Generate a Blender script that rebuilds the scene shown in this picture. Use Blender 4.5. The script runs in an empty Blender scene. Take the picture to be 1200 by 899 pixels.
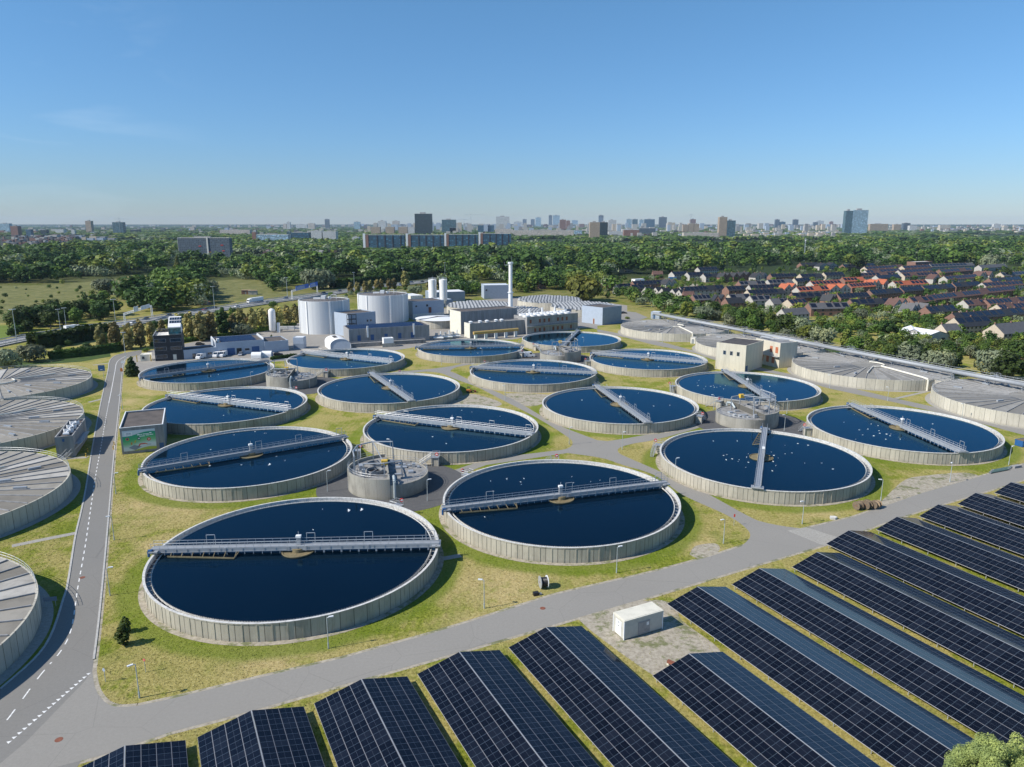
import bpy, math, random
from mathutils import Matrix, Vector, noise
import numpy as np
S = bpy.context.scene
C = S.collection
R = math.radians
PI = math.pi
rnd = random.Random(7)
FPX, PITCH, CAMZ = 847.74, R(12.454), 60.0
CP, SP = math.cos(PITCH), math.sin(PITCH)
def at(x, y, z=0.0):
 """the point at height z that stands where the 1200 x 899 photograph shows (x, y)"""
 a = (x - 600) / FPX
 b = -(y - 449.5) / FPX
 dy = CP + b * SP
 dz = -SP + b * CP
 t = (z - CAMZ) / dz
 return Vector((a * t, dy * t, z))
def to_px(X, Y, Z):
 Z = Z - CAMZ
 d = Y * CP - Z * SP
 u = Y * SP + Z * CP
 if d < 1:
  return (-9999, -9999)
 return (600 + X / d * FPX, 449.5 - u / d * FPX)
class MB:
 def __init__(self, M=None):
  self.v = []
  self.f = []
  self.M = M
 def _add(self, vs):
  n = len(self.v)
  if self.M is not None:
   vs = [self.M @ Vector(p) for p in vs]
  self.v.extend([tuple(p) for p in vs])
  return n
 def quad(self, a, b, c, d):
  n = self._add([a, b, c, d])
  self.f.append((n, n + 1, n + 2, n + 3))
 def tri(self, a, b, c):
  n = self._add([a, b, c])
  self.f.append((n, n + 1, n + 2))
 def poly(self, pts):
  n = self._add(pts)
  self.f.append(tuple(range(n, n + len(pts))))
 def box(self, x0, y0, z0, x1, y1, z1):
  n = self._add([(x0, y0, z0), (x1, y0, z0), (x1, y1, z0), (x0, y1, z0), (x0, y0, z1), (x1, y0, z1), (x1, y1, z1), (x0, y1, z1)])
  for q in ((0, 3, 2, 1), (4, 5, 6, 7), (0, 1, 5, 4), (1, 2, 6, 5), (2, 3, 7, 6), (3, 0, 4, 7)):
   self.f.append(tuple(n + i for i in q))
 def cbox(self, cx, cy, z0, sx, sy, h):
  self.box(cx - sx / 2, cy - sy / 2, z0, cx + sx / 2, cy + sy / 2, z0 + h)
 def prism(self, pts, z0, z1):
  k = len(pts)
  n = self._add([(p[0], p[1], z0) for p in pts] + [(p[0], p[1], z1) for p in pts])
  self.f.append(tuple(n + k - 1 - i for i in range(k)))
  self.f.append(tuple(n + k + i for i in range(k)))
  for i in range(k):
   j = (i + 1) % k
   self.f.append((n + i, n + j, n + k + j, n + k + i))
 def cyl(self, cx, cy, z0, z1, r, n=16, r2=None, cap=True, a0=0.0):
  r2 = r if r2 is None else r2
  ps = [(cx + r * math.cos(a0 + 2 * PI * i / n), cy + r * math.sin(a0 + 2 * PI * i / n), z0) for i in range(n)]
  qs = [(cx + r2 * math.cos(a0 + 2 * PI * i / n), cy + r2 * math.sin(a0 + 2 * PI * i / n), z1) for i in range(n)]
  b = self._add(ps + qs)
  for i in range(n):
   j = (i + 1) % n
   self.f.append((b + i, b + j, b + n + j, b + n + i))
  if cap:
   self.f.append(tuple(b + n + i for i in range(n)))
   self.f.append(tuple(b + n - 1 - i for i in range(n)))
 def tube(self, p, q, r, n=6, r2=None, cap=True):
  p, q = Vector(p), Vector(q)
  r2 = r if r2 is None else r2
  d = q - p
  if d.length < 1e-6:
   return
  d.normalize()
  up = Vector((0, 0, 1)) if abs(d.z) < .95 else Vector((1, 0, 0))
  s = d.cross(up).normalized()
  t = s.cross(d)
  ps = [p + (s * math.cos(2 * PI * i / n) + t * math.sin(2 * PI * i / n)) * r for i in range(n)]
  qs = [q + (s * math.cos(2 * PI * i / n) + t * math.sin(2 * PI * i / n)) * r2 for i in range(n)]
  b = self._add(ps + qs)
  for i in range(n):
   j = (i + 1) % n
   self.f.append((b + i, b + n + i, b + n + j, b + j))
  if cap:
   self.f.append(tuple(b + i for i in range(n)))
   self.f.append(tuple(b + 2 * n - 1 - i for i in range(n)))
 def path(self, pts, r, n=6):
  for a, b in zip(pts, pts[1:]):
   self.tube(a, b, r, n)
 def beam(self, p, q, w, h):
  """rectangular bar from p to q (w across, h vertical)"""
  p, q = Vector(p), Vector(q)
  d = (q - p)
  if d.length < 1e-6:
   return
  d.normalize()
  up = Vector((0, 0, 1)) if abs(d.z) < .95 else Vector((1, 0, 0))
  s = d.cross(up).normalized() * (w / 2)
  t = s.cross(d).normalized() * (h / 2)
  b = self._add([p - s - t, p + s - t, p + s + t, p - s + t, q - s - t, q + s - t, q + s + t, q - s + t])
  for f in ((0, 1, 2, 3), (7, 6, 5, 4), (0, 4, 5, 1), (1, 5, 6, 2), (2, 6, 7, 3), (3, 7, 4, 0)):
   self.f.append(tuple(b + i for i in f))
 def ring(self, prof, n=96, a0=0.0, a1=2 * PI, cx=0, cy=0):
  """revolve the (r, z) profile about the z axis"""
  full = abs(a1 - a0 - 2 * PI) < 1e-6
  m = n if full else n + 1
  k = len(prof)
  b = self._add([(cx + r * math.cos(a0 + (a1 - a0) * i / n), cy + r * math.sin(a0 + (a1 - a0) * i / n), z) for i in range(m) for r, z in prof])
  for i in range(n):
   j = (i + 1) % m
   for t in range(k - 1):
    self.f.append((b + i * k + t, b + j * k + t, b + j * k + t + 1, b + i * k + t + 1))
 def build(self, name, mat, parent=None, smooth=False, loc=None, rz=None):
  me = bpy.data.meshes.new(name)
  me.from_pydata(self.v, [], self.f)
  if smooth:
   for p in me.polygons:
    p.use_smooth = True
  me.materials.append(mat)
  me.update()
  o = bpy.data.objects.new(name, me)
  C.objects.link(o)
  if parent is not None:
   o.parent = parent
  if loc is not None:
   o.location = loc
  if rz is not None:
   o.rotation_euler = (0, 0, rz)
  return o
def tag(o, label=None, cat=None, group=None, kind=None):
 if label:
  o['label'] = label
 if cat:
  o['category'] = cat
 if group:
  o['group'] = group
 if kind:
  o['kind'] = kind
 return o
def thing(name, label, cat, loc=(0, 0, 0), rz=0.0, group=None):
 o = bpy.data.objects.new(name, None)
 o.empty_display_size = .5
 C.objects.link(o)
 o.location = loc
 o.rotation_euler = (0, 0, rz)
 return tag(o, label, cat, group)
def dup(src, loc, rz=0.0, label=None, scale=None, group=None):
 def cp(o, par):
  c = o.copy()
  C.objects.link(c)
  if par is not None:
   c.parent = par
  for ch in o.children:
   cp(ch, c)
  return c
 kids = list(src.children)
 r = src.copy()
 C.objects.link(r)
 for ch in kids:
  cp(ch, r)
 r.location = loc
 r.rotation_euler = (0, 0, rz)
 if label:
  r['label'] = label
 if group:
  r['group'] = group
 if scale is not None:
  r.scale = scale if hasattr(scale, '__len__') else (scale,) * 3
 return r
def struct(name, mb, mat):
 o = mb.build(name, mat)
 o['kind'] = 'structure'
 return o
ORD = ['first', 'second', 'third', 'fourth', 'fifth', 'sixth', 'seventh', 'eighth', 'ninth', 'tenth', 'eleventh', 'twelfth', 'thirteenth', 'fourteenth', 'fifteenth',
       'sixteenth', 'seventeenth', 'eighteenth', 'nineteenth', 'twentieth', 'twenty-first', 'twenty-second', 'twenty-third', 'twenty-fourth', 'twenty-fifth',
       'twenty-sixth', 'twenty-seventh', 'twenty-eighth', 'twenty-ninth', 'thirtieth', 'thirty-first', 'thirty-second', 'thirty-third', 'thirty-fourth', 'thirty-fifth',
       'thirty-sixth', 'thirty-seventh', 'thirty-eighth', 'thirty-ninth', 'fortieth']
def new_mat(name):
 m = bpy.data.materials.new(name)
 m.use_nodes = True
 nt = m.node_tree
 bs = nt.nodes['Principled BSDF']
 return m, nt, bs
def N(nt, typ, **kw):
 n = nt.nodes.new(typ)
 for k, v in kw.items():
  setattr(n, k, v)
 return n
def ramp(nt, fac, stops):
 r = N(nt, 'ShaderNodeValToRGB')
 el = r.color_ramp.elements
 el[0].position, el[0].color = stops[0][0], (*stops[0][1], 1)
 el[1].position, el[1].color = stops[-1][0], (*stops[-1][1], 1)
 for p, c in stops[1:-1]:
  e = el.new(p)
  e.color = (*c, 1)
 nt.links.new(fac, r.inputs[0])
 return r.outputs[0]
def mixc(nt, fac, a, b, mode='MIX'):
 m = N(nt, 'ShaderNodeMix', data_type='RGBA', blend_type=mode)
 for s, v in ((m.inputs[0], fac), (m.inputs[6], a), (m.inputs[7], b)):
  if hasattr(v, 'links'):
   nt.links.new(v, s)
  elif isinstance(v, (int, float)):
   s.default_value = v
  else:
   s.default_value = (*v, 1)
 return m.outputs[2]
def mth(nt, op, a, b=None, c=None):
 m = N(nt, 'ShaderNodeMath', operation=op)
 for i, v in enumerate((a, b, c)):
  if v is None:
   continue
  if hasattr(v, 'links'):
   nt.links.new(v, m.inputs[i])
  else:
   m.inputs[i].default_value = v
 return m.outputs[0]
def coords(nt, kind='Object', scale=(1, 1, 1), rot=0.0):
 tc = N(nt, 'ShaderNodeTexCoord')
 mp = N(nt, 'ShaderNodeMapping')
 mp.inputs['Scale'].default_value = scale
 mp.inputs['Rotation'].default_value = (0, 0, rot)
 nt.links.new(tc.outputs[kind], mp.inputs[0])
 return mp.outputs[0]
def world_pos(nt, scale=(1, 1, 1)):
 g = N(nt, 'ShaderNodeNewGeometry')
 mp = N(nt, 'ShaderNodeMapping')
 mp.inputs['Scale'].default_value = scale
 nt.links.new(g.outputs['Position'], mp.inputs[0])
 return mp.outputs[0]
def nz(nt, vec, scale, detail=4, rough=.55, dist=0.0):
 n = N(nt, 'ShaderNodeTexNoise')
 n.inputs['Scale'].default_value = scale
 n.inputs['Detail'].default_value = detail
 n.inputs['Roughness'].default_value = rough
 n.inputs['Distortion'].default_value = dist
 nt.links.new(vec, n.inputs['Vector'])
 return n.outputs[0]
def bump(nt, bs, h, strength=.3, dist=.05):
 b = N(nt, 'ShaderNodeBump')
 b.inputs['Strength'].default_value = strength
 b.inputs['Distance'].default_value = dist
 nt.links.new(h, b.inputs['Height'])
 nt.links.new(b.outputs[0], bs.inputs['Normal'])
def plain(name, col, rough=.6, metal=0.0, var=.12, scale=1.5, spec=None, streak=False, emis=None):
 """paint / metal / concrete with mottling in world space; streak: stretched along z as rain streaks"""
 m, nt, bs = new_mat(name)
 v = world_pos(nt, (1, 1, .12) if streak else (1, 1, 1))
 f = nz(nt, v, scale, 5, .6)
 lo = tuple(max(0, c * (1 - var * 1.6)) for c in col)
 hi = tuple(min(1, c * (1 + var)) for c in col)
 c = ramp(nt, f, [(.3, lo), (.5, col), (.72, hi)])
 if streak:
  f2 = nz(nt, world_pos(nt), .35, 3, .5)
  c = mixc(nt, mth(nt, 'MULTIPLY', f2, .35), c, tuple(x * .55 for x in col))
 nt.links.new(c, bs.inputs['Base Color'])
 bs.inputs['Roughness'].default_value = rough
 bs.inputs['Metallic'].default_value = metal
 if spec is not None:
  bs.inputs['Specular IOR Level'].default_value = spec
 return m
MAT = {}
MAT['concrete'] = plain('concrete', (.46, .43, .36), .85, var=.2, scale=.9, streak=True)
MAT['concrete_light'] = plain('concrete_light', (.62, .60, .55), .8, var=.14, scale=1.2)
MAT['concrete_grey'] = plain('concrete_grey', (.30, .30, .30), .85, var=.2, scale=.8, streak=True)
MAT['concrete_dark'] = plain('concrete_dark', (.24, .235, .225), .85, var=.3, scale=.6)
MAT['rim'] = plain('rim', (.56, .55, .52), .75, var=.22, scale=2.0)
MAT['galv'] = plain('galv', (.40, .42, .44), .45, .35, var=.1)
MAT['galv_dark'] = plain('galv_dark', (.30, .32, .35), .5, .35, var=.12)
MAT['bridge_paint'] = plain('bridge_paint', (.33, .35, .375), .45, .2, var=.08)
MAT['white_paint'] = plain('white_paint', (.80, .80, .79), .45, var=.05)
MAT['grey_blue'] = plain('grey_blue', (.36, .42, .50), .55, var=.05, scale=.6)
MAT['grey_blue_dark'] = plain('grey_blue_dark', (.24, .29, .36), .55, var=.06, scale=.6)
MAT['roof_dark'] = plain('roof_dark', (.07, .062, .058), .8, var=.2, scale=.5)
MAT['roof_brown'] = plain('roof_brown', (.10, .085, .075), .85, var=.22, scale=.4)
MAT['black_brick'] = plain('black_brick', (.030, .032, .038), .7, var=.2, scale=2)
MAT['red'] = plain('red', (.62, .045, .03), .5, var=.06)
MAT['blue'] = plain('blue', (.02, .09, .24), .5, var=.1)
MAT['yellow'] = plain('yellow', (.65, .42, .05), .5, var=.1)
MAT['orange'] = plain('orange', (.62, .2, .03), .5, var=.1)
MAT['rust'] = plain('rust', (.20, .07, .04), .8, var=.3)
MAT['brown'] = plain('brown', (.16, .12, .08), .8, var=.25, scale=3)
MAT['sludge'] = plain('sludge', (.20, .16, .085), .7, var=.25, scale=2)
MAT['black'] = plain('black', (.015, .015, .017), .5, var=.1)
MAT['rubber'] = plain('rubber', (.02, .02, .02), .8, var=.1)
MAT['cream'] = plain('cream', (.66, .63, .53), .7, var=.08, scale=.8)
MAT['cream_panel'] = plain('cream_panel', (.60, .56, .46), .75, var=.14, scale=.5, streak=True)
MAT['timber'] = plain('timber', (.33, .24, .15), .8, var=.2, scale=3)
MAT['pipe_cream'] = plain('pipe_cream', (.68, .65, .56), .5, var=.06)
MAT['pipe_steel'] = plain('pipe_steel', (.33, .35, .37), .6, .1, var=.06)
MAT['post'] = plain('post', (.42, .47, .48), .5, .2, var=.06)
MAT['lamp_head'] = plain('lamp_head', (.72, .74, .75), .4, var=.05)
def glass(name, col=(.02, .03, .045), rough=.08):
 m, nt, bs = new_mat(name)
 f = nz(nt, world_pos(nt), .8, 2)
 nt.links.new(ramp(nt, f, [(.35, tuple(c * .6 for c in col)), (.65, tuple(c * 1.5 for c in col))]), bs.inputs['Base Color'])
 bs.inputs['Roughness'].default_value = rough
 bs.inputs['Specular IOR Level'].default_value = .8
 return m
MAT['glass'] = glass('glass')
MAT['glass_teal'] = glass('glass_teal', (.03, .12, .15), .1)
m, nt, bs = new_mat('tank_water')
v = world_pos(nt)
df = N(nt, 'ShaderNodeBsdfDiffuse')
nt.links.new(ramp(nt, nz(nt, v, .05, 3), [(.3, (.0005, .0035, .008)), (.7, (.0008, .005, .012))]), df.inputs[0])
gl = N(nt, 'ShaderNodeBsdfGlossy')
gl.inputs['Color'].default_value = (.34, .70, .92, 1)
gl.inputs['Roughness'].default_value = .05
bp = N(nt, 'ShaderNodeBump')
nt.links.new(mth(nt, 'ADD', .05, mth(nt, 'MULTIPLY', ramp(nt, nz(nt, world_pos(nt, (1, .5, 1)), .07, 3, .5), [(.38, (0, 0, 0)), (.66, (1, 1, 1))]), .26)), bp.inputs['Strength'])
bp.inputs['Distance'].default_value = .07
nt.links.new(mth(nt, 'ADD', nz(nt, v, 1.1, 3), mth(nt, 'MULTIPLY', nz(nt, world_pos(nt, (1, .6, 1)), 3.2, 2), .5)), bp.inputs['Height'])
fr = N(nt, 'ShaderNodeFresnel')
fr.inputs[0].default_value = 1.33
nt.links.new(bp.outputs[0], gl.inputs['Normal'])
nt.links.new(bp.outputs[0], fr.inputs['Normal'])
ms = N(nt, 'ShaderNodeMixShader')
nt.links.new(fr.outputs[0], ms.inputs[0])
nt.links.new(df.outputs[0], ms.inputs[1])
nt.links.new(gl.outputs[0], ms.inputs[2])
nt.links.new(ms.outputs[0], nt.nodes['Material Output'].inputs[0])
MAT['water'] = m
m, nt, bs = new_mat('launder_water')
v = world_pos(nt)
bs.inputs['Base Color'].default_value = (.012, .03, .06, 1)
bs.inputs['Roughness'].default_value = .12
bump(nt, bs, nz(nt, v, 3, 3), .3, .05)
MAT['launder_water'] = m
def ring_wall(name, col, njoint, joint_w, stain=.35):
 m, nt, bs = new_mat(name)
 tc = N(nt, 'ShaderNodeTexCoord')
 sx = N(nt, 'ShaderNodeSeparateXYZ')
 nt.links.new(tc.outputs['Object'], sx.inputs[0])
 ang = mth(nt, 'ARCTAN2', sx.outputs[1], sx.outputs[0])
 u = mth(nt, 'MULTIPLY', ang, njoint / (2 * PI))
 fr = mth(nt, 'ABSOLUTE', mth(nt, 'SUBTRACT', mth(nt, 'FRACT', u), .5))
 joint = mth(nt, 'GREATER_THAN', fr, .5 - joint_w)
 wn = N(nt, 'ShaderNodeTexWhiteNoise', noise_dimensions='1D')
 nt.links.new(mth(nt, 'FLOOR', u), wn.inputs['W'])
 tone = mth(nt, 'ADD', mth(nt, 'MULTIPLY', wn.outputs[0], .2), .9)
 g = world_pos(nt, (1, 1, .5))
 st = nz(nt, g, .30, 6, .6)
 c = ramp(nt, st, [(.3, tuple(x * (1 - stain) for x in col)), (.5, col), (.75, tuple(min(1, x * 1.1) for x in col))])
 big = nz(nt, world_pos(nt), .12, 3)
 c = mixc(nt, mth(nt, 'MULTIPLY', big, .45), c, tuple(x * .7 for x in col))
 comb = N(nt, 'ShaderNodeCombineColor')
 for i in range(3):
  nt.links.new(tone, comb.inputs[i])
 c = mixc(nt, 1.0, c, comb.outputs[0], 'MULTIPLY')
 cv = N(nt, 'ShaderNodeCombineXYZ')
 nt.links.new(mth(nt, 'MULTIPLY', ang, 42.0), cv.inputs[0])
 nt.links.new(mth(nt, 'MULTIPLY', sx.outputs[2], .22), cv.inputs[1])
 dr = ramp(nt, nz(nt, cv.outputs[0], 1.6, 4, .65), [(.54, (0, 0, 0)), (.68, (1, 1, 1))])
 c = mixc(nt, mth(nt, 'MULTIPLY', dr, .42), c, tuple(x * f for x, f in zip(col, (.42, .43, .40))))
 lowm = N(nt, 'ShaderNodeMapRange')
 lowm.inputs[1].default_value, lowm.inputs[2].default_value, lowm.inputs[3].default_value, lowm.inputs[4].default_value = .0, .7, .5, 0
 nt.links.new(sx.outputs[2], lowm.inputs[0])
 c = mixc(nt, mth(nt, 'MULTIPLY', lowm.outputs[0], nz(nt, world_pos(nt), .8, 4)), c, (.10, .105, .06))
 c = mixc(nt, joint, c, tuple(x * .3 for x in col))
 nt.links.new(c, bs.inputs['Base Color'])
 bs.inputs['Roughness'].default_value = .85
 return m
MAT['tank_wall'] = ring_wall('tank_wall', (.44, .41, .335), 72, .028, .3)
MAT['basin_wall'] = ring_wall('basin_wall', (.52, .49, .41), 60, .02, .2)
MAT['well_wall'] = ring_wall('well_wall', (.34, .325, .28), 20, .006, .5)
cd = bpy.data.cameras.new('camera')
cd.sensor_width = 36.0
cd.lens = FPX / 1200 * 36.0
cd.clip_start = .5
cd.clip_end = 80000
cam = bpy.data.objects.new('camera', cd)
C.objects.link(cam)
cam.location = (0, 0, CAMZ)
cam.rotation_euler = (PI / 2 - PITCH, 0, 0)
S.camera = cam
SUN_EL, SUN_DIR = R(40.5), Vector((-math.cos(R(19)), -math.sin(R(19)), 0))
sl = bpy.data.lights.new('sun', 'SUN')
sl.energy = 4.2
sl.angle = R(.53)
sl.color = (1, .94, .85)
so = bpy.data.objects.new('sun', sl)
C.objects.link(so)
tosun = Vector((SUN_DIR.x * math.cos(SUN_EL), SUN_DIR.y * math.cos(SUN_EL), math.sin(SUN_EL)))
so.rotation_euler = tosun.to_track_quat('Z', 'Y').to_euler()
so.location = (-200, -80, 200)
w = bpy.data.worlds.new('World')
S.world = w
w.use_nodes = True
nt = w.node_tree
bg = nt.nodes['Background']
sky = N(nt, 'ShaderNodeTexSky', sky_type='NISHITA')
sky.sun_disc = False
sky.sun_elevation = SUN_EL
sky.sun_rotation = math.atan2(SUN_DIR.x, SUN_DIR.y)
sky.altitude = 50
sky.air_density = 1.15
sky.dust_density = .0
sky.ozone_density = 4.0
tc = N(nt, 'ShaderNodeTexCoord')
mp = N(nt, 'ShaderNodeMapping')
mp.inputs['Rotation'].default_value = (0, 0, R(28))
mp.inputs['Scale'].default_value = (2.2, 2.2, 11)
nt.links.new(tc.outputs['Generated'], mp.inputs[0])
n1 = nz(nt, mp.outputs[0], 2.1, 7, .62, 1.0)
sx = N(nt, 'ShaderNodeSeparateXYZ')
nt.links.new(tc.outputs['Generated'], sx.inputs[0])
dn = N(nt, 'ShaderNodeVectorMath', operation='DOT_PRODUCT')
nt.links.new(tc.outputs['Generated'], dn.inputs[0])
dn.inputs[1].default_value = Vector((-.56, .82, .135)).normalized()
near = N(nt, 'ShaderNodeMapRange')
near.inputs[1].default_value, near.inputs[2].default_value = .975, .9995
nt.links.new(dn.outputs['Value'], near.inputs[0])
cl = N(nt, 'ShaderNodeMapRange')
cl.inputs[1].default_value, cl.inputs[2].default_value, cl.inputs[4].default_value = .53, .78, .2
nt.links.new(n1, cl.inputs[0])
fac = mth(nt, 'MULTIPLY', cl.outputs[0], near.outputs[0])
tint = ramp(nt, sx.outputs[2], [(0.0, (.44, .555, .82)), (.10, (.48, .67, .92)), (.30, (.54, .80, .94)), (.55, (.52, .80, .95))])
skyt = mixc(nt, 1.0, sky.outputs[0], tint, 'MULTIPLY')
skyc = mixc(nt, fac, skyt, (5.5, 6.6, 7.6))
nt.links.new(skyc, bg.inputs[0])
bg.inputs[1].default_value = .095
mb = MB()
mb.box(-16000, -400, -1.5, 16000, 15500, 175)
hz = mb.build('haze', bpy.data.materials.new('haze'))
hz['kind'] = 'stuff'
m = hz.data.materials[0]
m.use_nodes = True
nt = m.node_tree
nt.nodes.clear()
out = N(nt, 'ShaderNodeOutputMaterial')
pv = N(nt, 'ShaderNodeVolumePrincipled')
pv.inputs['Color'].default_value = (.62, .80, 1, 1)
pv.inputs['Density'].default_value = 2.8e-5
pv.inputs['Anisotropy'].default_value = .0
nt.links.new(pv.outputs[0], out.inputs['Volume'])
S.view_settings.view_transform = 'Standard'
S.view_settings.look = 'None'
S.view_settings.exposure = .52
S.view_settings.gamma = 1.0
S.view_settings.use_curve_mapping = False
S.cycles.max_bounces = 6
S.cycles.volume_bounces = 0
S.cycles.use_denoising = True
S.cycles.sample_clamp_indirect = 6
m, nt, bs = new_mat('ground_grass')
v = world_pos(nt)
fine = nz(nt, v, 1.9, 7, .74)
mid = nz(nt, v, .16, 5, .62)
big = nz(nt, v, .03, 4, .55)
far = nz(nt, v, .0045, 4, .6)
green = ramp(nt, fine, [(.29, (.050, .075, .007)), (.5, (.185, .212, .024)), (.70, (.35, .35, .065))])
dry = ramp(nt, fine, [(.27, (.16, .135, .035)), (.5, (.36, .30, .11)), (.74, (.52, .45, .21))])
d = mth(nt, 'ADD', mth(nt, 'MULTIPLY', mid, .62), mth(nt, 'MULTIPLY', big, .5))
wv = N(nt, 'ShaderNodeTexWave', wave_type='BANDS')
wv.inputs['Scale'].default_value = .22
wv.inputs['Distortion'].default_value = 9
wv.inputs['Detail'].default_value = 2
wv.inputs['Detail Scale'].default_value = .25
nt.links.new(v, wv.inputs['Vector'])
d = mth(nt, 'ADD', d, mth(nt, 'MULTIPLY', mth(nt, 'SUBTRACT', wv.outputs['Fac'], .5), .03))
dm = N(nt, 'ShaderNodeMapRange', interpolation_type='SMOOTHSTEP')
dm.inputs[1].default_value, dm.inputs[2].default_value = .47, .60
nt.links.new(d, dm.inputs[0])
c = mixc(nt, mth(nt, 'MULTIPLY', dm.outputs[0], .85), green, dry)
lush = N(nt, 'ShaderNodeMapRange', interpolation_type='SMOOTHSTEP')
lush.inputs[1].default_value, lush.inputs[2].default_value = .52, .68
nt.links.new(nz(nt, v, .07, 4, .6), lush.inputs[0])
c = mixc(nt, mth(nt, 'MULTIPLY', lush.outputs[0], .55), c, mixc(nt, fine, (.06, .105, .006), (.19, .245, .022)))
def near_pt(x, y, r0, r1):
 dn_ = N(nt, 'ShaderNodeVectorMath', operation='DISTANCE')
 nt.links.new(v, dn_.inputs[0])
 dn_.inputs[1].default_value = (x, y, 0)
 mr = N(nt, 'ShaderNodeMapRange', interpolation_type='SMOOTHSTEP')
 mr.inputs[1].default_value, mr.inputs[2].default_value, mr.inputs[3].default_value, mr.inputs[4].default_value = r0, r1, 1, 0
 nt.links.new(dn_.outputs['Value'], mr.inputs[0])
 return mr.outputs[0]
straw = None
for px_, py_, r_ in ((205, 592, 13), (255, 583, 9), (165, 590, 8), (185, 640, 6), (770, 522, 6), (590, 690, 12), (170, 460, 8), (150, 470, 7), (1085, 540, 10), (560, 735, 7), (820, 640, 6), (1000, 450, 8), (330, 770, 9), (640, 465, 8), (960, 600, 6)):
 q_ = at(px_, py_)
 f_ = near_pt(q_.x, q_.y, 0, r_ * 1.35)
 straw = f_ if straw is None else mth(nt, 'MAXIMUM', straw, f_)
straw = mth(nt, 'MULTIPLY', straw, ramp(nt, nz(nt, v, .3, 6, .7), [(.30, (0, 0, 0)), (.5, (1, 1, 1))]))
c = mixc(nt, mth(nt, 'MULTIPLY', straw, .85), c, ramp(nt, fine, [(.27, (.26, .19, .07)), (.5, (.46, .36, .17)), (.74, (.60, .49, .27))]))
band = None
for tx, ty in ((-38.4, 120.5), (10.4, 145.8), (-66.3, 175.7), (-92.5, 228.1), (-17.5, 201.4), (34.9, 228.2), (62.7, 173.6), (111.8, 200.7), (-128.1, 144.8), (-99.2, 87.8)):
 f_ = near_pt(tx, ty, 28.4, 30.6 if tx > -95 else 38)
 band = f_ if band is None else mth(nt, 'MAXIMUM', band, f_)
c = mixc(nt, mth(nt, 'MULTIPLY', band, .75), c, mixc(nt, fine, (.06, .105, .007), (.20, .26, .022)))
sx = N(nt, 'ShaderNodeSeparateXYZ')
nt.links.new(v, sx.inputs[0])
fm = N(nt, 'ShaderNodeMapRange')
fm.inputs[1].default_value, fm.inputs[2].default_value = 420, 900
nt.links.new(sx.outputs[1], fm.inputs[0])
farc = ramp(nt, far, [(.35, (.018, .034, .010)), (.6, (.034, .052, .015)), (.75, (.085, .10, .035))])
c = mixc(nt, fm.outputs[0], c, farc)
nt.links.new(c, bs.inputs['Base Color'])
bs.inputs['Roughness'].default_value = .95
bs.inputs['Specular IOR Level'].default_value = .15
bump(nt, bs, mth(nt, 'ADD', fine, mth(nt, 'MULTIPLY', mid, 2.0)), .8, .22)
MAT['grass'] = m
mb = MB()
mb.quad((-40000, -600, 0), (40000, -600, 0), (40000, 60000, 0), (-40000, 60000, 0))
struct('ground', mb, MAT['grass'])
def sheet_mat(name, cols, sc=.6, sc2=.05, rough=.9, b=.15, crack=0.0, weeds=0.0):
 m, nt, bs = new_mat(name)
 v = world_pos(nt)
 a = nz(nt, v, sc, 6, .7)
 k = nz(nt, v, sc2, 4, .6)
 c = ramp(nt, a, [(.3, cols[0]), (.5, cols[1]), (.7, cols[2])])
 c = mixc(nt, mth(nt, 'MULTIPLY', k, .55), c, tuple(x * .72 for x in cols[1]))
 if crack:
  vo = N(nt, 'ShaderNodeTexVoronoi', feature='DISTANCE_TO_EDGE')
  vo.inputs['Scale'].default_value = .09
  nt.links.new(mixc(nt, .06, v, N(nt, 'ShaderNodeTexNoise').outputs[1], 'ADD'), vo.inputs['Vector'])
  c = mixc(nt, mth(nt, 'MULTIPLY', mth(nt, 'LESS_THAN', vo.outputs[0], .004), crack), c, tuple(x * .45 for x in cols[0]))
  pt = nz(nt, world_pos(nt), .035, 2, .4)
  c = mixc(nt, mth(nt, 'MULTIPLY', mth(nt, 'GREATER_THAN', pt, .56), .22), c, cols[0])
 if weeds:
  wd = ramp(nt, nz(nt, v, .33, 6, .7), [(.52, (0, 0, 0)), (.60, (1, 1, 1))])
  c = mixc(nt, mth(nt, 'MULTIPLY', wd, weeds), c, mixc(nt, a, (.04, .07, .01), (.16, .18, .04)))
 nt.links.new(c, bs.inputs['Base Color'])
 bs.inputs['Roughness'].default_value = rough
 bs.inputs['Specular IOR Level'].default_value = .25
 bump(nt, bs, a, b, .03)
 return m
MAT['asphalt'] = sheet_mat('asphalt', ((.255, .243, .22), (.28, .267, .242), (.305, .292, .265)), 2.6, .05, b=.04, crack=.22)
MAT['asphalt_main'] = sheet_mat('asphalt_main', ((.20, .194, .18), (.222, .215, .199), (.245, .237, .22)), 2.6, .05, b=.04, crack=.22)
MAT['asphalt_dark'] = sheet_mat('asphalt_dark', ((.085, .085, .088), (.105, .105, .107), (.14, .138, .135)), 1.2, .1)
MAT['gravel'] = sheet_mat('gravel', ((.19, .165, .12), (.38, .34, .27), (.54, .49, .40)), 1.3, .18, b=.5, weeds=.7)
MAT['paving'] = sheet_mat('paving', ((.26, .25, .22), (.35, .335, .30), (.44, .42, .38)), 2.2, .2)
MAT['yard'] = sheet_mat('yard', ((.24, .225, .20), (.31, .29, .26), (.37, .35, .31)), .5, .04)
MAT['meadow'] = sheet_mat('meadow', ((.05, .07, .014), (.17, .17, .05), (.30, .26, .11)), .11, .02, weeds=.5)
MAT['meadow_dry'] = sheet_mat('meadow_dry', ((.22, .19, .08), (.33, .28, .13), (.40, .34, .18)), .1, .02)
MAT['lawn_far'] = sheet_mat('lawn_far', ((.10, .15, .02), (.14, .20, .03), (.17, .23, .05)), .2, .03)
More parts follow.
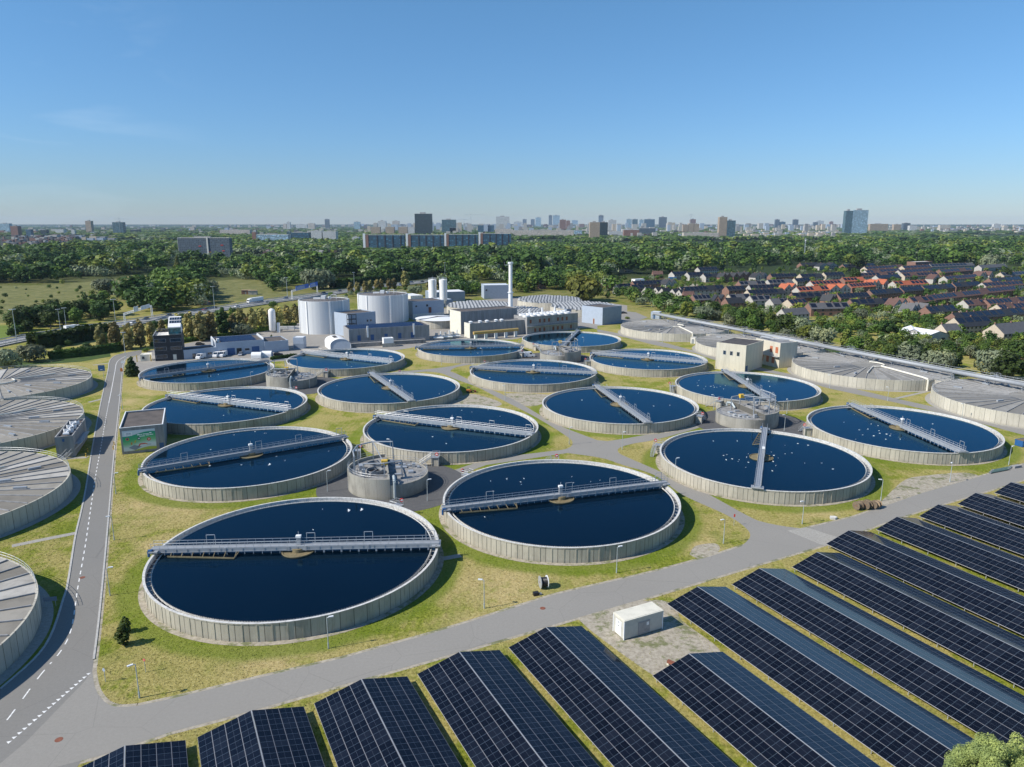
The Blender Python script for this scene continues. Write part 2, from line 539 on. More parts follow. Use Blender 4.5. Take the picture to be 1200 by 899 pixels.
MAT['marking'] = plain('marking', (.72, .72, .70), .7, var=.2, scale=3)
MAT['kerb'] = plain('kerb', (.42, .41, .385), .8, var=.15, scale=2)
MAT['reed'] = sheet_mat('reed', ((.030, .06, .012), (.055, .095, .02), (.09, .13, .035)), .3, .03, b=.8)
SHEETS = []
def sheet(name, pts, z, mat, kind='structure'):
 mb = MB()
 from mathutils.geometry import tessellate_polygon
 ps = [Vector((p[0], p[1], z)) for p in pts]
 SHEETS.append((name, [(p[0], p[1]) for p in pts]))
 n = mb._add(ps)
 for t in tessellate_polygon([ps]):
  a, b, c = [ps[i] for i in t]
  if (b - a).cross(c - a).z < 0:
   t = (t[0], t[2], t[1])
  mb.f.append(tuple(n + i for i in t))
 o = mb.build(name, mat)
 o['kind'] = kind
 return o
def px(*pts):
 return [at(x, y) for x, y in pts]
def smooth_line(pts, k=6):
 """Catmull-Rom through points"""
 out = []
 P = [pts[0]] + list(pts) + [pts[-1]]
 for i in range(1, len(P) - 2):
  for j in range(k):
   t = j / k
   p0, p1, p2, p3 = P[i - 1], P[i], P[i + 1], P[i + 2]
   out.append(.5 * ((2 * p1) + (p2 - p0) * t + (2 * p0 - 5 * p1 + 4 * p2 - p3) * t * t + (3 * p1 - p0 - 3 * p2 + p3) * t ** 3))
 out.append(pts[-1])
 return out
SEGS = []
def strip_mesh(line, w, z0, z1):
 SEGS.append((line, w))
 """a strip of width w along a polyline, as a low bar"""
 mb = MB()
 for a, b in zip(line, line[1:]):
  d = (b - a).normalized()
  s = Vector((-d.y, d.x, 0)) * w / 2
  mb.quad(*[Vector((p.x, p.y, z1)) for p in (a - s, b - s, b + s, a + s)])
  if z1 - z0 > .03:
   for k in (1, -1):
    mb.quad(*[Vector((q.x, q.y, z)) for q, z in ((a + s * k, z0), (b + s * k, z0), (b + s * k, z1), (a + s * k, z1))])
 return mb
rl = smooth_line(px((0, 808), (53, 757), (75, 700), (80, 680), (88, 630), (95, 600), (101, 570), (109, 520), (116.5, 480), (122.5, 452), (126.5, 435), (128.5, 423), (135, 417), (148, 413.6), (166, 410.5)))
rr = smooth_line(px((108, 787), (115, 733), (121.7, 667), (127.7, 600), (131, 560), (135, 517), (139, 480), (141, 460), (143, 438), (145, 425), (150, 419), (166, 416)))
ext = px((-160, 950), (60, 1050), (66.7, 899))
upper = smooth_line(px((108, 787), (111.7, 806.7), (121.7, 821.7), (136.7, 828.3), (160, 827.5)))
sheet('road', [*rl[::-1], *ext[:1], at(30, 1000), at(108, 870), *upper[::-1][-1:], *rr], .012, MAT['asphalt_main'])
up2 = px((160, 827.5), (200, 819), (300, 795), (400, 771.7), (500, 744), (550, 729), (650, 697), (766.7, 670), (833, 652), (870, 640), (945, 619), (1000, 606), (1080, 578), (1150, 558), (1200, 544), (1290, 518))
lo2 = px((-60, 945), (66.7, 899), (120, 885), (200, 858), (300, 831.7), (400, 803), (500, 775), (633, 736.7), (766.7, 698), (900, 658), (970, 637.5), (1030, 615), (1080, 598), (1165, 573), (1200, 562), (1290, 536))
sheet('road', [at(-60, 945), *lo2[1:], *up2[::-1], *upper[::-1][1:], at(98, 800), at(30, 870)], .016, MAT['asphalt'])
sheet('road', smooth_line(px((945, 620), (920, 617), (895, 612), (877, 605), (822, 575), (772, 552), (735, 536), (725, 530.5), (726, 525), (742, 520), (770, 515), (820, 501), (828, 494))) +
      px((812, 497), (800, 502), (772, 507), (730, 514.5), (712, 517)) + smooth_line(px((700, 516), (650, 496), (600, 467.5), (560, 450), (535, 438), (528, 435), (535, 430.5), (556, 426.5))) +
      px((552, 424), (530, 429), (505, 432.5), (460, 436), (462, 438.5)) + smooth_line(px((500, 435.5), (517, 437.5), (535, 445), (560, 454), (585, 467), (625, 487.5), (662, 510), (671, 519), (664, 526), (640, 529.5), (600, 534.5), (560, 542), (530, 552))) +
      px((540, 556), (570, 545), (625, 537), (665, 531), (695, 535)) + smooth_line(px((710, 538), (730, 545), (767, 557), (800, 580), (850, 603), (873, 618), (879, 629), (868, 641))), .020, MAT['asphalt'])
ctr = [(-28.0, 160.9), (-82.4, 268.5), (19.4, 323.2), (73.5, 214.5)]
for i, (x, y) in enumerate(ctr):
 mb = MB()
 mb.ring([(0.01, 0), (17.5, 0)], 48)
 o = struct('road', mb, MAT['asphalt_dark'])
 o.location = (x, y, .024)
sheet('road', px((1290, 526), (1200, 502.5), (1150, 489), (1040, 465), (962, 446), (905, 434), (866, 424.5), (830, 415), (804, 408.5), (776, 401), (737, 393), (700, 386), (668, 381), (690, 376), (735, 369), (730, 364.5), (745, 366), (759, 372), (745, 377), (700, 382),
              (700, 389), (732.5, 395.5), (765, 404), (815, 414), (834, 421), (870, 430), (925, 442), (970, 455), (1050, 472), (1120, 488.5), (1200, 510), (1290, 533)), .020, MAT['asphalt'])
for L_ in (up2, lo2[1:], upper, rr):
 mb = strip_mesh(L_, 1.1, 0, .0045)
 struct('verge', mb, MAT['gravel'])
sheet('gravel', smooth_line(px((678, 726), (716, 712), (770, 703), (792, 712), (800, 728), (842, 760), (832, 772), (780, 795), (763, 790), (700, 745), (678, 726))), .006, MAT['gravel'])
sheet('gravel', smooth_line(px((1005, 607), (1030, 590), (1058, 564), (1080, 558), (1130, 554), (1145, 560), (1100, 572), (1040, 598), (1005, 607))), .006, MAT['gravel'])
sheet('gravel', smooth_line(px((520, 474), (548, 462), (572, 466), (588, 474), (560, 479), (520, 474))), .006, MAT['gravel'])
sheet('gravel', smooth_line(px((590, 461), (620, 461), (648, 464), (640, 472), (618, 476), (600, 468), (590, 461))), .006, MAT['gravel'])
sheet('gravel', smooth_line(px((808, 650), (815, 640), (838, 637), (843, 645), (825, 656), (808, 650))), .006, MAT['gravel'])
sheet('yard', px((153, 431), (150, 420), (166, 416), (176, 411), (250, 396), (300, 386), (345, 379), (420, 376), (470, 378), (520, 378), (528, 398), (480, 408), (456, 412), (400, 418), (345, 422), (320, 424), (216, 428), (190, 434), (165, 437)), .008, MAT['yard'])
sheet('yard', px((478, 372), (560, 352), (640, 345), (735, 358), (735, 372), (690, 384), (660, 386), (600, 398), (530, 398)), .007, MAT['yard'])
for pts in (((14, 640), (50, 632.5), (88, 625)), ((104, 471.5), (120, 467.5)), ((64, 539), (90, 536.5), (103, 536)), ((1050, 467), (1090, 458)), ((109, 428), (128, 425.5)), ((540, 651), (512, 656))):
 struct('path', strip_mesh(px(*pts), 1.5, 0, .014), MAT['paving'])
struct('kerb', strip_mesh(rl, .32, 0, .10), MAT['kerb'])
struct('kerb', strip_mesh(rr[2:], .28, 0, .10), MAT['kerb'])
mid = smooth_line(px((-20, 872), (5, 848), (46, 793), (72, 762), (84, 735), (91, 690), (99, 645), (104, 612), (112, 558), (119, 520), (124, 490), (131, 455), (134.5, 436), (137.5, 424), (148, 417)), 24)
mb = MB()
acc, on = 0, True
for a, b in zip(mid, mid[1:]):
 L = (b - a).length
 d = (b - a) / max(L, 1e-6)
 s = Vector((-d.y, d.x, 0)) * .09
 t = 0
 while t < L:
  far_ = a.y > 240
  cyc = 3.0 if a.y > 90 else 4.2
  ph = acc % cyc
  lim = cyc * .5
  step = min(L - t, (lim - ph) if ph < lim else cyc - ph)
  step = max(step, .02)
  if ph < lim - 1e-4 or far_:
   p, q = a + d * t, a + d * (t + step)
   mb.quad(*[Vector((u.x, u.y, .022)) for u in (p - s, q - s, q + s, p + s)])
  t += step
  acc += step
struct('road_marking', mb, MAT['marking'])
mb = MB()
tri = [at(105, 790) + (at(12, 870) - at(105, 790)) * (k / 17) for k in range(18)]
for p in tri:
 d = (tri[-1] - tri[0]).normalized()
 s = Vector((-d.y, d.x, 0))
 mb.tri(*[Vector((u.x, u.y, .026)) for u in (p - d * .28, p + d * .28, p - s * .5)])
struct('road_marking', mb, MAT['marking'])
for i, (x, y) in enumerate(((69, 867), (636, 713), (96.5, 677))):
 mb = MB()
 mb.cyl(0, 0, 0, .012, .45, 20)
 o = mb.build('manhole_cover', MAT['rust'])
 p = at(x, y)
 o.location = (p.x, p.y, .018)
 tag(o, ('round rusty manhole cover in the asphalt at the road junction', 'small round manhole cover in the perimeter road near the cable drum', 'small dark manhole cover in the lane of the access road')[i], 'manhole cover')
sheet('road_patch', px((922, 622), (945, 618), (988, 632), (966, 640)), .024, MAT['paving'])
TANKS = {  # name: (x, y, ends of the bridge in the photo, where it stands)
 'A': (-38.4, 120.5, (182, 641), (510, 634), 'nearest round settling tank, beside the front corner of the perimeter road', 'nearest tank'),
 'B': (10.4, 145.8, (522, 595), (782, 565), 'round settling tank behind the lone cable drum, beside the perimeter road', 'tank behind the cable drum'),
 'C': (-66.3, 175.7, (170, 545), (397, 508), 'round settling tank directly in front of the building with the green banner', 'tank in front of the banner building'),
 'D': (-92.5, 228.1, (197, 463), (338, 480), 'round settling tank half hidden behind the building with the green banner', 'tank behind the banner building'),
 'E': (-121.4, 283.7, (168, 442), (318, 422), 'round settling tank closest to the black office block', 'tank by the black office'),
 'F': (-72.0, 309.7, (353, 409), (462, 421), 'round settling tank in front of the white arched shed', 'tank in front of the arched shed'),
 'G': (-43.8, 252.7, (435, 437), (483, 470), 'round settling tank left of the lane, its bridge pointing at the camera', 'tank left of the lane'),
 'H': (-17.5, 201.4, (439, 487), (626, 509), 'round settling tank just behind the foremost distribution well', 'tank behind the foremost distribution well'),
 'I': (-19.6, 338.1, (487.5, 405), (613, 403), 'round settling tank in front of the hall with the yellow pipe', 'tank in front of the yellow pipe'),
 'J': (8.4, 281.4, (553, 429), (698, 436), 'round settling tank beside the white van at the rear distribution well', 'tank beside the parked white van'),
 'K': (30.2, 364.4, (682, 383), (661, 404), 'farthest round settling tank, below the concrete filter block with white domes', 'tank below the filter block'),
 'L': (58.8, 308.4, (692, 414), (829, 425), 'round settling tank left of the windowed cream concrete building', 'tank left of the cream building'),
 'M': (34.9, 228.2, (697, 449), (762, 495), 'round settling tank right of the lane, in the middle of the plant', 'middle tank right of the lane'),
 'N': (84.7, 255.3, (847, 432), (910, 472), 'round settling tank in front of the windowed cream concrete building', 'tank in front of the cream building'),
 'O': (62.7, 173.6, (896, 497), (886, 573), 'round settling tank at the road junction, dotted with many gulls', 'tank with many gulls'),
 'P': (111.8, 200.7, (996, 472), (1134, 531), 'round settling tank behind the row of old cable drums, by the gravel', 'tank beside the blue skip'),
}
RIM = 3.0
WATER = 2.55
tank0 = thing('settling_tank', '', 'settling tank', group='round open settling tanks')
mb = MB()
mb.ring([(25.0, 0), (25.0, RIM - .18), (25.08, RIM - .18), (25.08, RIM), (24.78, RIM), (24.78, 1.9), (24.65, 1.0)], 192)
for i in range(72):
 a = 2 * PI * (i + .5) / 72
 mb.M = Matrix.Rotation(a, 4, 'Z')
 mb.box(24.98, -.10, 0, 25.07, .10, RIM - .2)
mb.M = None
mb.build('wall', MAT['tank_wall'], tank0)
mb = MB()
mb.ring([(25.10, RIM + .001), (25.10, RIM + .05), (24.70, RIM + .05), (24.70, 1.95)], 192)
for i in range(72):
 a = 2 * PI * (i + .5) / 72
 mb.M = Matrix.Rotation(a, 4, 'Z')
 mb.box(24.67, -.04, 2.2, 24.72, .04, RIM + .07)
mb.M = None
mb.build('rim', MAT['rim'], tank0)
mb = MB()                                   # notched overflow weir in front of the launder
nw = 360
for i in range(nw):
 a0, a1 = 2 * PI * i / nw, 2 * PI * (i + 1) / nw
 am = (a0 + a1) / 2
 p = lambda a, z, r=23.86: (r * math.cos(a), r * math.sin(a), z)
 mb.quad(p(a0, 2.3), p(a1, 2.3), p(a1, 2.62), p(a0, 2.62))
 mb.tri(p(a0, 2.62), p(a1, 2.62), p(am, 2.80))
 mb.tri(p(a1, 2.62, 23.70), p(a0, 2.62, 23.70), p(am, 2.80, 23.90))
for i in range(90):
 a = 2 * PI * i / 90
 mb.beam((23.66 * math.cos(a), 23.66 * math.sin(a), 2.5), (24.6 * math.cos(a), 24.6 * math.sin(a), 2.5), .06, .06)
mb.build('weir', MAT['rim'], tank0)
mb = MB()
mb.ring([(24.72, 2.15), (23.70, 2.15)], 128)
mb.build('launder', MAT['launder_water'], tank0)
mb = MB()
mb.ring([(23.68, WATER), (12, WATER), (.01, WATER)], 128)
mb.build('water', MAT['water'], tank0)
mb = MB()
mb.ring([(26.0, .03), (24.9, .034)], 128)
mb.build('apron', MAT['gravel'], tank0)
mb = MB()
mb.ring([(2.9, WATER + .03), (2.9, WATER + .22), (2.75, WATER + .22), (2.7, WATER + .06), (.9, WATER + .08)], 40)
mb.cyl(0, 0, WATER - .2, WATER + .75, 1.15, 20)
mb.cyl(0, 0, WATER + .75, WATER + 1.1, .7, 16)
mb.build('centre_well', MAT['sludge'], tank0)
bridge0 = thing('scraper_bridge', '', 'scraper bridge', group='scraper bridges over the settling tanks')
D0, D1 = 3.55, 3.68
mb = MB()
mb.box(-25.7, -.62, D0, 25.3, .62, D1)
mb.build('deck', MAT['bridge_paint'], bridge0)
for s in (-1, 1):
 mb = MB()
 y = s * .68
 mb.box(-25.6, y - .04, 3.12, 25.2, y + .04, D1 + .08)
 mb.box(-25.6, y - .11, 3.10, 25.2, y + .11, 3.16)
 for k in range(27):
  x = -25 + k * 1.93
  mb.box(x - .04, min(y, y + s * .11), 3.16, x + .04, max(y, y + s * .11), D1 + .04)
 for x in (-12.6, -1.5, 1.5, 12.6):
  mb.box(x - .18, y - .13, 3.0, x + .18, y + .13, D1 + .12)
 mb.build('girder', MAT['bridge_paint'], bridge0)
 mb = MB()
 for z in (D1 + 1.1, D1 + .58):
  mb.tube((-25.6, y, z), (25.2, y, z), .035, 5)
 mb.box(-25.6, y - .012, D1 + .02, 25.2, y + .012, D1 + .17)
 for k in range(35):
  x = -25.5 + k * 1.49
  mb.tube((x, y, D1), (x, y, D1 + 1.1), .03, 5)
 mb.build('railing', MAT['galv'], bridge0)
for x in (-15.5, 2.2, 12.5, 23.6):
 mb = MB()
 mb.path([(x - .75, .74, D1), (x - .75, .74, D1 + 2.0), (x + .75, .74, D1 + 2.0), (x + .75, .74, D1)], .055, 6)
 mb.build('hoop', MAT['galv'], bridge0)
mb = MB()                                   # comb of scraper rods under the bridge, one piece
prof = [(-23.6, 3.12), (-23.6, 3.0)]
for k in range(31):
 x = -23.2 + k * 1.55
 if abs(x) > 3:
  w2 = .055 if x < 3.5 or k % 2 else .16
  prof += [(x - w2, 3.0), (x - w2, WATER - .25), (x + w2, WATER - .25), (x + w2, 3.0)]
prof += [(23.7, 3.0), (23.7, 3.12)]
nb = mb._add([(x, -.76, z) for x, z in prof] + [(x, -.70, z) for x, z in prof])
k = len(prof)
mb.f.append(tuple(range(nb, nb + k)))
mb.f.append(tuple(range(nb + 2 * k - 1, nb + k - 1, -1)))
for i in range(k):
 j = (i + 1) % k
 mb.f.append((nb + j, nb + i, nb + k + i, nb + k + j))
mb.build('scraper_comb', MAT['galv_dark'], bridge0)
mb = MB()                                   # skimmer on the outer third
mb.beam((-22.5, -1.4, WATER + .12), (-10.5, -2.6, WATER + .12), .10, .28)
for k in range(7):
 x = -22 + k * 1.9
 mb.beam((x, -.7, 3.12), (x + .1, -1.45 - (x + 22) * .1, WATER + .2), .09, .09)
mb.beam((-10.5, -2.6, WATER + .12), (-10.2, -.7, 3.1), .09, .09)
mb.build('skimmer', MAT['sludge'], bridge0)
mb = MB()
mb.box(-.25, .1, D1, .45, .6, D1 + 1.35)
mb.build('cabinet', MAT['galv'], bridge0)
mb = MB()
mb.box(-.35, .0, D1 + 1.351, .55, .7, D1 + 1.75)
mb.tube((.1, .35, D1 + 1.7), (.1, .35, D1 + 2.5), .03, 5)
mb.build('cabinet_lid', MAT['white_paint'], bridge0)
mb = MB()
mb.cyl(0, 0, WATER + 1.1, D0 - .02, .32, 14)
mb.build('pivot', MAT['galv_dark'], bridge0)
for x, s in ((-24.95, -1), (24.75, 1)):
 mb = MB()
 mb.box(x - .75, -1.35, RIM + .32, x + .75, 1.35, RIM + .55)
 c = mb.build('end_carriage', MAT['galv'], bridge0)
 for y in (-1.1, 1.1):
  mb = MB()
  mb.tube((x - .14, y, RIM + .31), (x + .14, y, RIM + .31), .26, 14)
  mb.build('wheel', MAT['rubber'], c)
mb = MB()
mb.box(-25.9, -1.2, RIM + .15, -25.2, -.72, RIM + .8)
mb.tube((-25.85, -.95, RIM - .5), (-25.85, -.95, RIM + .5), .22, 10)
mb.build('drive_motor', MAT['blue'], bridge0)
BR_LABEL = {
 'A': 'grey scraper bridge across the nearest tank, broadside to the camera', 'B': 'grey scraper bridge across the tank behind the lone cable drum',
 'C': 'dark shaded scraper bridge on the tank in front of the banner building', 'D': 'sunlit white scraper bridge on the tank behind the banner building',
 'E': 'dark scraper bridge on the tank closest to the black office', 'F': 'sunlit white scraper bridge on the tank before the arched shed',
 'G': 'scraper bridge pointing at the camera on the tank left of the lane', 'H': 'sunlit scraper bridge on the tank just behind the foremost distribution well',
 'I': 'bluish scraper bridge on the tank in front of the yellow pipe', 'J': 'pale scraper bridge on the tank beside the parked white van',
 'K': 'dark scraper bridge on the farthest tank, below the domed filter block', 'L': 'pale scraper bridge on the tank left of the windowed cream building',
 'M': 'diagonal scraper bridge on the middle tank right of the lane', 'N': 'scraper bridge on the tank in front of the windowed cream building',
 'O': 'scraper bridge seen end on, over the tank with many gulls', 'P': 'long diagonal scraper bridge on the tank behind the row of old cable drums'}
first = True
for k, (x, y, e0, e1, lab, short) in TANKS.items():
 p, q = at(*e0, 3.6), at(*e1, 3.6)
 a = math.atan2(q.y - p.y, q.x - p.x)
 lab = lab[0].upper() + lab[1:]
 lab = lab.lower() if True else lab
 if first:
  tank0.location = (x, y, 0)
  tank0['label'] = lab
  bridge0.location = (x, y, 0)
  bridge0.rotation_euler = (0, 0, a)
  bridge0['label'] = BR_LABEL[k]
  first = False
 else:
  dup(tank0, (x, y, 0), rnd.choice((0, .3, .7, 1.1)), lab)
  dup(bridge0, (x, y, 0), a, BR_LABEL[k])
st0 = thing('access_stair', '', 'access stair', group='access stairs at the settling tanks')
mb = MB()
mb.box(0, -1.0, 2.25, 2.2, 1.0, 2.4)                     # landing (local x points away from the tank)
for x, y in ((.15, -.9), (2.05, -.9), (.15, .9), (2.05, .9)):
 mb.box(x - .06, y - .06, 0, x + .06, y + .06, 2.25)
mb.build('landing', MAT['galv'], st0)
mb = MB()
for s in (.25, 1.05):
 mb.beam((2.1 - 1.0 + s, 1.0, 2.3), (1.1 + s, 4.2, .05), .07, .22)
for i in range(11):
 t = (i + .5) / 11
 mb.box(1.38, 1.0 + 3.2 * t - .13, 2.3 * (1 - t), 2.12, 1.0 + 3.2 * t + .13, 2.3 * (1 - t) + .05)
mb.build('stair_flight', MAT['galv'], st0)
mb = MB()
for z in (3.5, 2.95):
 mb.path([(.05, .95, z), (.05, -.95, z), (2.15, -.95, z), (2.15, 1.0, z), (2.15, 4.2, z - 2.25)], .035, 5)
 mb.tube((1.35, 1.0, z), (1.35, 4.2, z - 2.25), .035, 5)
 mb.tube((.05, .95, z), (1.35, .98, z), .035, 5)
for x, y in ((.05, .95), (.05, 0), (.05, -.95), (1.1, -.95), (2.15, -.95), (2.15, 0), (2.15, 1.0), (1.35, .98)):
 mb.tube((x, y, 2.4), (x, y, 3.5), .03, 5)
for t in (.33, .66, 1):
 for x in (2.15, 1.35):
  mb.tube((x, 1 + 3.2 * t, 2.3 * (1 - t)), (x, 1 + 3.2 * t, 2.3 * (1 - t) + 1.15), .03, 5)
mb.build('railing', MAT['galv'], st0)
mb = MB()
mb.box(.3, -.75, 0, 1.9, .75, 2.2)
mb.build('pedestal', MAT['concrete'], st0)
lb0 = thing('lifebuoy_case', '', 'lifebuoy', group='red lifebuoy cases on the stair railings')
mb = MB()
mb.tube((0, -.1, 0), (0, .1, 0), .42, 20)
mb.build('case', MAT['red'], lb0)
mb = MB()
mb.tube((0, -.115, 0), (0, -.101, 0), .2, 14)
mb.box(-.3, -.118, -.06, .3, -.102, .06)
mb.build('emblem', MAT['white_paint'], lb0)
STAIRS = [('A', (478, 586), 0, 'nearest tank'), ('H', (512, 532), 1, 'tank behind the foremost distribution well'), ('B', (649, 531), 0, 'tank behind the cable drum, beside the lane'), ('B', (537, 553), 1, 'tank behind the cable drum, by the foremost distribution well'),
          ('F', (384, 434), 1, 'tank in front of the arched shed'), ('D', (350, 456), 0, 'tank behind the banner building'), ('G', (471, 436), 1, 'tank left of the lane'), ('I', (609, 413), 0, 'tank in front of the yellow pipe'), ('J', (560, 425), 0, 'tank beside the parked white van'),
          ('K', (640, 403), 0, 'farthest tank'), ('L', (684, 423), 1, 'tank left of the windowed cream building'), ('M', (820, 487), 0, 'middle tank right of the lane'), ('N', (846, 468), 1, 'tank in front of the cream building, by the well'),
          ('N', (789, 452), 0, 'tank in front of the cream building, at its left end'), ('O', (773, 521), 0, 'tank with many gulls'), ('P', (945, 501), 1, 'tank beside the blue skip'), ('C', (405, 528), 1, 'tank in front of the banner building')]
for i, (k, e, mir, where) in enumerate(STAIRS):
 x, y = TANKS[k][:2]
 g = at(*e, 2.4)
 a = math.atan2(g.y - y, g.x - x)
 loc = (x + 25.12 * math.cos(a), y + 25.12 * math.sin(a), 0)
 lab = 'galvanised access stair at the ' + where
 sc = (1, -1 if mir else 1, 1)
 if i == 0:
  o = st0
  o.location, o.rotation_euler, o.scale = loc, (0, 0, a), sc
  o['label'] = lab
 else:
  o = dup(st0, loc, a, lab, sc)
 L = Matrix.Translation(loc) @ Matrix.Rotation(a, 4, 'Z')
 q = L @ Vector((2.15, -.5 * sc[1], 3.3))
 lab = 'red lifebuoy case at the ' + where
 if i == 0:
  lb0.location, lb0.rotation_euler = q, (0, 0, .15)
  lb0['label'] = lab
 else:
  dup(lb0, q, .15 + rnd.uniform(-.3, .3), lab)
wl0 = thing('distribution_well', '', 'distribution well', group='round concrete distribution wells')
RW, ZH, ZL = 9.3, 4.7, 3.2
mb = MB()
mb.ring([(RW, 0), (RW, ZH), (RW - .35, ZH), (RW - .35, ZH - 1.5)], 48, PI / 2, 3 * PI / 2)
mb.box(-.3, -RW + .05, 0, 0, RW - .05, ZH - .001)
mb.build('high_wall', MAT['well_wall'], wl0)
mb = MB()
mb.ring([(RW - .02, 0), (RW - .02, ZL), (RW - .35, ZL), (RW - .35, ZL - .25)], 48, -PI / 2, PI / 2)
mb.build('low_wall', MAT['well_wall'], wl0)
mb = MB()
mb.poly([((RW - .3) * math.cos(a), (RW - .3) * math.sin(a), ZL - .15) for a in [-PI / 2 + PI * i / 32 for i in range(33)]])
mb.poly([((RW - .3) * math.cos(a), (RW - .3) * math.sin(a), ZH - .7) for a in [PI / 2 + PI * i / 32 for i in range(33)]])
mb.build('deck', MAT['concrete_dark'], wl0)
mb = MB()
for cx, cy, r in ((-3.2, -2.2, 1.9), (-3.0, 2.6, 1.9)):
 mb.ring([(r, ZH - .69), (r, ZH + .2), (r - .2, ZH + .2), (r - .2, ZH - .5)], 20, cx=cx, cy=cy)
mb.build('shaft_rim', MAT['concrete_grey'], wl0)
mb = MB()
for cx, cy, r in ((-3.2, -2.2, 1.68), (-3.0, 2.6, 1.68)):
 mb.cyl(cx, cy, ZH - .6, ZH - .4, r, 18)
mb.build('shaft_water', MAT['black'], wl0)
mb = MB()
for z, r in ((ZH + 1.1, RW - .18), (ZH + .55, RW - .18)):
 pts = [(r * math.cos(a), r * math.sin(a), z) for a in [PI / 2 + PI * i / 20 for i in range(21)]]
 mb.path(pts, .04, 5)
for i in range(13):
 a = PI / 2 + PI * i / 12
 mb.tube(((RW - .18) * math.cos(a), (RW - .18) * math.sin(a), ZH), ((RW - .18) * math.cos(a), (RW - .18) * math.sin(a), ZH + 1.1), .035, 5)
for z, r in ((ZL + 1.1, RW - .2), (ZL + .55, RW - .2)):
 mb.path([(r * math.cos(a), r * math.sin(a), z) for a in [-PI / 2 + PI * i / 20 for i in range(21)]], .04, 5)
for i in range(15):
 a = -PI / 2 + PI * i / 14
 mb.tube(((RW - .2) * math.cos(a), (RW - .2) * math.sin(a), ZL), ((RW - .2) * math.cos(a), (RW - .2) * math.sin(a), ZL + 1.1), .035, 5)
mb.build('railing', MAT['galv'], wl0)
mb = MB()                                  # hoist gantry: posts and a curved crane rail
ps = [(-7.5, -4.5), (-7.8, 0), (-6.8, 4.2), (-3.2, 6.4), (1.5, 5.5)]
for x, y in ps:
 mb.beam((x, y, ZH - .7), (x, y, ZH + 4.2), .22, .22)
mb.path([(x, y, ZH + 4.2) for x, y in ps], .16, 6)
for x, y in ((-5.5, -5.0), (-1.0, -5.6), (3.0, -4.2)):
 mb.beam((x, y, ZL - .1), (x, y, ZH + 2.6), .22, .22)
mb.path([(-5.5, -5.0, ZH + 2.6), (-1.0, -5.6, ZH + 2.6), (3.0, -4.2, ZH + 2.6)], .16, 6)
mb.beam((-1.0, -5.6, ZH + 2.6), (-3.2, 6.4, ZH + 4.2), .16, .25)
mb.beam((-5.5, -5.0, ZH - .6), (-1.0, -5.6, ZH + 2.4), .1, .1)
mb.build('hoist_gantry', MAT['galv'], wl0)
mb = MB()
mb.box(-1.6, -5.3, ZH + 2.0, -.2, -4.2, ZH + 3.1)
mb.build('hoist', MAT['yellow'], wl0)
for cx, cy, sx, sy, h in ((3.2, 2.8, 2.6, 1.2, .35), (5.2, -1.0, 1.2, 1.4, .5), (2.2, -2.2, 1.6, .7, .4), (6.2, 3.0, .8, .8, .9), (1.2, 6.0, 1.0, .8, 1.1), (-6.2, 1.2, .9, 1.8, 1.2), (-5.6, -3.4, .8, .8, 1.6)) + tuple((3 + i * 1.05, 5.2 - i * .75, .6, .9, .4) for i in range(5)):
 mb = MB()
 mb.cbox(cx, cy, (ZL if cx > 0 else ZH - .7) - .14, sx, sy, h)
 mb.build('hatch', MAT['galv'], wl0)
mb = MB()
mb.path([(1.0, -7.6, 0), (1.0, -RW - .15, .4), (1.0, -RW - .15, ZL + .9), (1.0, -7.0, ZL + 1.4), (1.0, -5.0, ZL + .2)], .33, 10)
mb.build('pipe', MAT['post'], wl0)
mb = MB()
for s in (-.4, .4):
 mb.beam((-RW - .1, s, .1), (-RW + .4, s, ZH + .9), .06, .06)
for i in range(14):
 mb.tube((-RW - .1 + i * .035, -.4, .35 + i * .37), (-RW - .1 + i * .035, .4, .35 + i * .37), .025, 5)
mb.build('ladder', MAT['galv'], wl0)
WL = [(0, R(12), 'foremost round concrete distribution well, ringed by dark asphalt'), (1, R(8), 'round concrete distribution well nearest the arched shed'),
      (2, R(188), 'rear round concrete distribution well with the parked white van'), (3, R(196), 'round concrete distribution well behind the tank with many gulls')]
for i, a, lab in WL:
 x, y = ctr[i]
 x += (-1.0, -1.5, 2.5, -1.0)[i]
 y += (0, 1, -1, 1.5)[i]
 if i == 0:
  wl0.location, wl0.rotation_euler = (x, y, .02), (0, 0, a)
  wl0['label'] = lab
 else:
  dup(wl0, (x, y, .02), a, lab)
def gull_mesh():
 mb = MB()
 prof = [(-.30, .015), (-.22, .06), (-.08, .11), (.06, .115), (.16, .08), (.2, .06)]
 n = 8
 for (x0, r0), (x1, r1) in zip(prof, prof[1:]):
  mb.tube((x0, 0, .08 - abs(x0) * .1), (x1, 0, .08 - abs(x1) * .1 + (.03 if x1 > .1 else 0)), r0, n, r1, cap=False)
 return mb
def gull_parts(root, flying):
 gull_mesh().build('body', MAT['white_paint'], root, smooth=True)
 mb = MB()
 mb.tube((.18, 0, .1), (.24, 0, .2), .06, 8, .065)
 mb.tube((.24, 0, .2), (.30, 0, .2), .065, 8, .03)
 mb.tube((.30, 0, .2), (.37, 0, .19), .02, 6, .008)
 mb.build('head', MAT['white_paint'], root)
 for s in (-1, 1):
  mb = MB()
  if flying:
   mb.quad((.12, s * .05, .12), (-.14, s * .05, .11), (-.16, s * .38, .26), (.12, s * .38, .27))
   mb.quad((.12, s * .38, .27), (-.16, s * .38, .26), (-.24, s * .75, .18), (-.16, s * .78, .18))
  else:
   mb.quad((.1, s * .10, .12), (-.34, s * .045, .12), (-.34, s * .03, .17), (.1, s * .07, .19))
  mb.build('wing', MAT['lamp_head'], root)
g0 = thing('gull', '', 'gull')
gull_parts(g0, False)
g1 = thing('flying_gull', '', 'gull')
gull_parts(g1, True)
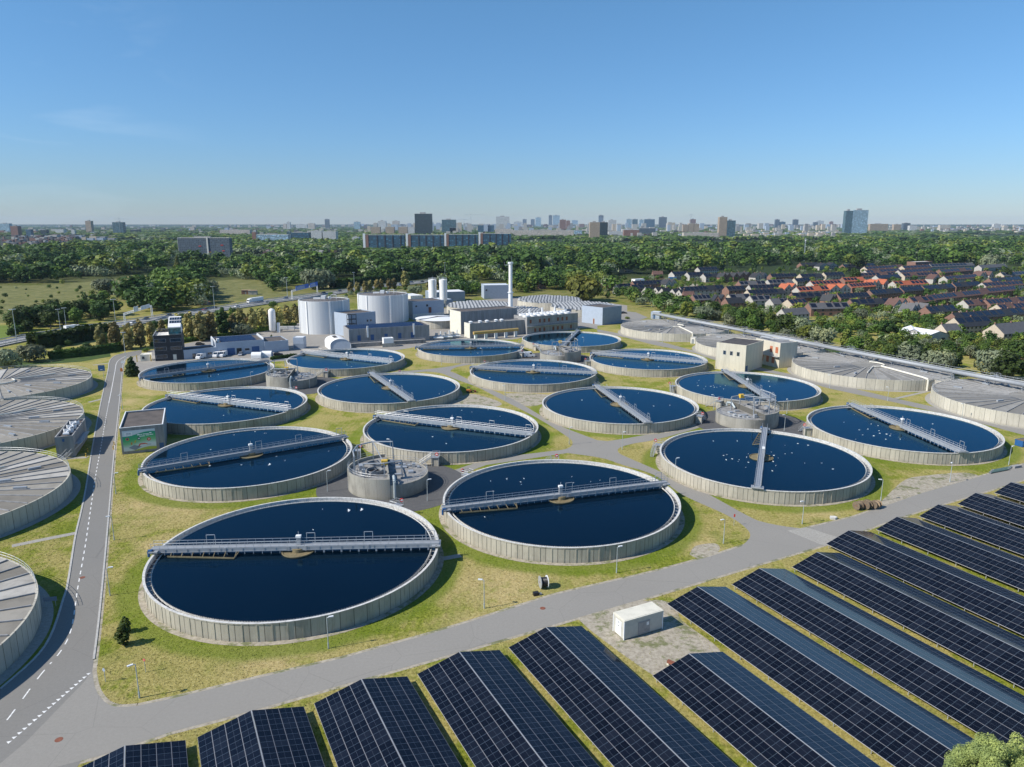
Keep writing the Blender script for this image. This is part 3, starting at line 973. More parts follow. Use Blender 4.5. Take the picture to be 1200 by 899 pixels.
GULLS = {'O': [(836, 517), (852, 533), (858, 538), (866, 539), (875, 536), (877, 542), (874, 548), (851, 539), (865, 541), (904, 530), (907, 534), (906, 541), (909, 546), (920, 532), (928, 531), (943, 543), (963, 543), (905, 552), (890, 552), (947, 522), (935, 520), (912, 537), (877, 532), (976, 550), (864, 517), (920, 522), (848, 534)],
         'P': [(1001, 486), (1021, 497), (1029, 499), (1017, 503), (1007, 504), (1024, 511), (1031, 508), (1038, 515), (1039, 509), (1044, 509), (1055, 515), (1043, 511), (1080, 501), (1093, 497), (1011, 510), (989, 495), (1003, 515), (1030, 505)],
         'B': [(575, 564), (594, 562), (610, 565), (611, 568), (594, 561), (670, 559), (672, 566), (703, 563), (568, 606), (578, 576), (692, 565), (614, 561)],
         'C': [(274, 510), (247, 527), (271, 527), (324, 535), (334, 540), (385, 529), (299, 506), (310, 508), (283, 545), (246, 546), (312, 508)],
         'A': [(367, 621), (451, 713), (390, 726), (378, 597)],
         'N': [(819, 446), (827, 453), (833, 453), (837, 454), (836, 452), (840, 454), (844, 453), (848, 456), (802, 471), (817, 449), (818, 452), (901, 447), (902, 453), (825, 456), (850, 452)],
         'M': [(682, 469), (766, 476), (785, 475), (748, 461), (714, 458)],
         'H': [(541, 481), (553, 483), (572, 480), (523, 520), (507, 512), (586, 488)],
         'G': [(515, 462), (520, 459), (395, 452)],
         'J': [(653, 425), (640, 443), (574, 443), (667, 446)],
         'E': [(247, 441), (256, 439), (231, 439), (281, 431)],
         'D': [(272, 459), (326, 472), (262, 487)],
         'L': [(718, 427), (733, 429), (772, 430), (786, 415)],
         'I': [(520, 410), (556, 411), (575, 409), (560, 414)],
         'F': [(400, 422), (412, 430), (417, 427)]}
usedg = [False, False]
for k, pts in GULLS.items():
 lab = 'small white gull on the ' + TANKS[k][5]
 for x, y in pts:
  p = at(x, y, WATER)
  cx, cy = TANKS[k][:2]
  if (p.x - cx) ** 2 + (p.y - cy) ** 2 > 23 ** 2:
   continue
  p.z = WATER - .02
  a = rnd.uniform(0, 6.28)
  s = rnd.uniform(.55, .8)
  if not usedg[0]:
   g0.location, g0.rotation_euler, g0.scale = p, (0, 0, a), (s,) * 3
   tag(g0, lab, None, 'gulls on the water of the ' + TANKS[k][5])
   usedg[0] = True
  else:
   dup(g0, p, a, lab, s, 'gulls on the water of the ' + TANKS[k][5])
for x, y, z in ((409, 599, 5.5), (424, 598, 5.8), (316, 545, 6.5)):
 a = rnd.uniform(0, .6)
 p = at(x, y, z)
 lab = {409: 'white gull in flight over the nearest tank, behind another', 424: 'white gull in flight over the nearest tank, ahead of another', 316: 'white gull in flight over the tank by the banner building'}[x]
 if not usedg[1]:
  g1.location, g1.rotation_euler, g1.scale = p, (0, 0, a), (.95,) * 3
  g1['label'] = lab
  usedg[1] = True
 else:
  dup(g1, p, a, lab, .95)
def basin_roof(name, base, dark, light):
 m, nt, bs = new_mat(name)
 tc = N(nt, 'ShaderNodeTexCoord')
 sx = N(nt, 'ShaderNodeSeparateXYZ')
 nt.links.new(tc.outputs['Object'], sx.inputs[0])
 ang = mth(nt, 'ARCTAN2', sx.outputs[1], sx.outputs[0])
 u = mth(nt, 'MULTIPLY', ang, 44 / (2 * PI))
 wn = N(nt, 'ShaderNodeTexWhiteNoise', noise_dimensions='1D')
 nt.links.new(mth(nt, 'FLOOR', u), wn.inputs['W'])
 c = ramp(nt, wn.outputs[0], [(.0, dark), (.45, base), (.6, base), (1, light)])
 fr = mth(nt, 'ABSOLUTE', mth(nt, 'SUBTRACT', mth(nt, 'FRACT', u), .5))
 c = mixc(nt, mth(nt, 'MULTIPLY', mth(nt, 'GREATER_THAN', fr, .46), .6), c, dark)
 g = world_pos(nt)
 st = nz(nt, g, .25, 6, .65)
 c = mixc(nt, mth(nt, 'MULTIPLY', ramp(nt, st, [(.45, (0, 0, 0)), (.7, (1, 1, 1))]), .55), c, tuple(x * .55 for x in dark))
 c = mixc(nt, mth(nt, 'MULTIPLY', nz(nt, g, 1.4, 5, .7), .35), c, base)
 nt.links.new(c, bs.inputs['Base Color'])
 bs.inputs['Roughness'].default_value = .9
 return m
MAT['basin_roof'] = basin_roof('basin_roof', (.30, .28, .24), (.16, .145, .12), (.50, .485, .45))
MAT['basin_roof_flat'] = basin_roof('basin_roof_flat', (.26, .25, .225), (.19, .18, .16), (.33, .32, .295))
RB, HB = 29.6, 4.0
bs0 = thing('covered_basin', '', 'covered basin', group='round covered concrete basins')
mb = MB()
mb.ring([(RB, 0), (RB, HB), (RB - .3, HB), (RB - .3, HB - .06)], 128)
for i in range(60):
 mb.M = Matrix.Rotation(2 * PI * (i + .5) / 60, 4, 'Z')
 mb.box(RB - .02, -.05, 0, RB + .05, .05, HB - .1)
mb.M = None
mb.build('wall', MAT['basin_wall'], bs0)
mb = MB()
mb.ring([(RB - .29, HB - .05), (18, HB + .02), (6, HB + .05), (.01, HB + .06)], 128)
mb.build('roof', MAT['basin_roof'], bs0)
mb = MB()
for i in range(44):
 a = 2 * PI * i / 44
 ca, sa = math.cos(a), math.sin(a)
 mb.beam((7 * ca, 7 * sa, HB + .14), ((RB - .4) * ca, (RB - .4) * sa, HB + .08), .22, .22)
mb.build('roof_rib', MAT['concrete_grey'], bs0)
mb = MB()
mb.path([(5.2 * math.cos(a), 5.2 * math.sin(a), HB + .45) for a in [R(-100) + R(170) * i / 16 for i in range(17)]], .26, 8)
for dg in (-100, 70):
 a = R(dg)
 mb.tube((5.2 * math.cos(a), 5.2 * math.sin(a), HB + .45), (19 * math.cos(a - .25), 19 * math.sin(a - .25), HB + .45), .22, 8)
mb.build('collecting_pipe', MAT['pipe_cream'], bs0)
mb = MB()
a = R(-72)
mb.path([(5.2 * math.cos(R(-60)), 5.2 * math.sin(R(-60)), HB + .5), ((RB - 2) * math.cos(a), (RB - 2) * math.sin(a), HB + .55), ((RB + .5) * math.cos(a), (RB + .5) * math.sin(a), HB + .3), ((RB + .5) * math.cos(a), (RB + .5) * math.sin(a), .1)], .38, 10)
mb.build('duct', MAT['pipe_cream'], bs0)
for i, dg in enumerate((-42, -30, -15, 2, 20, 38, 58, 100, 140, 200, 235)):
 a = R(dg)
 r = (20, 24, 15, 22, 17, 23, 14, 20, 22, 16, 22)[i]
 mb = MB(Matrix.Translation((r * math.cos(a), r * math.sin(a), HB)) @ Matrix.Rotation(a, 4, 'Z'))
 mb.box(-1.3, -.3, .02, 1.3, .3, .5)
 mb.build('hatch', MAT['galv'], bs0)
mb = MB()
for z in (HB + 1.1, HB + .6):
 mb.path([((RB - .2) * math.cos(a), (RB - .2) * math.sin(a), z) for a in [R(20) + R(150) * i / 40 for i in range(41)]], .035, 4)
for i in range(61):
 a = R(20) + R(150) * i / 60
 mb.tube(((RB - .2) * math.cos(a), (RB - .2) * math.sin(a), HB), ((RB - .2) * math.cos(a), (RB - .2) * math.sin(a), HB + 1.1), .03, 4)
mb.build('railing', MAT['galv'], bs0)
mb = MB()
a = R(-52)
mb.M = Matrix.Rotation(a, 4, 'Z')
mb.box(RB - .5, -2.0, 0, RB + 2.0, 2.0, HB - .3)
mb.build('inlet_box', MAT['concrete'], bs0)
mb = MB(Matrix.Rotation(a, 4, 'Z'))
for z in (HB + .7, HB + .2):
 mb.path([(RB - .4, -1.9, z), (RB + 1.9, -1.9, z), (RB + 1.9, 1.9, z), (RB - .4, 1.9, z)], .04, 4)
for x in (0, .95, 1.9):
 for y in (-1.9, 1.9):
  mb.tube((RB + x, y, HB - .3), (RB + x, y, HB + .7), .035, 4)
mb.build('inlet_railing', MAT['galv'], bs0)
mb = MB()
mb.ring([(RB + 1.6, .03), (RB - .1, .034)], 96)
mb.build('apron', MAT['paving'], bs0)
BAS = [((-99.2, 87.8), 14, 'nearest round covered basin left of the access road, cut by the picture edge', 1.012),
       ((-128.1, 144.8), 6, 'round covered basin left of the road, in front of the small block with roof fans', 1.0),
       ((-156.8, 199.9), 2, 'round covered basin behind the small block with roof fans', 1.015),
       ((-185.3, 254.5), -4, 'farthest round covered basin left of the access road, near the reeds', 1.015),
       ((90.8, 402.5), -4, 'farthest round covered basin under the right end of the steel pipeline, by the blue boxes', 1.0),
       ((119.0, 344.8), 0, 'round covered basin behind the windowed cream concrete building', 1.0),
       ((145.2, 288.2), 4, 'round covered basin behind the lane, right of the cream concrete building', 1.0),
       ((172.6, 232.4), 8, 'nearest round covered basin on the right, cut by the picture edge', 1.0)]
for i, ((x, y), dg, lab, s) in enumerate(BAS):
 if i == 0:
  bs0.location, bs0.rotation_euler = (x, y, 0), (0, 0, R(dg))
  bs0['label'] = lab
 else:
  o = dup(bs0, (x, y, 0), R(dg - (0 if i < 4 else 8)), lab)
  if i > 3:
   for ch in o.children:
    if ch.name.startswith('roof.'):
     ch.data = ch.data.copy()
     ch.data.materials[0] = MAT['basin_roof_flat']
for pts, lab in ((((-112, 118), (-116, 112)), 'railed concrete walkway linking the two nearest covered basins'), (((-141.5, 173), (-143.6, 169.5)), 'railed concrete walkway behind the second covered basin'),
                 (((-170, 229), (-172.5, 224.5)), 'railed concrete walkway between the two farthest left covered basins'), (((104, 375), (106.5, 371)), 'railed walkway under the far end of the steel pipeline'),
                 (((131, 319), (133.5, 314)), 'railed walkway between the basins behind the cream building'), (((157, 263), (160, 257.5)), 'railed walkway at the nearest right covered basin')):
 p, q = [Vector((*t, 0)) for t in pts]
 d = (q - p).normalized()
 t = thing('walkway', lab, 'walkway', p, math.atan2(d.y, d.x), 'walkways linking the covered basins')
 mb = MB()
 mb.box(-2, -2.2, 0, (q - p).length + 2, 2.2, HB - .2)
 mb.build('base', MAT['concrete'], t)
 mb = MB()
 for y in (-2.1, 2.1):
  for z in (HB + .4, HB + .9):
   mb.tube((-3, y, z), ((q - p).length + 3, y, z), .04, 4)
  for k in range(8):
   x = -3 + k * ((q - p).length + 6) / 7
   mb.tube((x, y, HB - .2), (x, y, HB + .9), .035, 4)
 mb.build('railing', MAT['galv'], t)
PL = [at(766, 367.5, 6.2), at(873, 388, 6.2), at(960, 405, 6.2), at(1117, 435.5, 6.2), at(1200, 451, 6.2), at(1300, 469, 6.2)]
t = thing('overhead_pipeline', 'long silver pipeline on trestles crossing over the right covered basins', 'pipeline', (PL[0].x, PL[0].y, 0))
off = Vector((PL[0].x, PL[0].y, 0))
mb = MB()
mb.path([p - off for p in PL], .74, 14)
mb.build('pipe', MAT['pipe_steel'], t, smooth=True)
mb = MB()
mb.path([p - off + Vector((0, 0, 1.02)) for p in PL], .12, 5)
mb.path([p - off + Vector((.9, .5, 1.6)) for p in PL], .05, 5)
mb.build('cable_tray', MAT['galv'], t)
for a, b in zip(PL, PL[1:]):
 n = max(1, int((b - a).length / 11))
 for k in range(n):
  p = a.lerp(b, k / n) - off
  mb = MB()
  mb.beam((p.x - .6, p.y - .3, 0), (p.x - .6, p.y - .3, p.z - .8), .2, .2)
  mb.beam((p.x + .6, p.y + .3, 0), (p.x + .6, p.y + .3, p.z - .8), .2, .2)
  mb.beam((p.x - 1.0, p.y - .5, p.z - .92), (p.x + 1.0, p.y + .5, p.z - .92), .25, .25)
  mb.build('trestle', MAT['galv'], t)
for i, (x, y) in enumerate(((873, 388), (997, 411.5), (1166, 444))):
 p = at(x, y, 6.2) - off
 mb = MB()
 for dx in (-1.1, 1.1):
  for dy in (-1.1, 1.1):
   mb.beam((p.x + dx, p.y + dy, HB), (p.x + dx, p.y + dy, 8.3), .09, .09)
 for z in (7.3, 8.3):
  mb.path([(p.x - 1.1, p.y - 1.1, z), (p.x + 1.1, p.y - 1.1, z), (p.x + 1.1, p.y + 1.1, z), (p.x - 1.1, p.y + 1.1, z), (p.x - 1.1, p.y - 1.1, z)], .04, 4)
 mb.box(p.x - 1.1, p.y - 1.1, 7.18, p.x + 1.1, p.y + 1.1, 7.26)
 mb.beam((p.x + 1.1, p.y - 1.4, 7.2), (p.x + 3.4, p.y - 3.6, HB + .1), .8, .1)
 mb.build('crossover_steps', MAT['galv'], t)
m, nt, bs = new_mat('skylight')
tc = N(nt, 'ShaderNodeTexCoord')
sx = N(nt, 'ShaderNodeSeparateXYZ')
nt.links.new(tc.outputs['Object'], sx.inputs[0])
st_ = mth(nt, 'LESS_THAN', mth(nt, 'FRACT', mth(nt, 'MULTIPLY', sx.outputs[0], .42)), .42)
c = mixc(nt, mth(nt, 'MULTIPLY', st_, .85), ramp(nt, nz(nt, world_pos(nt), .35, 3), [(.3, (.34, .35, .36)), (.7, (.52, .53, .53))]), (.07, .085, .10))
nt.links.new(c, bs.inputs['Base Color'])
bs.inputs['Roughness'].default_value = .35
MAT['skylight'] = m
def sky_basin(px_c, Rr, h, rot, n, label):
 c = at(*px_c, h)
 t = thing('skylight_basin', label, 'covered basin', (c.x, c.y, 0), rot, 'basins roofed with rows of skylights')
 mb = MB()
 mb.ring([(Rr, 0), (Rr, h), (Rr - .4, h), (Rr - .4, h - .1)], 72)
 mb.build('wall', MAT['basin_wall'], t)
 mb = MB()
 mb.ring([(Rr - .3, h - .08), (.01, h - .08)], 72)
 mb.build('deck', MAT['concrete_grey'], t)
 pitch = 2 * Rr / n
 for i in range(n):
  y = -Rr + pitch * (i + .5)
  w = math.sqrt(max(0, (Rr - 1) ** 2 - y * y))
  if w < 4:
   continue
  mb = MB()
  k = max(2, int(w / 2))
  for j in range(k):
   x0, x1 = -w + 2 * w * j / k, -w + 2 * w * (j + 1) / k - .35
   a, b = pitch * .36, 1.5
   mb.quad((x0, y - a, h), (x1, y - a, h), (x1, y, h + b), (x0, y, h + b))
   mb.quad((x1, y + a, h), (x0, y + a, h), (x0, y, h + b), (x1, y, h + b))
   mb.tri((x0, y + a, h), (x0, y - a, h), (x0, y, h + b))
   mb.tri((x1, y - a, h), (x1, y + a, h), (x1, y, h + b))
  mb.build('skylight_row', MAT['skylight'], t)
 return t
sky_basin((561.5, 358), 22.5, 4.6, R(6), 9, 'round basin with white skylight rows left of the chimney, below the blue box hall')
sky_basin((598, 364.5), 22.5, 4.2, R(16), 9, 'round basin with white skylight rows partly hidden behind the brown roofed hall')
sky_basin((644, 351.5), 24, 4.6, R(20), 9, 'round basin with white skylight rows right of the chimney, at the trees')
sky_basin((683, 358.8), 22.5, 4.6, R(2), 9, 'round basin with white skylight rows behind the blue windowless hall')
def frame_of(p0, p1):
 p, q = at(*p0), at(*p1)
 d = q - p
 return p, d.length, math.atan2(d.y, d.x)
def depth_of(p0, p1, pb, h):
 p, W, a = frame_of(p0, p1)
 b = at(*pb, h)
 n = Vector((-math.sin(a), math.cos(a), 0))
 return max(2.0, (b - p).dot(n))
def bld(name, label, cat, p0, p1, D, h, wall, roof, par=.35, kids=True):
 p, W, a = frame_of(p0, p1)
 t = thing(name, label, cat, p, a)
 mb = MB()
 for x0, y0, x1, y1 in ((0, 0, W, .3), (W - .3, .3, W, D - .3), (0, D - .3, W, D), (0, .3, .3, D - .3)):
  mb.box(x0, y0, 0, x1, y1, h)
 mb.build('wall', wall, t)
 mb = MB()
 mb.box(.3, .3, h - par - .2, W - .3, D - .3, h - par)
 mb.build('roof', roof, t)
 return t, W, D
def pane(t, name, face, u, z, w, hh, mat, W, D, frame=None, th=.06):
 """a framed opening proud of a wall: face front / right / left, u from its left end as seen from outside"""
 def bx(mb, u0, z0, u1, z1, d0, d1):
  if face == 'front':
   mb.box(u0, -d1, z0, u1, -d0, z1)
  elif face == 'right':
   mb.box(W + d0, u0, z0, W + d1, u1, z1)
  else:
   mb.box(-d1, D - u1, z0, -d0, D - u0, z1)
 mb = MB()
 bx(mb, u, z, u + w, z + hh, .003, th)
 o = mb.build(name, frame or MAT['galv_dark'], t)
 if mat is not None:
  mb = MB()
  bx(mb, u + .12, z + .1, u + w - .12, z + hh - .1, th, th + .012)
  mb.build('pane', mat, o)
 return o
p0, p1 = (143.5, 532.8), (194, 527.3)
D = depth_of(p0, p1, (138.5, 483.5), 7.2)
t, W, D = bld('service_block', 'grey concrete block with dark flat roof beside the access road, carrying a green banner', 'building', p0, p1, D, 7.2, MAT['concrete_grey'], MAT['roof_brown'])
mb = MB()
mb.box(-.06, -.06, 7.2, W + .06, .2, 7.32)
mb.box(-.06, D - .2, 7.2, W + .06, D + .06, 7.32)
mb.box(-.06, .2, 7.2, .2, D - .2, 7.32)
mb.box(W - .2, .2, 7.2, W + .06, D - .2, 7.32)
mb.build('coping', MAT['white_paint'], t)
pane(t, 'door', 'front', W * .87, .15, W * .105, 2.0, None, W, D, MAT['blue'])
ban = thing('banner', 'large green and white printed banner on the front of the grey block', 'banner', t.location, t.rotation_euler[2])
bx0, bx1, bz0, bz1 = W * .045, W * .80, .75, 6.35
BW, BH = bx1 - bx0, bz1 - bz0
m, nt, bs = new_mat('banner_print')
tc = N(nt, 'ShaderNodeTexCoord')
sx = N(nt, 'ShaderNodeSeparateXYZ')
nt.links.new(tc.outputs['Object'], sx.inputs[0])
u = mth(nt, 'DIVIDE', mth(nt, 'SUBTRACT', sx.outputs[0], bx0), BW)
vv = mth(nt, 'DIVIDE', mth(nt, 'SUBTRACT', sx.outputs[2], bz0), BH)
wob = mth(nt, 'MULTIPLY', mth(nt, 'SINE', mth(nt, 'ADD', mth(nt, 'MULTIPLY', u, 4.2), -1.9)), .085)
v2 = mth(nt, 'SUBTRACT', vv, wob)
c = ramp(nt, v2, [(.0, (.42, .50, .05)), (.05, (.42, .50, .05)), (.07, (.60, .66, .68)), (.22, (.62, .70, .70)), (.42, (.22, .50, .24)), (.60, (.05, .40, .16)), (.80, (.01, .33, .19)), (.82, (.62, .68, .72)), (1, (.62, .68, .72))])
nt.links.new(c, bs.inputs['Base Color'])
bs.inputs['Roughness'].default_value = .5
mb = MB()
mb.box(bx0, -.06, bz0, bx1, -.01, bz1)
mb.build('sheet', m, ban)
def bprint(name, mat, rects=(), discs=(), polys=(), y=-.066):
 mb = MB()
 for x0, z0, x1, z1 in rects:
  mb.box(bx0 + x0 * BW, y - .006, bz0 + z0 * BH, bx0 + x1 * BW, y, bz0 + z1 * BH)
 for x, z, r in discs:
  mb.poly([(bx0 + x * BW + r * BH * math.cos(a), y - .004, bz0 + z * BH + r * BH * math.sin(a)) for a in [2 * PI * i / 20 for i in range(20)]])
 for pl in polys:
  mb.poly([(bx0 + x * BW, y - .005, bz0 + z * BH) for x, z in pl])
 return mb.build(name, mat, ban)
bprint('lettering', MAT['white_paint'], [(.45, .735, .53, .79), (.545, .745, .60, .785), (.62, .75, .80, .79), (.82, .78, .89, .83), (.52, .635, .545, .71), (.555, .66, .675, .70), (.71, .69, .82, .725), (.83, .70, .94, .735)])
bprint('logo_ground', MAT['white_paint'], [(.07, .74, .30, .93)])
bprint('logo', MAT['grey_blue'], [(.12, .84, .20, .88), (.12, .79, .26, .815), (.21, .84, .26, .89)], y=-.076)
bprint('round_emblem', MAT['orange'], discs=[(.14, .59, .075)])
bprint('round_emblem', MAT['blue'], discs=[(.14, .59, .045)], y=-.072)
bprint('round_emblem', MAT['glass_teal'], discs=[(.49, .58, .075)])
bprint('round_emblem', MAT['red'], discs=[(.79, .50, .08)])
bprint('round_emblem', MAT['white_paint'], rects=[(.46, .56, .52, .60), (.77, .48, .815, .53)], y=-.074)
bprint('arrow', MAT['orange'], polys=[((.23, .30), (.27, .30), (.28, .42), (.24, .42))])
bprint('arrow', MAT['yellow'], polys=[((.33, .38), (.37, .38), (.40, .50), (.37, .50))])
bprint('arrow', MAT['red'], polys=[((.44, .19), (.47, .17), (.52, .27), (.66, .28), (.66, .33), (.50, .32))])
bprint('arrow', MAT['orange'], polys=[((.66, .28), (.74, .24), (.74, .28), (.66, .33))])
bprint('arrow', MAT['grey_blue'], polys=[((.74, .24), (.84, .22), (.84, .26), (.74, .28))])
bprint('drawing', MAT['grey_blue_dark'], polys=[((.15, .16), (.33, .28), (.55, .17), (.35, .02))])
bprint('lettering', MAT['galv_dark'], [(.62, .06, .70, .08), (.73, .07, .78, .09), (.83, .09, .88, .11), (.91, .10, .96, .12)])
q0, q1, q2 = at(63.7, 512.5, 5.8), at(85, 510.6, 5.8), at(70, 493, 5.8)
p0, p1 = to_px(q0.x, q0.y, 0), to_px(q1.x, q1.y, 0)
D = (q2 - q0).length
t, W, D = bld('fan_block', 'small concrete block with white roof fans and side stairs, left of the access road', 'building', p0, p1, D, 5.8, MAT['concrete_grey'], MAT['roof_brown'], .5)
for i in range(3):
 for j in range(2):
  mb = MB()
  cx, cy = W * (.38 + .34 * j), D * (.30 + .22 * i)
  mb.cyl(cx, cy, 5.3, 6.5, .52, 14)
  f = mb.build('roof_fan', MAT['white_paint'], t)
  mb = MB()
  mb.cyl(cx, cy, 6.501, 6.6, .38, 12)
  mb.build('grille', MAT['black'], f)
mb = MB()
mb.path([(W * .38, D * .12, 5.9), (W * .72, D * .12, 5.9)], .35, 8)
mb.path([(W * .55, D * .12, 5.9), (W * .55, D * .8, 5.9)], .35, 8)
mb.build('duct', MAT['lamp_head'], t)
mb = MB()
mb.box(W + .01, D * .1, 3.0, W + 1.5, D * .75, 3.1)
for z in (3.65, 4.15):
 mb.path([(W + 1.45, D * .1, z), (W + 1.45, D * .75, z), (W + .1, D * .75, z)], .04, 4)
for k in range(7):
 mb.tube((W + 1.45, D * (.1 + .108 * k), 3.1), (W + 1.45, D * (.1 + .108 * k), 4.15), .035, 4)
mb.build('gallery', MAT['galv'], t)
mb = MB()
for s in (.05, 1.25):
 mb.beam((W + s, D * .1, 3.05), (W - 3.2 + s, -1.5, .05), .08, .25)
 mb.beam((W + s, D * .1, 4.05), (W - 3.2 + s, -1.5, 1.05), .06, .06)
for k in range(14):
 q = (k + .5) / 14
 mb.box(W + .05 - 3.2 * q, D * .1 * (1 - q) - 1.5 * q - .12, 3.05 * (1 - q), W + 1.25 - 3.2 * q, D * .1 * (1 - q) - 1.5 * q + .14, 3.05 * (1 - q) + .05)
mb.build('stair_flight', MAT['galv'], t)
pane(t, 'sign', 'front', W * .4, 4.4, W * .12, .7, None, W, D, MAT['blue'])
p0, p1 = (182.5, 423.5), (215.3, 421.5)
HO = 11.5
D = 16.0
t, W, D = bld('office_block', 'three storey black brick office block with a sloping glazed roof cabin', 'building', p0, p1, D, HO, MAT['black_brick'], MAT['concrete_light'], .7)
mb = MB()
mb.box(-.12, .2, .1, -.004, D - .2, HO + .05)
mb.build('end_wall', MAT['white_paint'], t)
for z in (1.2, 4.7, 8.3):
 pane(t, 'window', 'front', W * .03, z, W * .40, 1.6, MAT['glass'], W, D)
 if z > 3:
  pane(t, 'window', 'front', W * .58, z, W * .40, 1.6, MAT['glass'], W, D)
pane(t, 'door', 'front', W * .63, .1, 1.5, 2.6, MAT['cream'], W, D)
mb = MB()
mb.prism([(W * .55, 4.5), (W - .4, 4.5), (W - .4, D - 1), (W * .55, D - 1)], HO - .7, HO + 2.7)
cab = mb.build('roof_cabin', MAT['glass_teal'], t)
mb = MB()
mb.v = [(W * .55 - .3, 4.0, HO + 2.72), (W - .2, 4.0, HO + 2.72), (W - .2, D - .8, HO + 6.2), (W * .55 - .3, D - .8, HO + 6.2), (W * .55 - .3, 4.0, HO + 3.0), (W - .2, 4.0, HO + 3.0), (W - .2, D - .8, HO + 6.5), (W * .55 - .3, D - .8, HO + 6.5)]
mb.f = [(3, 2, 1, 0), (4, 5, 6, 7), (0, 1, 5, 4), (1, 2, 6, 5), (2, 3, 7, 6), (3, 0, 4, 7)]
mb.build('cabin_roof', MAT['white_paint'], t)
mb = MB()
for xx in (W * .55 - .25, W - .25):
 mb.v += []
 mb.prism([(xx, 4.1), (xx + .04, 4.1), (xx + .04, D - .9), (xx, D - .9)], HO - .6, HO + 2.7)
mb.box(W * .55 - .2, 4.2, HO + 2.5, W - .3, D - .9, HO + 2.71)
mb.poly([(W * .55 - .29, 4.1, HO + 2.75), (W * .55 - .29, D - .9, HO + 6.2), (W * .55 - .29, D - .9, HO - .5), (W * .55 - .29, 4.1, HO - .5)])
mb.build('cabin_end_wall', MAT['white_paint'], t)
mb = MB()
for k in range(5):
 for r in range(2):
  x0 = W * .56 + k * 1.05
  q0, q1 = .35 + r * .3, .6 + r * .3
  y0, y1 = 4 + (D - 4.8) * q0, 4 + (D - 4.8) * q1
  z0, z1 = HO + 3.05 + 3.5 * q0, HO + 3.05 + 3.5 * q1
  mb.quad((x0, y0, z0), (x0 + .95, y0, z0), (x0 + .95, y1, z1), (x0, y1, z1))
mb.build('solar_panels', MAT['glass'], t)
mb = MB()
for (xa, ya, xb, yb) in ((.3, .3, W * .5, .3), (.3, .3, .3, D - .4), (.3, D - .4, W * .5, D - .4)):
 for z in (HO + .9, HO + .5):
  mb.tube((xa, ya, z), (xb, yb, z), .04, 4)
mb.build('roof_railing', MAT['galv'], t)
t, W, D = bld('gate_lodge', 'low pale gate lodge with yellow posts left of the black office', 'building', (165, 423.5), (176, 423), 5, 3.0, MAT['cream'], MAT['concrete_light'], .2)
pane(t, 'window', 'front', W * .15, .9, W * .3, 1.3, MAT['glass'], W, D)
mb = MB()
for x in (-1.2, W + .6):
 mb.cbox(x, -1.2, 0, .35, .35, 3.0)
mb.build('gate_post', MAT['yellow'], t)
p0, p1 = (216, 421.5), (254, 417.5)
t, W, D = bld('link_building', 'low blue grey link building between the black office and the workshop', 'building', p0, p1, 9, 4.3, MAT['grey_blue'], MAT['roof_dark'], .4)
pane(t, 'door', 'front', W * .25, .1, 1.6, 2.3, MAT['glass'], W, D)
pane(t, 'window', 'front', W * .72, 1.2, 2.0, 1.0, MAT['glass'], W, D)
p0, p1 = (254, 417.5), (310.5, 413.0)
t, W, D = bld('workshop', 'blue grey workshop with blue doors and rooftop solar panels', 'building', p0, p1, 20, 6.2, MAT['grey_blue'], MAT['roof_brown'], .4)
for u in (.22, .73):
 d = pane(t, 'roller_door', 'front', W * u, .1, 3.4, 3.2, None, W, D, MAT['blue'])
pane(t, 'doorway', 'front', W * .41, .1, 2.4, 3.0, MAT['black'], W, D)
pane(t, 'window', 'front', W * .58, 1.6, 2.2, 1.1, MAT['glass'], W, D)
pane(t, 'window', 'front', W * .06, 1.6, 2.2, 1.1, MAT['glass'], W, D)
def roof_panels(t, x0, x1, y0, y1, z, nx, ny):
 mb = MB()
 for i in range(nx):
  for j in range(ny):
   a, b = x0 + (x1 - x0) * i / nx, x0 + (x1 - x0) * (i + .82) / nx
   c, d = y0 + (y1 - y0) * j / ny, y0 + (y1 - y0) * (j + .72) / ny
   mb.quad((a, c, z), (b, c, z), (b, d, z + .55), (a, d, z + .55))
   mb.quad((b, d, z), (a, d, z), (a, d, z + .55), (b, d, z + .55))
 mb.build('solar_panels', MAT['solar_roof'], t)
MAT['solar_roof'] = plain('solar_roof', (.025, .05, .11), .25, .1, var=.2, scale=1.0)
roof_panels(t, W * .13, W * .86, 3, 18, 5.85, 14, 8)
mb = MB()
mb.box(W * .05, 4, 5.8, W * .10, 6, 7.4)
mb.build('roof_vent', MAT['lamp_head'], t)
for xx in (-.02, W - .28):
 mb = MB()
 mb.prism([(xx, .35), (xx + .3, .35), (xx + .3, 18), (xx, 18)], 6.205, 7.0)
 mb.build('gable_upstand', MAT['lamp_head'], t)
p0, p1 = (310.8, 413.3), (338.5, 411.0)
bld('workshop_annex', 'lower blue grey annex at the right end of the workshop', 'building', p0, p1, 15, 5.2, MAT['grey_blue'], MAT['roof_brown'], .3)
t, W, D = bld('equipment_cabin', 'pale blue cabin standing between the workshop annex and the arched shed', 'cabin', (344, 408.8), (356, 408.8), 5, 5.6, MAT['grey_blue'], MAT['white_paint'], .1)
pane(t, 'panel', 'front', .3, .3, W - .6, 2.2, None, W, D, MAT['grey_blue_dark'])
p = at(320, 389.5)
t = thing('gas_tank', 'tall white upright gas tank left of the digesters', 'tank', p)
mb = MB()
mb.ring([(.01, 13.6), (1.0, 13.3), (1.75, 12.6), (1.9, 11.8), (1.9, 1.4), (1.5, .9), (.01, .8)], 24)
mb.build('vessel', MAT['white_paint'], t, smooth=True)
for k in range(4):
 a = PI / 4 + k * PI / 2
 mb = MB()
 mb.beam((1.5 * math.cos(a), 1.5 * math.sin(a), 0), (1.5 * math.cos(a), 1.5 * math.sin(a), 1.6), .2, .2)
 mb.build('leg', MAT['galv'], t)
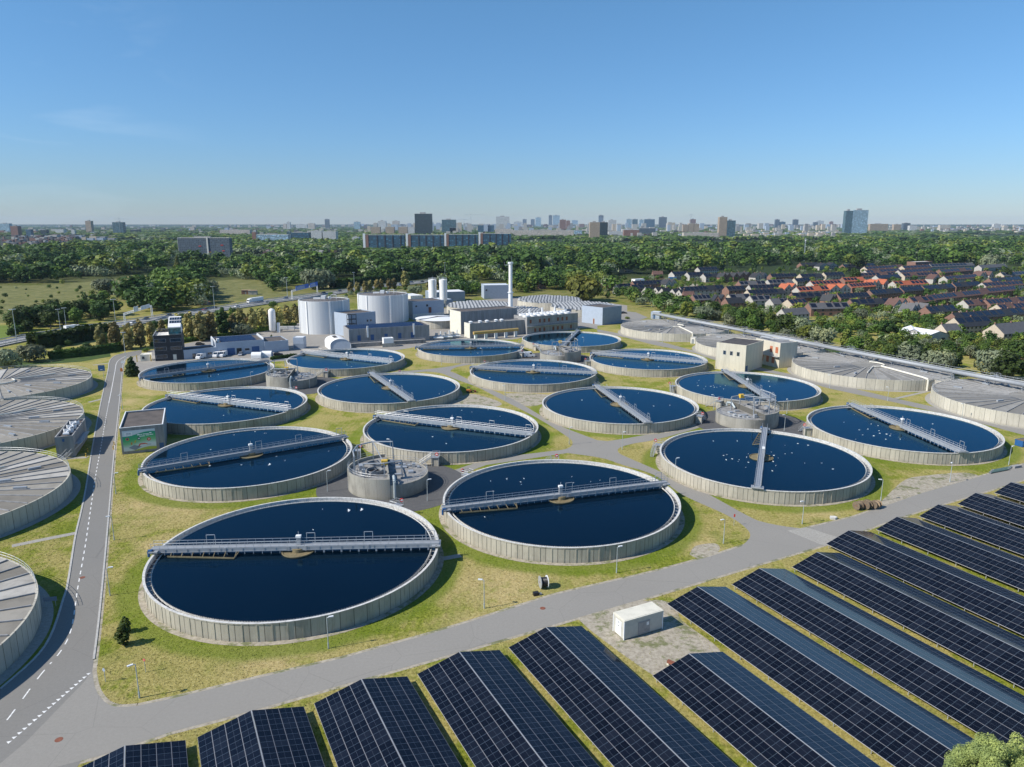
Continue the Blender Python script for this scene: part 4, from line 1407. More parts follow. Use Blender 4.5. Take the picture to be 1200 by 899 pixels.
mb = MB()
mb.box(2.6, -.7, 0, 4.0, .7, 5.5)
mb.build('evaporator', MAT['lamp_head'], t)
p = at(332, 388)
t = thing('pipe_rack', 'low rack of white pipes beside the gas tank', 'pipe rack', p)
mb = MB()
for z in (1.2, 2.0, 2.6):
 mb.tube((-2, 0, z), (10, 1, z), .18, 8)
mb.build('pipes', MAT['white_paint'], t)
for x in (-1.5, 2.5, 6.5, 9.5):
 mb = MB()
 mb.beam((x, .3, 0), (x, .3, 2.8), .2, .2)
 mb.build('support', MAT['galv'], t)
m, nt, bs = new_mat('ribbed_cladding')
tc = N(nt, 'ShaderNodeTexCoord')
sx = N(nt, 'ShaderNodeSeparateXYZ')
nt.links.new(tc.outputs['Object'], sx.inputs[0])
ang = mth(nt, 'ARCTAN2', sx.outputs[1], sx.outputs[0])
wn = N(nt, 'ShaderNodeTexWhiteNoise', noise_dimensions='1D')
nt.links.new(mth(nt, 'FLOOR', mth(nt, 'MULTIPLY', ang, 16)), wn.inputs['W'])
c = ramp(nt, wn.outputs[0], [(0, (.56, .58, .60)), (1, (.64, .66, .67))])
c = mixc(nt, mth(nt, 'MULTIPLY', nz(nt, world_pos(nt, (1, 1, .2)), .3, 3), .25), c, (.45, .47, .48))
nt.links.new(c, bs.inputs['Base Color'])
bs.inputs['Roughness'].default_value = .5
bump(nt, bs, mth(nt, 'SINE', mth(nt, 'MULTIPLY', ang, 240)), .25, .05)
MAT['cladding'] = m
for i, (xl, xr, yb, h, lab) in enumerate(((352.3, 410.2, 393.5, 18.2, 'left large white digester tank with a brown flat roof'), (420, 478.5, 381, 17.0, 'right large white digester tank, behind the long solar roofed hall'))):
 a, b = at(xl, yb - 5.5), at(xr, yb - 5.5)
 r = (b - a).length / 2 * .985
 c = (a + b) / 2
 t = thing('digester', lab, 'digester', (c.x, c.y, 0), 0, 'white cylindrical digesters')
 mb = MB()
 mb.ring([(r, 0), (r, h), (r - .4, h + .05), (r - .4, h - .5)], 72)
 mb.build('shell', MAT['cladding'], t)
 mb = MB()
 mb.ring([(r - .39, h - .4), (r * .5, h - .1), (.01, h + .25)], 48)
 mb.build('roof', MAT['roof_brown'], t)
 for dg in (-150, -118, -62, -28, 10, 90):
  mb = MB(Matrix.Rotation(R(dg), 4, 'Z'))
  mb.box(r - .1, -.45, 0, r + .35, .45, h)
  mb.build('riser', MAT['white_paint'], t)
 mb = MB()
 for z in (h + 1.1, h + .55):
  mb.path([((r - .5) * math.cos(q), (r - .5) * math.sin(q), z) for q in [2 * PI * k / 40 for k in range(41)]], .05, 4)
 for k in range(40):
  q = 2 * PI * k / 40
  mb.tube(((r - .5) * math.cos(q), (r - .5) * math.sin(q), h), ((r - .5) * math.cos(q), (r - .5) * math.sin(q), h + 1.1), .045, 4)
 mb.build('railing', MAT['galv'], t)
 mb = MB()
 mb.box(-1.2, -1.2, h, 1.2, 1.2, h + 2.0)
 mb.cyl(3, 1, h, h + 1.4, .8, 12)
 mb.box(-6, .5, h, -2, 1.4, h + .9)
 mb.build('gas_hood', MAT['lamp_head'], t)
 mb = MB()
 mb.path([(4.5, -1, h), (4.5, -1, h + 2.6), (7.5, -1, h + 2.6), (7.5, -1, h)], .12, 5)
 mb.build('hoist_frame', MAT['white_paint'], t)
t, W, D = bld('pump_building', 'grey blue clad building between the two digesters', 'building', (409, 395), (441, 391), 14, 12.5, MAT['grey_blue'], MAT['roof_brown'], .4)
for u in (.66, .78):
 pane(t, 'window', 'front', W * u, 7.2, 1.2, 1.2, MAT['glass'], W, D)
p = at(407.5, 396.2)
t = thing('stair_tower', 'dark open steel stair tower in front of the building between the digesters', 'stair tower', p, R(8))
mb = MB()
for x in (0, 2.4, 4.8):
 for y in (0, 2.4):
  mb.beam((x, y, 0), (x, y, 12.6), .16, .16)
for z in (2.5, 5, 7.5, 10, 12.5):
 for y in (0, 2.4):
  mb.beam((0, y, z), (4.8, y, z), .14, .2)
 mb.box(0, 0, z - .08, 4.8, 2.4, z)
mb.build('frame', MAT['black'], t)
mb = MB()
for k in range(5):
 z = k * 2.5
 a, b = ((.3, 4.5) if k % 2 == 0 else (4.5, .3))
 mb.beam((a, .7, z), (b, .7, z + 2.5), .9, .12)
mb.build('stair_flight', MAT['galv_dark'], t)
p0, p1 = (409.5, 405.0), (503.5, 399.0)
t, W, D = bld('sludge_hall', 'long concrete hall with blue doors and a roof full of solar panels', 'building', p0, p1, 15, 8.2, MAT['concrete_grey'], MAT['roof_dark'], .2)
for u in (.10, .26, .43, .60, .76):
 pane(t, 'door', 'front', W * u, 2.0, 1.7, 2.9, None, W, D, MAT['blue'])
for u in (.215, .79):
 mb = MB()
 mb.box(W * u, -.55, 3.6, W * u + .8, -.003, 9.4)
 mb.build('flue', MAT['white_paint'], t)
roof_panels(t, 1.0, W - 2.5, .8, 14, 8.05, 40, 7)
t = thing('inlet_channel', 'low dark concrete channel wall in front of the solar roofed hall', 'channel', at(411, 407.5), frame_of((411, 407.5), (499, 402))[2])
W = (at(499, 402) - at(411, 407.5)).length
mb = MB()
mb.box(0, 0, 0, W, 2.6, 1.9)
mb.build('wall', MAT['concrete_dark'], t)
mb = MB()
for z in (2.5, 2.95):
 mb.tube((0, .1, z), (W, .1, z), .04, 4)
for k in range(30):
 mb.tube((W * k / 29, .1, 1.9), (W * k / 29, .1, 2.95), .035, 4)
mb.build('railing', MAT['galv'], t)
t, W, D = bld('sampling_hut', 'small white hut on a concrete pier of the channel wall', 'hut', (450, 407), (461.5, 406.3), 4, 4.4, MAT['white_paint'], MAT['lamp_head'], .1)
mb = MB()
mb.box(-.8, -.15, 0, W + .6, -.003, 1.9)
mb.build('pier', MAT['concrete'], t)
p, W, a = frame_of((387.5, 411.0), (411.5, 410.4))
t = thing('arched_shed', 'white barrel roofed shed between the digesters and the tanks', 'shed', p, a)
Dd = 13.5
arc = [(W / 2 - W / 2 * math.cos(PI * k / 16), 2.6 + 3.0 * math.sin(PI * k / 16)) for k in range(17)]
skew = -4.0
mb = MB()
mb.poly([(0, 0, 0), (W, 0, 0)] + [(x, 0, z) for x, z in arc[::-1]])
mb.build('gable', MAT['grey_blue'], t)
mb = MB()
sec = [(0, 0)] + arc + [(W, 0)]
for (x0, z0), (x1, z1) in zip(sec, sec[1:]):
 mb.quad((x0, -.25, z0 + .05), (x1, -.25, z1 + .05), (x1 + skew, Dd, z1 + .05), (x0 + skew, Dd, z0 + .05))
mb.poly([(x + skew, Dd, z) for x, z in sec])
mb.build('vault', MAT['white_paint'], t)
mb = MB()
for (x0, z0), (x1, z1) in zip(arc[6:8], arc[7:9]):
 mb.quad((x0 + skew * .4, Dd * .35, z0 + .12), (x1 + skew * .4, Dd * .35, z1 + .12), (x1 + skew * .85, Dd * .85, z1 + .12), (x0 + skew * .85, Dd * .85, z0 + .12))
mb.build('skylight', MAT['roof_dark'], t)
t, W, D = bld('drying_hall', 'blue grey hall with a brown roof right of the right digester', 'building', (484, 374), (520.5, 371.5), 17, 11.2, MAT['grey_blue'], MAT['roof_brown'], .3)
pane(t, 'window', 'front', W * .08, 7.5, 1.4, 1.2, MAT['glass'], W, D)
pane(t, 'window', 'front', W * .42, 7.5, 1.6, 1.5, MAT['glass'], W, D)
pane(t, 'door', 'front', W * .5, 3.4, 2.0, 3.6, None, W, D, MAT['rust'])
mb = MB()
mb.box(0, -.06, 0, W, -.003, 3.2)
mb.build('plinth', MAT['concrete_light'], t)
t, W, D = bld('low_annex', 'pale low annex with white roof at the foot of the twin silos', 'building', (487, 362.5), (531, 359.5), 18, 5.5, MAT['grey_blue_dark'], MAT['lamp_head'], .1)
t, W, D = bld('storage_hall', 'long low hall with a white roof behind the twin silos', 'building', (505, 354.5), (545, 353.0), 18, 7.8, MAT['grey_blue_dark'], MAT['white_paint'], .05)
t, W, D = bld('cream_annex', 'small cream flat roofed building left of the twin silos', 'building', (481.5, 358.5), (496, 357.5), 18, 7.5, MAT['cream'], MAT['white_paint'], .1)
for i, (x, lab) in enumerate(((507.4, 'left one of the twin slender white silos'), (519.8, 'right one of the twin slender white silos'))):
 p = at(x, 360.5)
 r = (at(512.2, 360.5) - at(502.8, 360.5)).length / 2
 t = thing('silo', lab, 'silo', p, 0, 'twin white silos')
 mb = MB()
 mb.ring([(r * .35, 3.0), (r, 6.0), (r, 20.2), (.01, 21)], 28)
 mb.build('shell', MAT['white_paint'], t, smooth=False)
 for k in range(4):
  mb = MB()
  q = PI / 4 + k * PI / 2
  mb.beam((r * .85 * math.cos(q), r * .85 * math.sin(q), 0), (r * .85 * math.cos(q), r * .85 * math.sin(q), 6.4), .3, .3)
  mb.build('leg', MAT['galv'], t)
 mb = MB()
 for z in (21.1, 21.6):
  mb.path([((r - .1) * math.cos(q), (r - .1) * math.sin(q), z) for q in [2 * PI * k / 16 for k in range(17)]], .05, 4)
 for k in range(12):
  q = 2 * PI * k / 12
  mb.tube(((r - .1) * math.cos(q), (r - .1) * math.sin(q), 20.2), ((r - .1) * math.cos(q), (r - .1) * math.sin(q), 21.6), .05, 4)
 mb.build('railing', MAT['galv'], t)
 mb = MB()
 mb.box(-.5, -.5, 20.7, .5, .5, 22)
 mb.tube((.2, 0, 20.7), (.2, 0, 25 if i else 23), .06, 5)
 mb.build('filter', MAT['galv_dark'], t)
 mb = MB()
 mb.box(r * .5, -r * .85, 6, r * .8, -r * .75, 20.4)
 mb.build('ladder', MAT['galv'], t)
a_, b_ = at(487.8, 374, 4.2), at(538, 374, 4.2)
c = (a_ + b_) / 2
r = (b_ - a_).length / 2
t = thing('sludge_thickener', 'low round concrete tank with a split white roof', 'tank', (c.x, c.y, 0))
mb = MB()
mb.ring([(r, 0), (r, 4.6), (r - .4, 4.6)], 56)
mb.build('wall', MAT['basin_wall'], t)
for s, nm in ((-1, 'roof_half'), (1, 'roof_half')):
 mb = MB()
 ring_ = [((r + .15) * math.cos(q) + s * .9, (r + .15) * math.sin(q)) for q in ([PI / 2 + PI * k / 24 for k in range(25)] if s < 0 else [-PI / 2 + PI * k / 24 for k in range(25)])]
 cen = (s * .9, 0, 5.6 + (.25 if s < 0 else 0))
 for (x0, y0), (x1, y1) in zip(ring_, ring_[1:]):
  mb.tri((x0, y0, 4.75), (x1, y1, 4.75), cen)
 mb.build(nm, MAT['white_paint'], t).rotation_euler = (0, 0, R(-52))
mb = MB(Matrix.Rotation(R(-52), 4, 'Z'))
mb.box(-.7, -r, 4.5, .7, r, 5.3)
mb.build('walkway', MAT['galv_dark'], t)
t, W, D = bld('blower_hall', 'blue box shaped hall behind the skylight basins, left of the chimney', 'building', (567.5, 350.5), (596.5, 350.0), 18, 11.2, MAT['grey_blue_dark'], MAT['lamp_head'], .2)
mb = MB()
mb.box(-.1, .2, .1, -.004, D - .2, 11.25)
mb.build('end_wall', MAT['grey_blue'], t)
pane(t, 'window', 'front', W * .05, 6.5, 1.5, 1.5, MAT['glass'], W, D)
t, W, D = bld('machine_hall', 'concrete machine hall with a long brown roof at the foot of the chimney', 'building', (540.5, 392.0), (606, 386.0), 13, 12.6, MAT['concrete_grey'], MAT['roof_brown'], .3)
mb = MB()
mb.box(-.12, .1, .1, -.004, D - .1, 12.6)
mb.build('end_wall', MAT['cream'], t)
t, W, D = bld('machine_annex', 'lower concrete annex with roof fans in front of the brown roofed hall', 'building', (551.0, 396.8), (617, 391.2), 7.0, 8.0, MAT['concrete_grey'], MAT['concrete_dark'], .3)
for k, u in enumerate((.06, .22, .34, .5, .6)):
 mb = MB()
 mb.cyl(W * u, 3.4, 7.6, 8.5, .9, 14)
 mb.cyl(W * u, 3.4, 8.5, 8.9, 1.3, 14, .6)
 mb.build('roof_fan', MAT['lamp_head'], t)
mb = MB()
mb.box(-.12, .1, .1, -.004, 6.9, 8.0)
mb.build('end_wall', MAT['cream'], t)
p, W, a = frame_of((555, 399.0), (607, 394.4))
t = thing('air_pipe', 'thick yellow air pipe on supports in front of the concrete annex', 'pipe', p, a)
mb = MB()
mb.tube((0, 0, 3.9), (W, 0, 3.9), .85, 12)
mb.build('pipe', MAT['brown_yellow'] if 'brown_yellow' in MAT else MAT['yellow_pipe'] if 'yellow_pipe' in MAT else plain('yellow_pipe', (.42, .29, .10), .6, var=.12), t)
for k in range(5):
 mb = MB()
 mb.cbox(W * (.05 + k * .225), .2, 0, 1.3, 1.3, 3.1)
 mb.build('support', MAT['lamp_head'], t)
for k, u in enumerate((573.8, 577.2, 582.8, 586.4)):
 p = at(u, 393.0 - .09 * (u - 573), 0)
 t = thing('filter_drum', ORD[k] + ' of the four small white drums above the yellow pipe, counted from the left', 'drum', (p.x, p.y, 4.9), 0, 'white drums above the yellow pipe')
 mb = MB()
 mb.cyl(0, 0, 0, 2.4, .8, 14)
 mb.build('drum', MAT['white_paint'], t)
 mb = MB()
 mb.cyl(0, 0, 2.4, 2.8, .8, 14, .3)
 mb.build('cap', MAT['lamp_head'], t)
p = at(598.3, 371)
t = thing('chimney', 'slender white chimney with a gallery at the top', 'chimney', (p.x, p.y, 0))
mb = MB()
mb.cyl(0, 0, 0, 16, 1.42, 24)
mb.cyl(0, 0, 16.2, 35.2, 1.2, 24)
mb.build('shaft', MAT['white_paint'], t)
mb = MB()
mb.cyl(0, 0, 15.7, 16.2, 1.95, 24)
mb.cyl(0, 0, 34.6, 35.6, 1.75, 24)
mb.build('collar', MAT['lamp_head'], t)
mb = MB()
mb.box(-4.0, -.25, 33.6, -1.4, .25, 33.9)
mb.tube((-3.9, 0, 33.9), (-3.9, 0, 35.8), .05, 5)
mb.build('arm', MAT['galv'], t)
mb = MB()
mb.tube((.6, 0, 35.5), (.6, 0, 39.5), .08, 5)
mb.build('lightning_rod', MAT['galv_dark'], t)
t, W, D = bld('filter_block', 'two storey concrete filter block with rust red doors and white domed hoods', 'building', (617.5, 392.0), (677, 386.0), 13, 9.6, MAT['concrete_grey'], MAT['concrete_dark'], .4)
for k in range(10):
 u = .05 + k * .088
 for z in (1.0, 6.0):
  if (k * 7 + int(z)) % 4 != 1:
   pane(t, 'door', 'front', W * u, z, 1.3, 2.0, None, W, D, MAT['rust'])
mb = MB()
mb.box(0, -1.3, 4.2, W, -.003, 4.35)
for z in (4.95, 5.45):
 mb.tube((0, -1.25, z), (W, -1.25, z), .05, 4)
for k in range(24):
 mb.tube((W * k / 23, -1.25, 4.3), (W * k / 23, -1.25, 5.45), .04, 4)
mb.build('gallery', MAT['galv'], t)
for k in range(7):
 for j in range(2):
  mb = MB()
  cx, cy = W * (.04 + k * .132) + j * 1.5, 2.8 + j * 6
  mb.ring([(2.05, 9.2), (2.05, 10.3), (1.75, 10.45), (1.25, 10.45), (1.2, 10.1)], 18, cx=cx, cy=cy)
  hd = mb.build('hood', MAT['white_paint'], t)
  mb = MB()
  mb.cyl(cx, cy, 10.0, 10.2, 1.22, 14)
  mb.build('fan', MAT['galv_dark'], hd)
mb = MB()
for k in range(3):
 mb.cyl(W * (.25 + k * .25), 10.5, 9.2, 12.8, .5, 10)
mb.build('vent_pipe', MAT['white_paint'], t)
p0, p1 = (706, 381.2), (728, 378.2)
t, W, D = bld('screen_hall', 'blue windowless box hall left of the far covered basin', 'building', p0, p1, 17, 10.6, MAT['grey_blue_dark'], MAT['roof_brown'], .3)
mb = MB()
mb.box(-.12, .05, .1, -.004, D - .05, 10.65)
mb.build('end_wall', MAT['grey_blue'], t)
pane(t, 'door', 'left', D * .55, .1, 1.4, 3.4, MAT['rust'], W, D, MAT['cream'], .2)
t, W, D = bld('pipe_cabin', 'small blue cabin where the steel pipeline begins', 'cabin', (762.5, 373.6), (772.5, 374.2), 5, 4.6, MAT['grey_blue'], MAT['lamp_head'], .1)
pane(t, 'door', 'front', W * .3, .1, 1.2, 2.4, None, W, D, MAT['blue'])
t, W, D = bld('grey_shed', 'dark grey low shed between the skylight basins and the blue hall', 'shed', (664, 371.2), (695, 369.8), 10, 5.0, MAT['grey_blue_dark'], MAT['roof_dark'], .2)
ca, cb, cc = at(838, 432.2), at(872.5, 437.0), at(896, 435.2)
t = thing('concrete_building', 'cream concrete building with three small blue windows and a dark roof', 'building', ca, math.atan2(cb.y - ca.y, cb.x - ca.x))
W = (cb - ca).length
ax = Vector((math.cos(t.rotation_euler[2]), math.sin(t.rotation_euler[2]), 0))
D = 17.5
HC = 11.4
mb = MB()
for x0, y0, x1, y1 in ((0, 0, W, .3), (W - .3, .3, W, D - .3), (0, D - .3, W, D), (0, .3, .3, D - .3)):
 mb.box(x0, y0, 0, x1, y1, HC)
mb.build('wall', MAT['cream_panel'], t)
mb = MB()
mb.box(.3, .3, HC - .5, W - .3, D - .3, HC - .15)
mb.build('roof', MAT['roof_dark'], t)
for u in (.24, .47, .70):
 pane(t, 'window', 'front', W * u, 6.6, 1.3, 1.7, MAT['glass'], W, D)
pane(t, 'door', 'right', .4, .1, 2.2, 2.6, None, W, D, MAT['blue'])
ca, cb = at(884, 424.5), at(912.5, 431.6)
t = thing('gallery_building', 'cream concrete building with rust red shutters behind the windowed one', 'building', ca, math.atan2(cb.y - ca.y, cb.x - ca.x))
W, D, HC = (cb - ca).length, 9.5, 10.8
mb = MB()
for x0, y0, x1, y1 in ((0, 0, W, .3), (W - .3, .3, W, D - .3), (0, D - .3, W, D), (0, .3, .3, D - .3)):
 mb.box(x0, y0, 0, x1, y1, HC)
mb.build('wall', MAT['cream_panel'], t)
mb = MB()
mb.box(.3, .3, HC - .5, W - .3, D - .3, HC - .15)
mb.build('roof', MAT['concrete_grey'], t)
for u, z in ((.60, 6.2), (.82, 6.2), (.25, 1.6), (.48, 1.6), (.70, 1.6)):
 pane(t, 'shutter', 'front', W * u, z, 1.6, 2.6, None, W, D, plain('shutter_red', (.42, .14, .07), .7) if 'shutter_red' not in bpy.data.materials else bpy.data.materials['shutter_red'])
mb = MB()
mb.box(0, -1.4, 4.7, W, -.003, 4.85)
for z in (5.4, 5.9):
 mb.tube((0, -1.35, z), (W, -1.35, z), .05, 4)
for k in range(12):
 mb.tube((W * k / 11, -1.35, 4.8), (W * k / 11, -1.35, 5.9), .04, 4)
mb.build('gallery', MAT['galv'], t)
mb = MB()
mb.path([(1, 2, HC), (1, 2, HC + .8), (W * .6, 2, HC + .8), (W * .9, 6, HC + .8)], .35, 8)
mb.cbox(2.5, 4, HC - .2, 3, 1.2, 1.0)
mb.build('roof_duct', MAT['pipe_steel'], t)
t, W, D = bld('valve_cabinet', 'small grey cabinet on the grass right of the lane, before the covered basin', 'cabinet', (809, 402.5), (814.5, 403), 3, 3.2, MAT['concrete_light'], MAT['concrete_grey'], .1)
pane(t, 'door', 'front', W * .25, .1, W * .5, 2.2, None, W, D, MAT['galv_dark'])
for k, (x, y, lab) in enumerate(((514, 398, 'cluster of grey pump machinery left of the concrete hall, nearest the solar roof'), (524, 397, 'pale grey compressor unit in the machinery yard, middle one'), (533, 396, 'grey pipe manifold in the machinery yard beside the cream gable'))):
 t = thing('pump_unit', lab, 'machinery', at(x, y), R(10 * k), 'machinery left of the concrete hall')
 mb = MB()
 mb.box(-2.2, -1.2, 0, 2.2, 1.2, 2.2)
 mb.cyl(-1, 0, 2.2, 3.4, .8, 12)
 mb.build('housing', MAT['galv'], t)
 mb = MB()
 mb.tube((-2.5, -1.5, 1.2), (2.8, -1.5, 1.2), .45, 10)
 mb.tube((1.2, 0, 2.2), (1.2, 0, 4.4), .35, 10)
 mb.build('pipe', MAT['lamp_head'], t)
for k, (x, y, lab) in enumerate(((300.5, 419.4, 'left one of two small white arched covers by the tank next to the office'), (312.5, 418.0, 'right one of two small white arched covers by the tank next to the office'))):
 t = thing('arched_cover', lab, 'cover', at(x, y), R(5), 'small arched covers')
 mb = MB()
 sec = [(1.9 * math.cos(PI * j / 10), 1.2 + 1.5 * math.sin(PI * j / 10)) for j in range(11)]
 sec = [(1.9, 0)] + sec + [(-1.9, 0)]
 for (x0, z0), (x1, z1) in zip(sec, sec[1:]):
  mb.quad((-1.9, x0, z0), (2.5, x0, z0), (2.5, x1, z1), (-1.9, x1, z1))
 mb.build('hood', MAT['white_paint'], t)
 mb = MB()
 mb.poly([(-1.85, x0, z0) for x0, z0 in sec])
 mb.poly([(2.45, x0, z0) for x0, z0 in sec[::-1]])
 mb.build('end', MAT['grey_blue'], t)
m, nt, bs = new_mat('solar_glass')
tc = N(nt, 'ShaderNodeTexCoord')
sx = N(nt, 'ShaderNodeSeparateXYZ')
nt.links.new(tc.outputs['UV'], sx.inputs[0])
U, V_ = sx.outputs[0], sx.outputs[1]          # metres along the ridge, metres down the slope
def gline(x, period, half, off=0.0):
 f = mth(nt, 'ABSOLUTE', mth(nt, 'SUBTRACT', mth(nt, 'FRACT', mth(nt, 'ADD', mth(nt, 'DIVIDE', x, period), .5 + off)), .5))
 return mth(nt, 'LESS_THAN', f, half / period)
row = gline(V_, 1.575, .036)
colm = gline(U, 1.04, .024)
halfc = gline(V_, 1.575, .014, .5)
wn = N(nt, 'ShaderNodeTexWhiteNoise', noise_dimensions='2D')
cb = N(nt, 'ShaderNodeCombineXYZ')
nt.links.new(mth(nt, 'FLOOR', mth(nt, 'DIVIDE', U, 1.04)), cb.inputs[0])
nt.links.new(mth(nt, 'FLOOR', mth(nt, 'DIVIDE', V_, 1.575)), cb.inputs[1])
nt.links.new(cb.outputs[0], wn.inputs['Vector'])
cell = ramp(nt, wn.outputs[0], [(0, (.004, .0055, .010)), (.6, (.006, .008, .014)), (1, (.010, .013, .021))])
c = mixc(nt, halfc, cell, (.05, .06, .08))
c = mixc(nt, colm, c, (.055, .075, .10))
c = mixc(nt, row, c, (.18, .18, .19))
nt.links.new(c, bs.inputs['Base Color'])
dirt = nz(nt, world_pos(nt), .5, 4)
line = mth(nt, 'MAXIMUM', row, colm)
bs.inputs['Roughness'].default_value = .12
nt.links.new(mth(nt, 'ADD', mth(nt, 'MULTIPLY', line, .35), mth(nt, 'ADD', mth(nt, 'MULTIPLY', dirt, .06), .06)), bs.inputs['Roughness'])
bs.inputs['Specular IOR Level'].default_value = .26
bs.inputs['Specular Tint'].default_value = (.45, .72, 1, 1)
MAT['solar_glass'] = m
MAT['alu'] = plain('alu', (.62, .60, .60), .45, .3, var=.06)
AX = Vector((math.cos(R(-63)), math.sin(R(-63)), 0))
SD = Vector((math.cos(R(27)), math.sin(R(27)), 0))
HWD, ZR, ZE = 6.15, 2.45, .95
SL = math.hypot(HWD, ZR - ZE)
ends = [((146.3, 874), 30), ((294.5, 832.6), 40), ((423.6, 796), 46), ((538.4, 764), 52), ((640, 735), 58), ((807.5, 766), 56), ((817.5, 687.5), 78), ((890, 666), 84), ((957.5, 647), 84), ((995, 621.5), 88),
  ((1051.5, 605.5), 84), ((1100, 591), 84), ((1143.5, 577.5), 84), ((1185, 565), 84)]
SLAB = ['smallest visible solar array in the bottom left corner, by the road junction', 'solar array second from the lower left, along the perimeter road', 'solar array third from the lower left, along the perimeter road',
  'solar array below the lone cable drum, fourth from the lower left', 'solar array at the left edge of the gravel patch with the white container', 'short solar array starting at the lower right edge of the gravel patch',
  'long solar array whose end lies just right of the white container', 'solar array second to the right of the white container', 'solar array third to the right of the white container, below the road junction',
  'solar array whose end lies right beside the road junction', 'solar array below the row of old cable drums', 'solar array fourth from the upper right corner of the array field', 'solar array second from the upper right of the array field', 'uppermost solar array, cut by the right picture edge']
for i, (e, L) in enumerate(ends):
 o = at(*e, ZR)
 o.z = 0
 L = round(L / 1.04) * 1.04
 t = thing('solar_array', SLAB[i], 'solar array', o, math.atan2(AX.y, AX.x), 'rows of double pitched solar arrays')
 for s, nm in ((1, 'panel_slope'), (-1, 'panel_slope')):
  x0, x1 = 0, L
  ya, za, yb, zb = s * .06, ZR, s * HWD, ZE
  me = bpy.data.meshes.new('panel_slope')
  th = .06
  vs = [(x0, ya, za), (x1, ya, za), (x1, yb, zb), (x0, yb, zb), (x0, ya, za - th), (x1, ya, za - th), (x1, yb, zb - th), (x0, yb, zb - th)]
  fs = [(0, 1, 2, 3), (7, 6, 5, 4), (0, 4, 5, 1), (1, 5, 6, 2), (2, 6, 7, 3), (3, 7, 4, 0)]
  if s > 0:
   fs = [f[::-1] for f in fs]
  me.from_pydata(vs, [], fs)
  uv = me.uv_layers.new(name='m')
  for p in me.polygons:
   for li in p.loop_indices:
    v = me.vertices[me.loops[li].vertex_index].co
    uv.data[li].uv = (v.x, (abs(v.y) - .06) / (HWD - .06) * 1.575 * 4 + 6.3)
   p.material_index = 0 if p.index == 0 else 1
  me.materials.append(MAT['solar_glass'])
  me.materials.append(MAT['alu'])
  ob = bpy.data.objects.new(nm, me)
  C.objects.link(ob)
  ob.parent = t
 mb = MB()
 mb.box(-.05, -.04, ZR - .05, L + .05, .04, ZR + .015)
 mb.build('ridge_cap', MAT['galv'], t)
 mb = MB()
 n = int(L / 5.2)
 for k in range(n + 1):
  x = min(max(.35, L * k / n), L - .35)
  for y in (-HWD + .5, -.12, .12, HWD - .5):
   z = ZR - (ZR - ZE) * abs(y) / HWD - .09
   mb.beam((x, y, 0), (x, y, z), .1, .1)
  for s in (-1, 1):
   mb.beam((x, s * .2, ZR - .16), (x, s * (HWD - .1), ZE - .10), .08, .1)
 mb.build('support_frame', MAT['galv'], t)
p0, p1 = (731, 750.5), (776, 737)
p, W, a = frame_of(p0, p1)
D = 2.8
t = thing('transformer_cabin', 'white container cabin with a grey door on the gravel patch among the solar arrays', 'container', p, a)
mb = MB()
mb.box(0, 0, .12, W, D, 2.95)
mb.build('body', plain('cabin_paint', (.50, .485, .43), .6, var=.06), t)
mb = MB()
mb.box(-.08, -.08, 2.952, W + .08, D + .08, 3.1)
mb.box(.1, .1, 3.1, W - .1, D - .1, 3.14)
mb.build('roof', MAT['cream'], t)
for x in (-.05, W - .1):
 for y in (-.05, D - .1):
  mb = MB()
  mb.box(x, y, .0, x + .15, y + .15, 2.95)
  mb.build('corner_post', MAT['lamp_head'], t)
mb = MB()
mb.box(W * .36, -.06, .25, W * .66, -.003, 2.25)
d = mb.build('door', MAT['galv_dark'], t)
mb = MB()
mb.box(W * .57, -.075, 1.45, W * .63, -.061, 2.0)
mb.build('notice', MAT['white_paint'], d)
mb = MB()
mb.box(-.05, D * .25, .3, -.003, D * .75, 2.5)
d = mb.build('end_door', MAT['white_paint'], t)
mb = MB()
for zz in (1.6, 2.15):
 mb.box(-.065, D * .42, zz, -.051, D * .58, zz + .22)
mb.build('plate', MAT['galv'], d)
p = at(786, 780)
t = thing('steel_offcut', 'small rusty steel box section lying at the edge of the gravel patch', 'scrap', p, R(-40))
mb = MB()
mb.beam((-.5, 0, .5), (.5, 0, .5), .5, .35)
mb.build('top', MAT['rust'], t)
mb = MB()
mb.beam((-.4, 0, 0), (-.4, 0, .33), .3, .3)
mb.beam((.4, 0, 0), (.4, 0, .33), .3, .3)
mb.build('foot', MAT['cream'], t)
dr0 = thing('cable_drum', 'single large cable drum with black cable standing on the grass by the road', 'cable drum')
for s in (-1, 1):
 mb = MB()
 x = s * .62
 mb.tube((x - .05, 0, 1.05), (x + .05, 0, 1.05), 1.05, 32)
 f = mb.build('flange', MAT['galv'] if s < 0 else MAT['lamp_head'], dr0)
 mb = MB()
 mb.tube((x + s * .051, 0, 1.05), (x + s * .07, 0, 1.05), .16, 12)
 mb.build('hub', MAT['rust'], f)
mb = MB()
prof = [(-.56, .72), (-.5, .80), (0, .82), (.5, .80), (.56, .72)]
for k in range(11):
 x = -.55 + k * .11
 mb.tube((x - .055, 0, 1.05), (x, 0, 1.05), .76, 24, .80, cap=False)
 mb.tube((x, 0, 1.05), (x + .055, 0, 1.05), .80, 24, .76, cap=False)
mb.build('cable', MAT['black'], dr0)
p = at(637, 688.5)
dr0.location, dr0.rotation_euler = p, (0, 0, R(14))
base = at(1005, 597)
DR = [(0, 0), (.95, .5), (1.9, .35), (2.9, .8), (3.7, .6), (4.5, .9)]
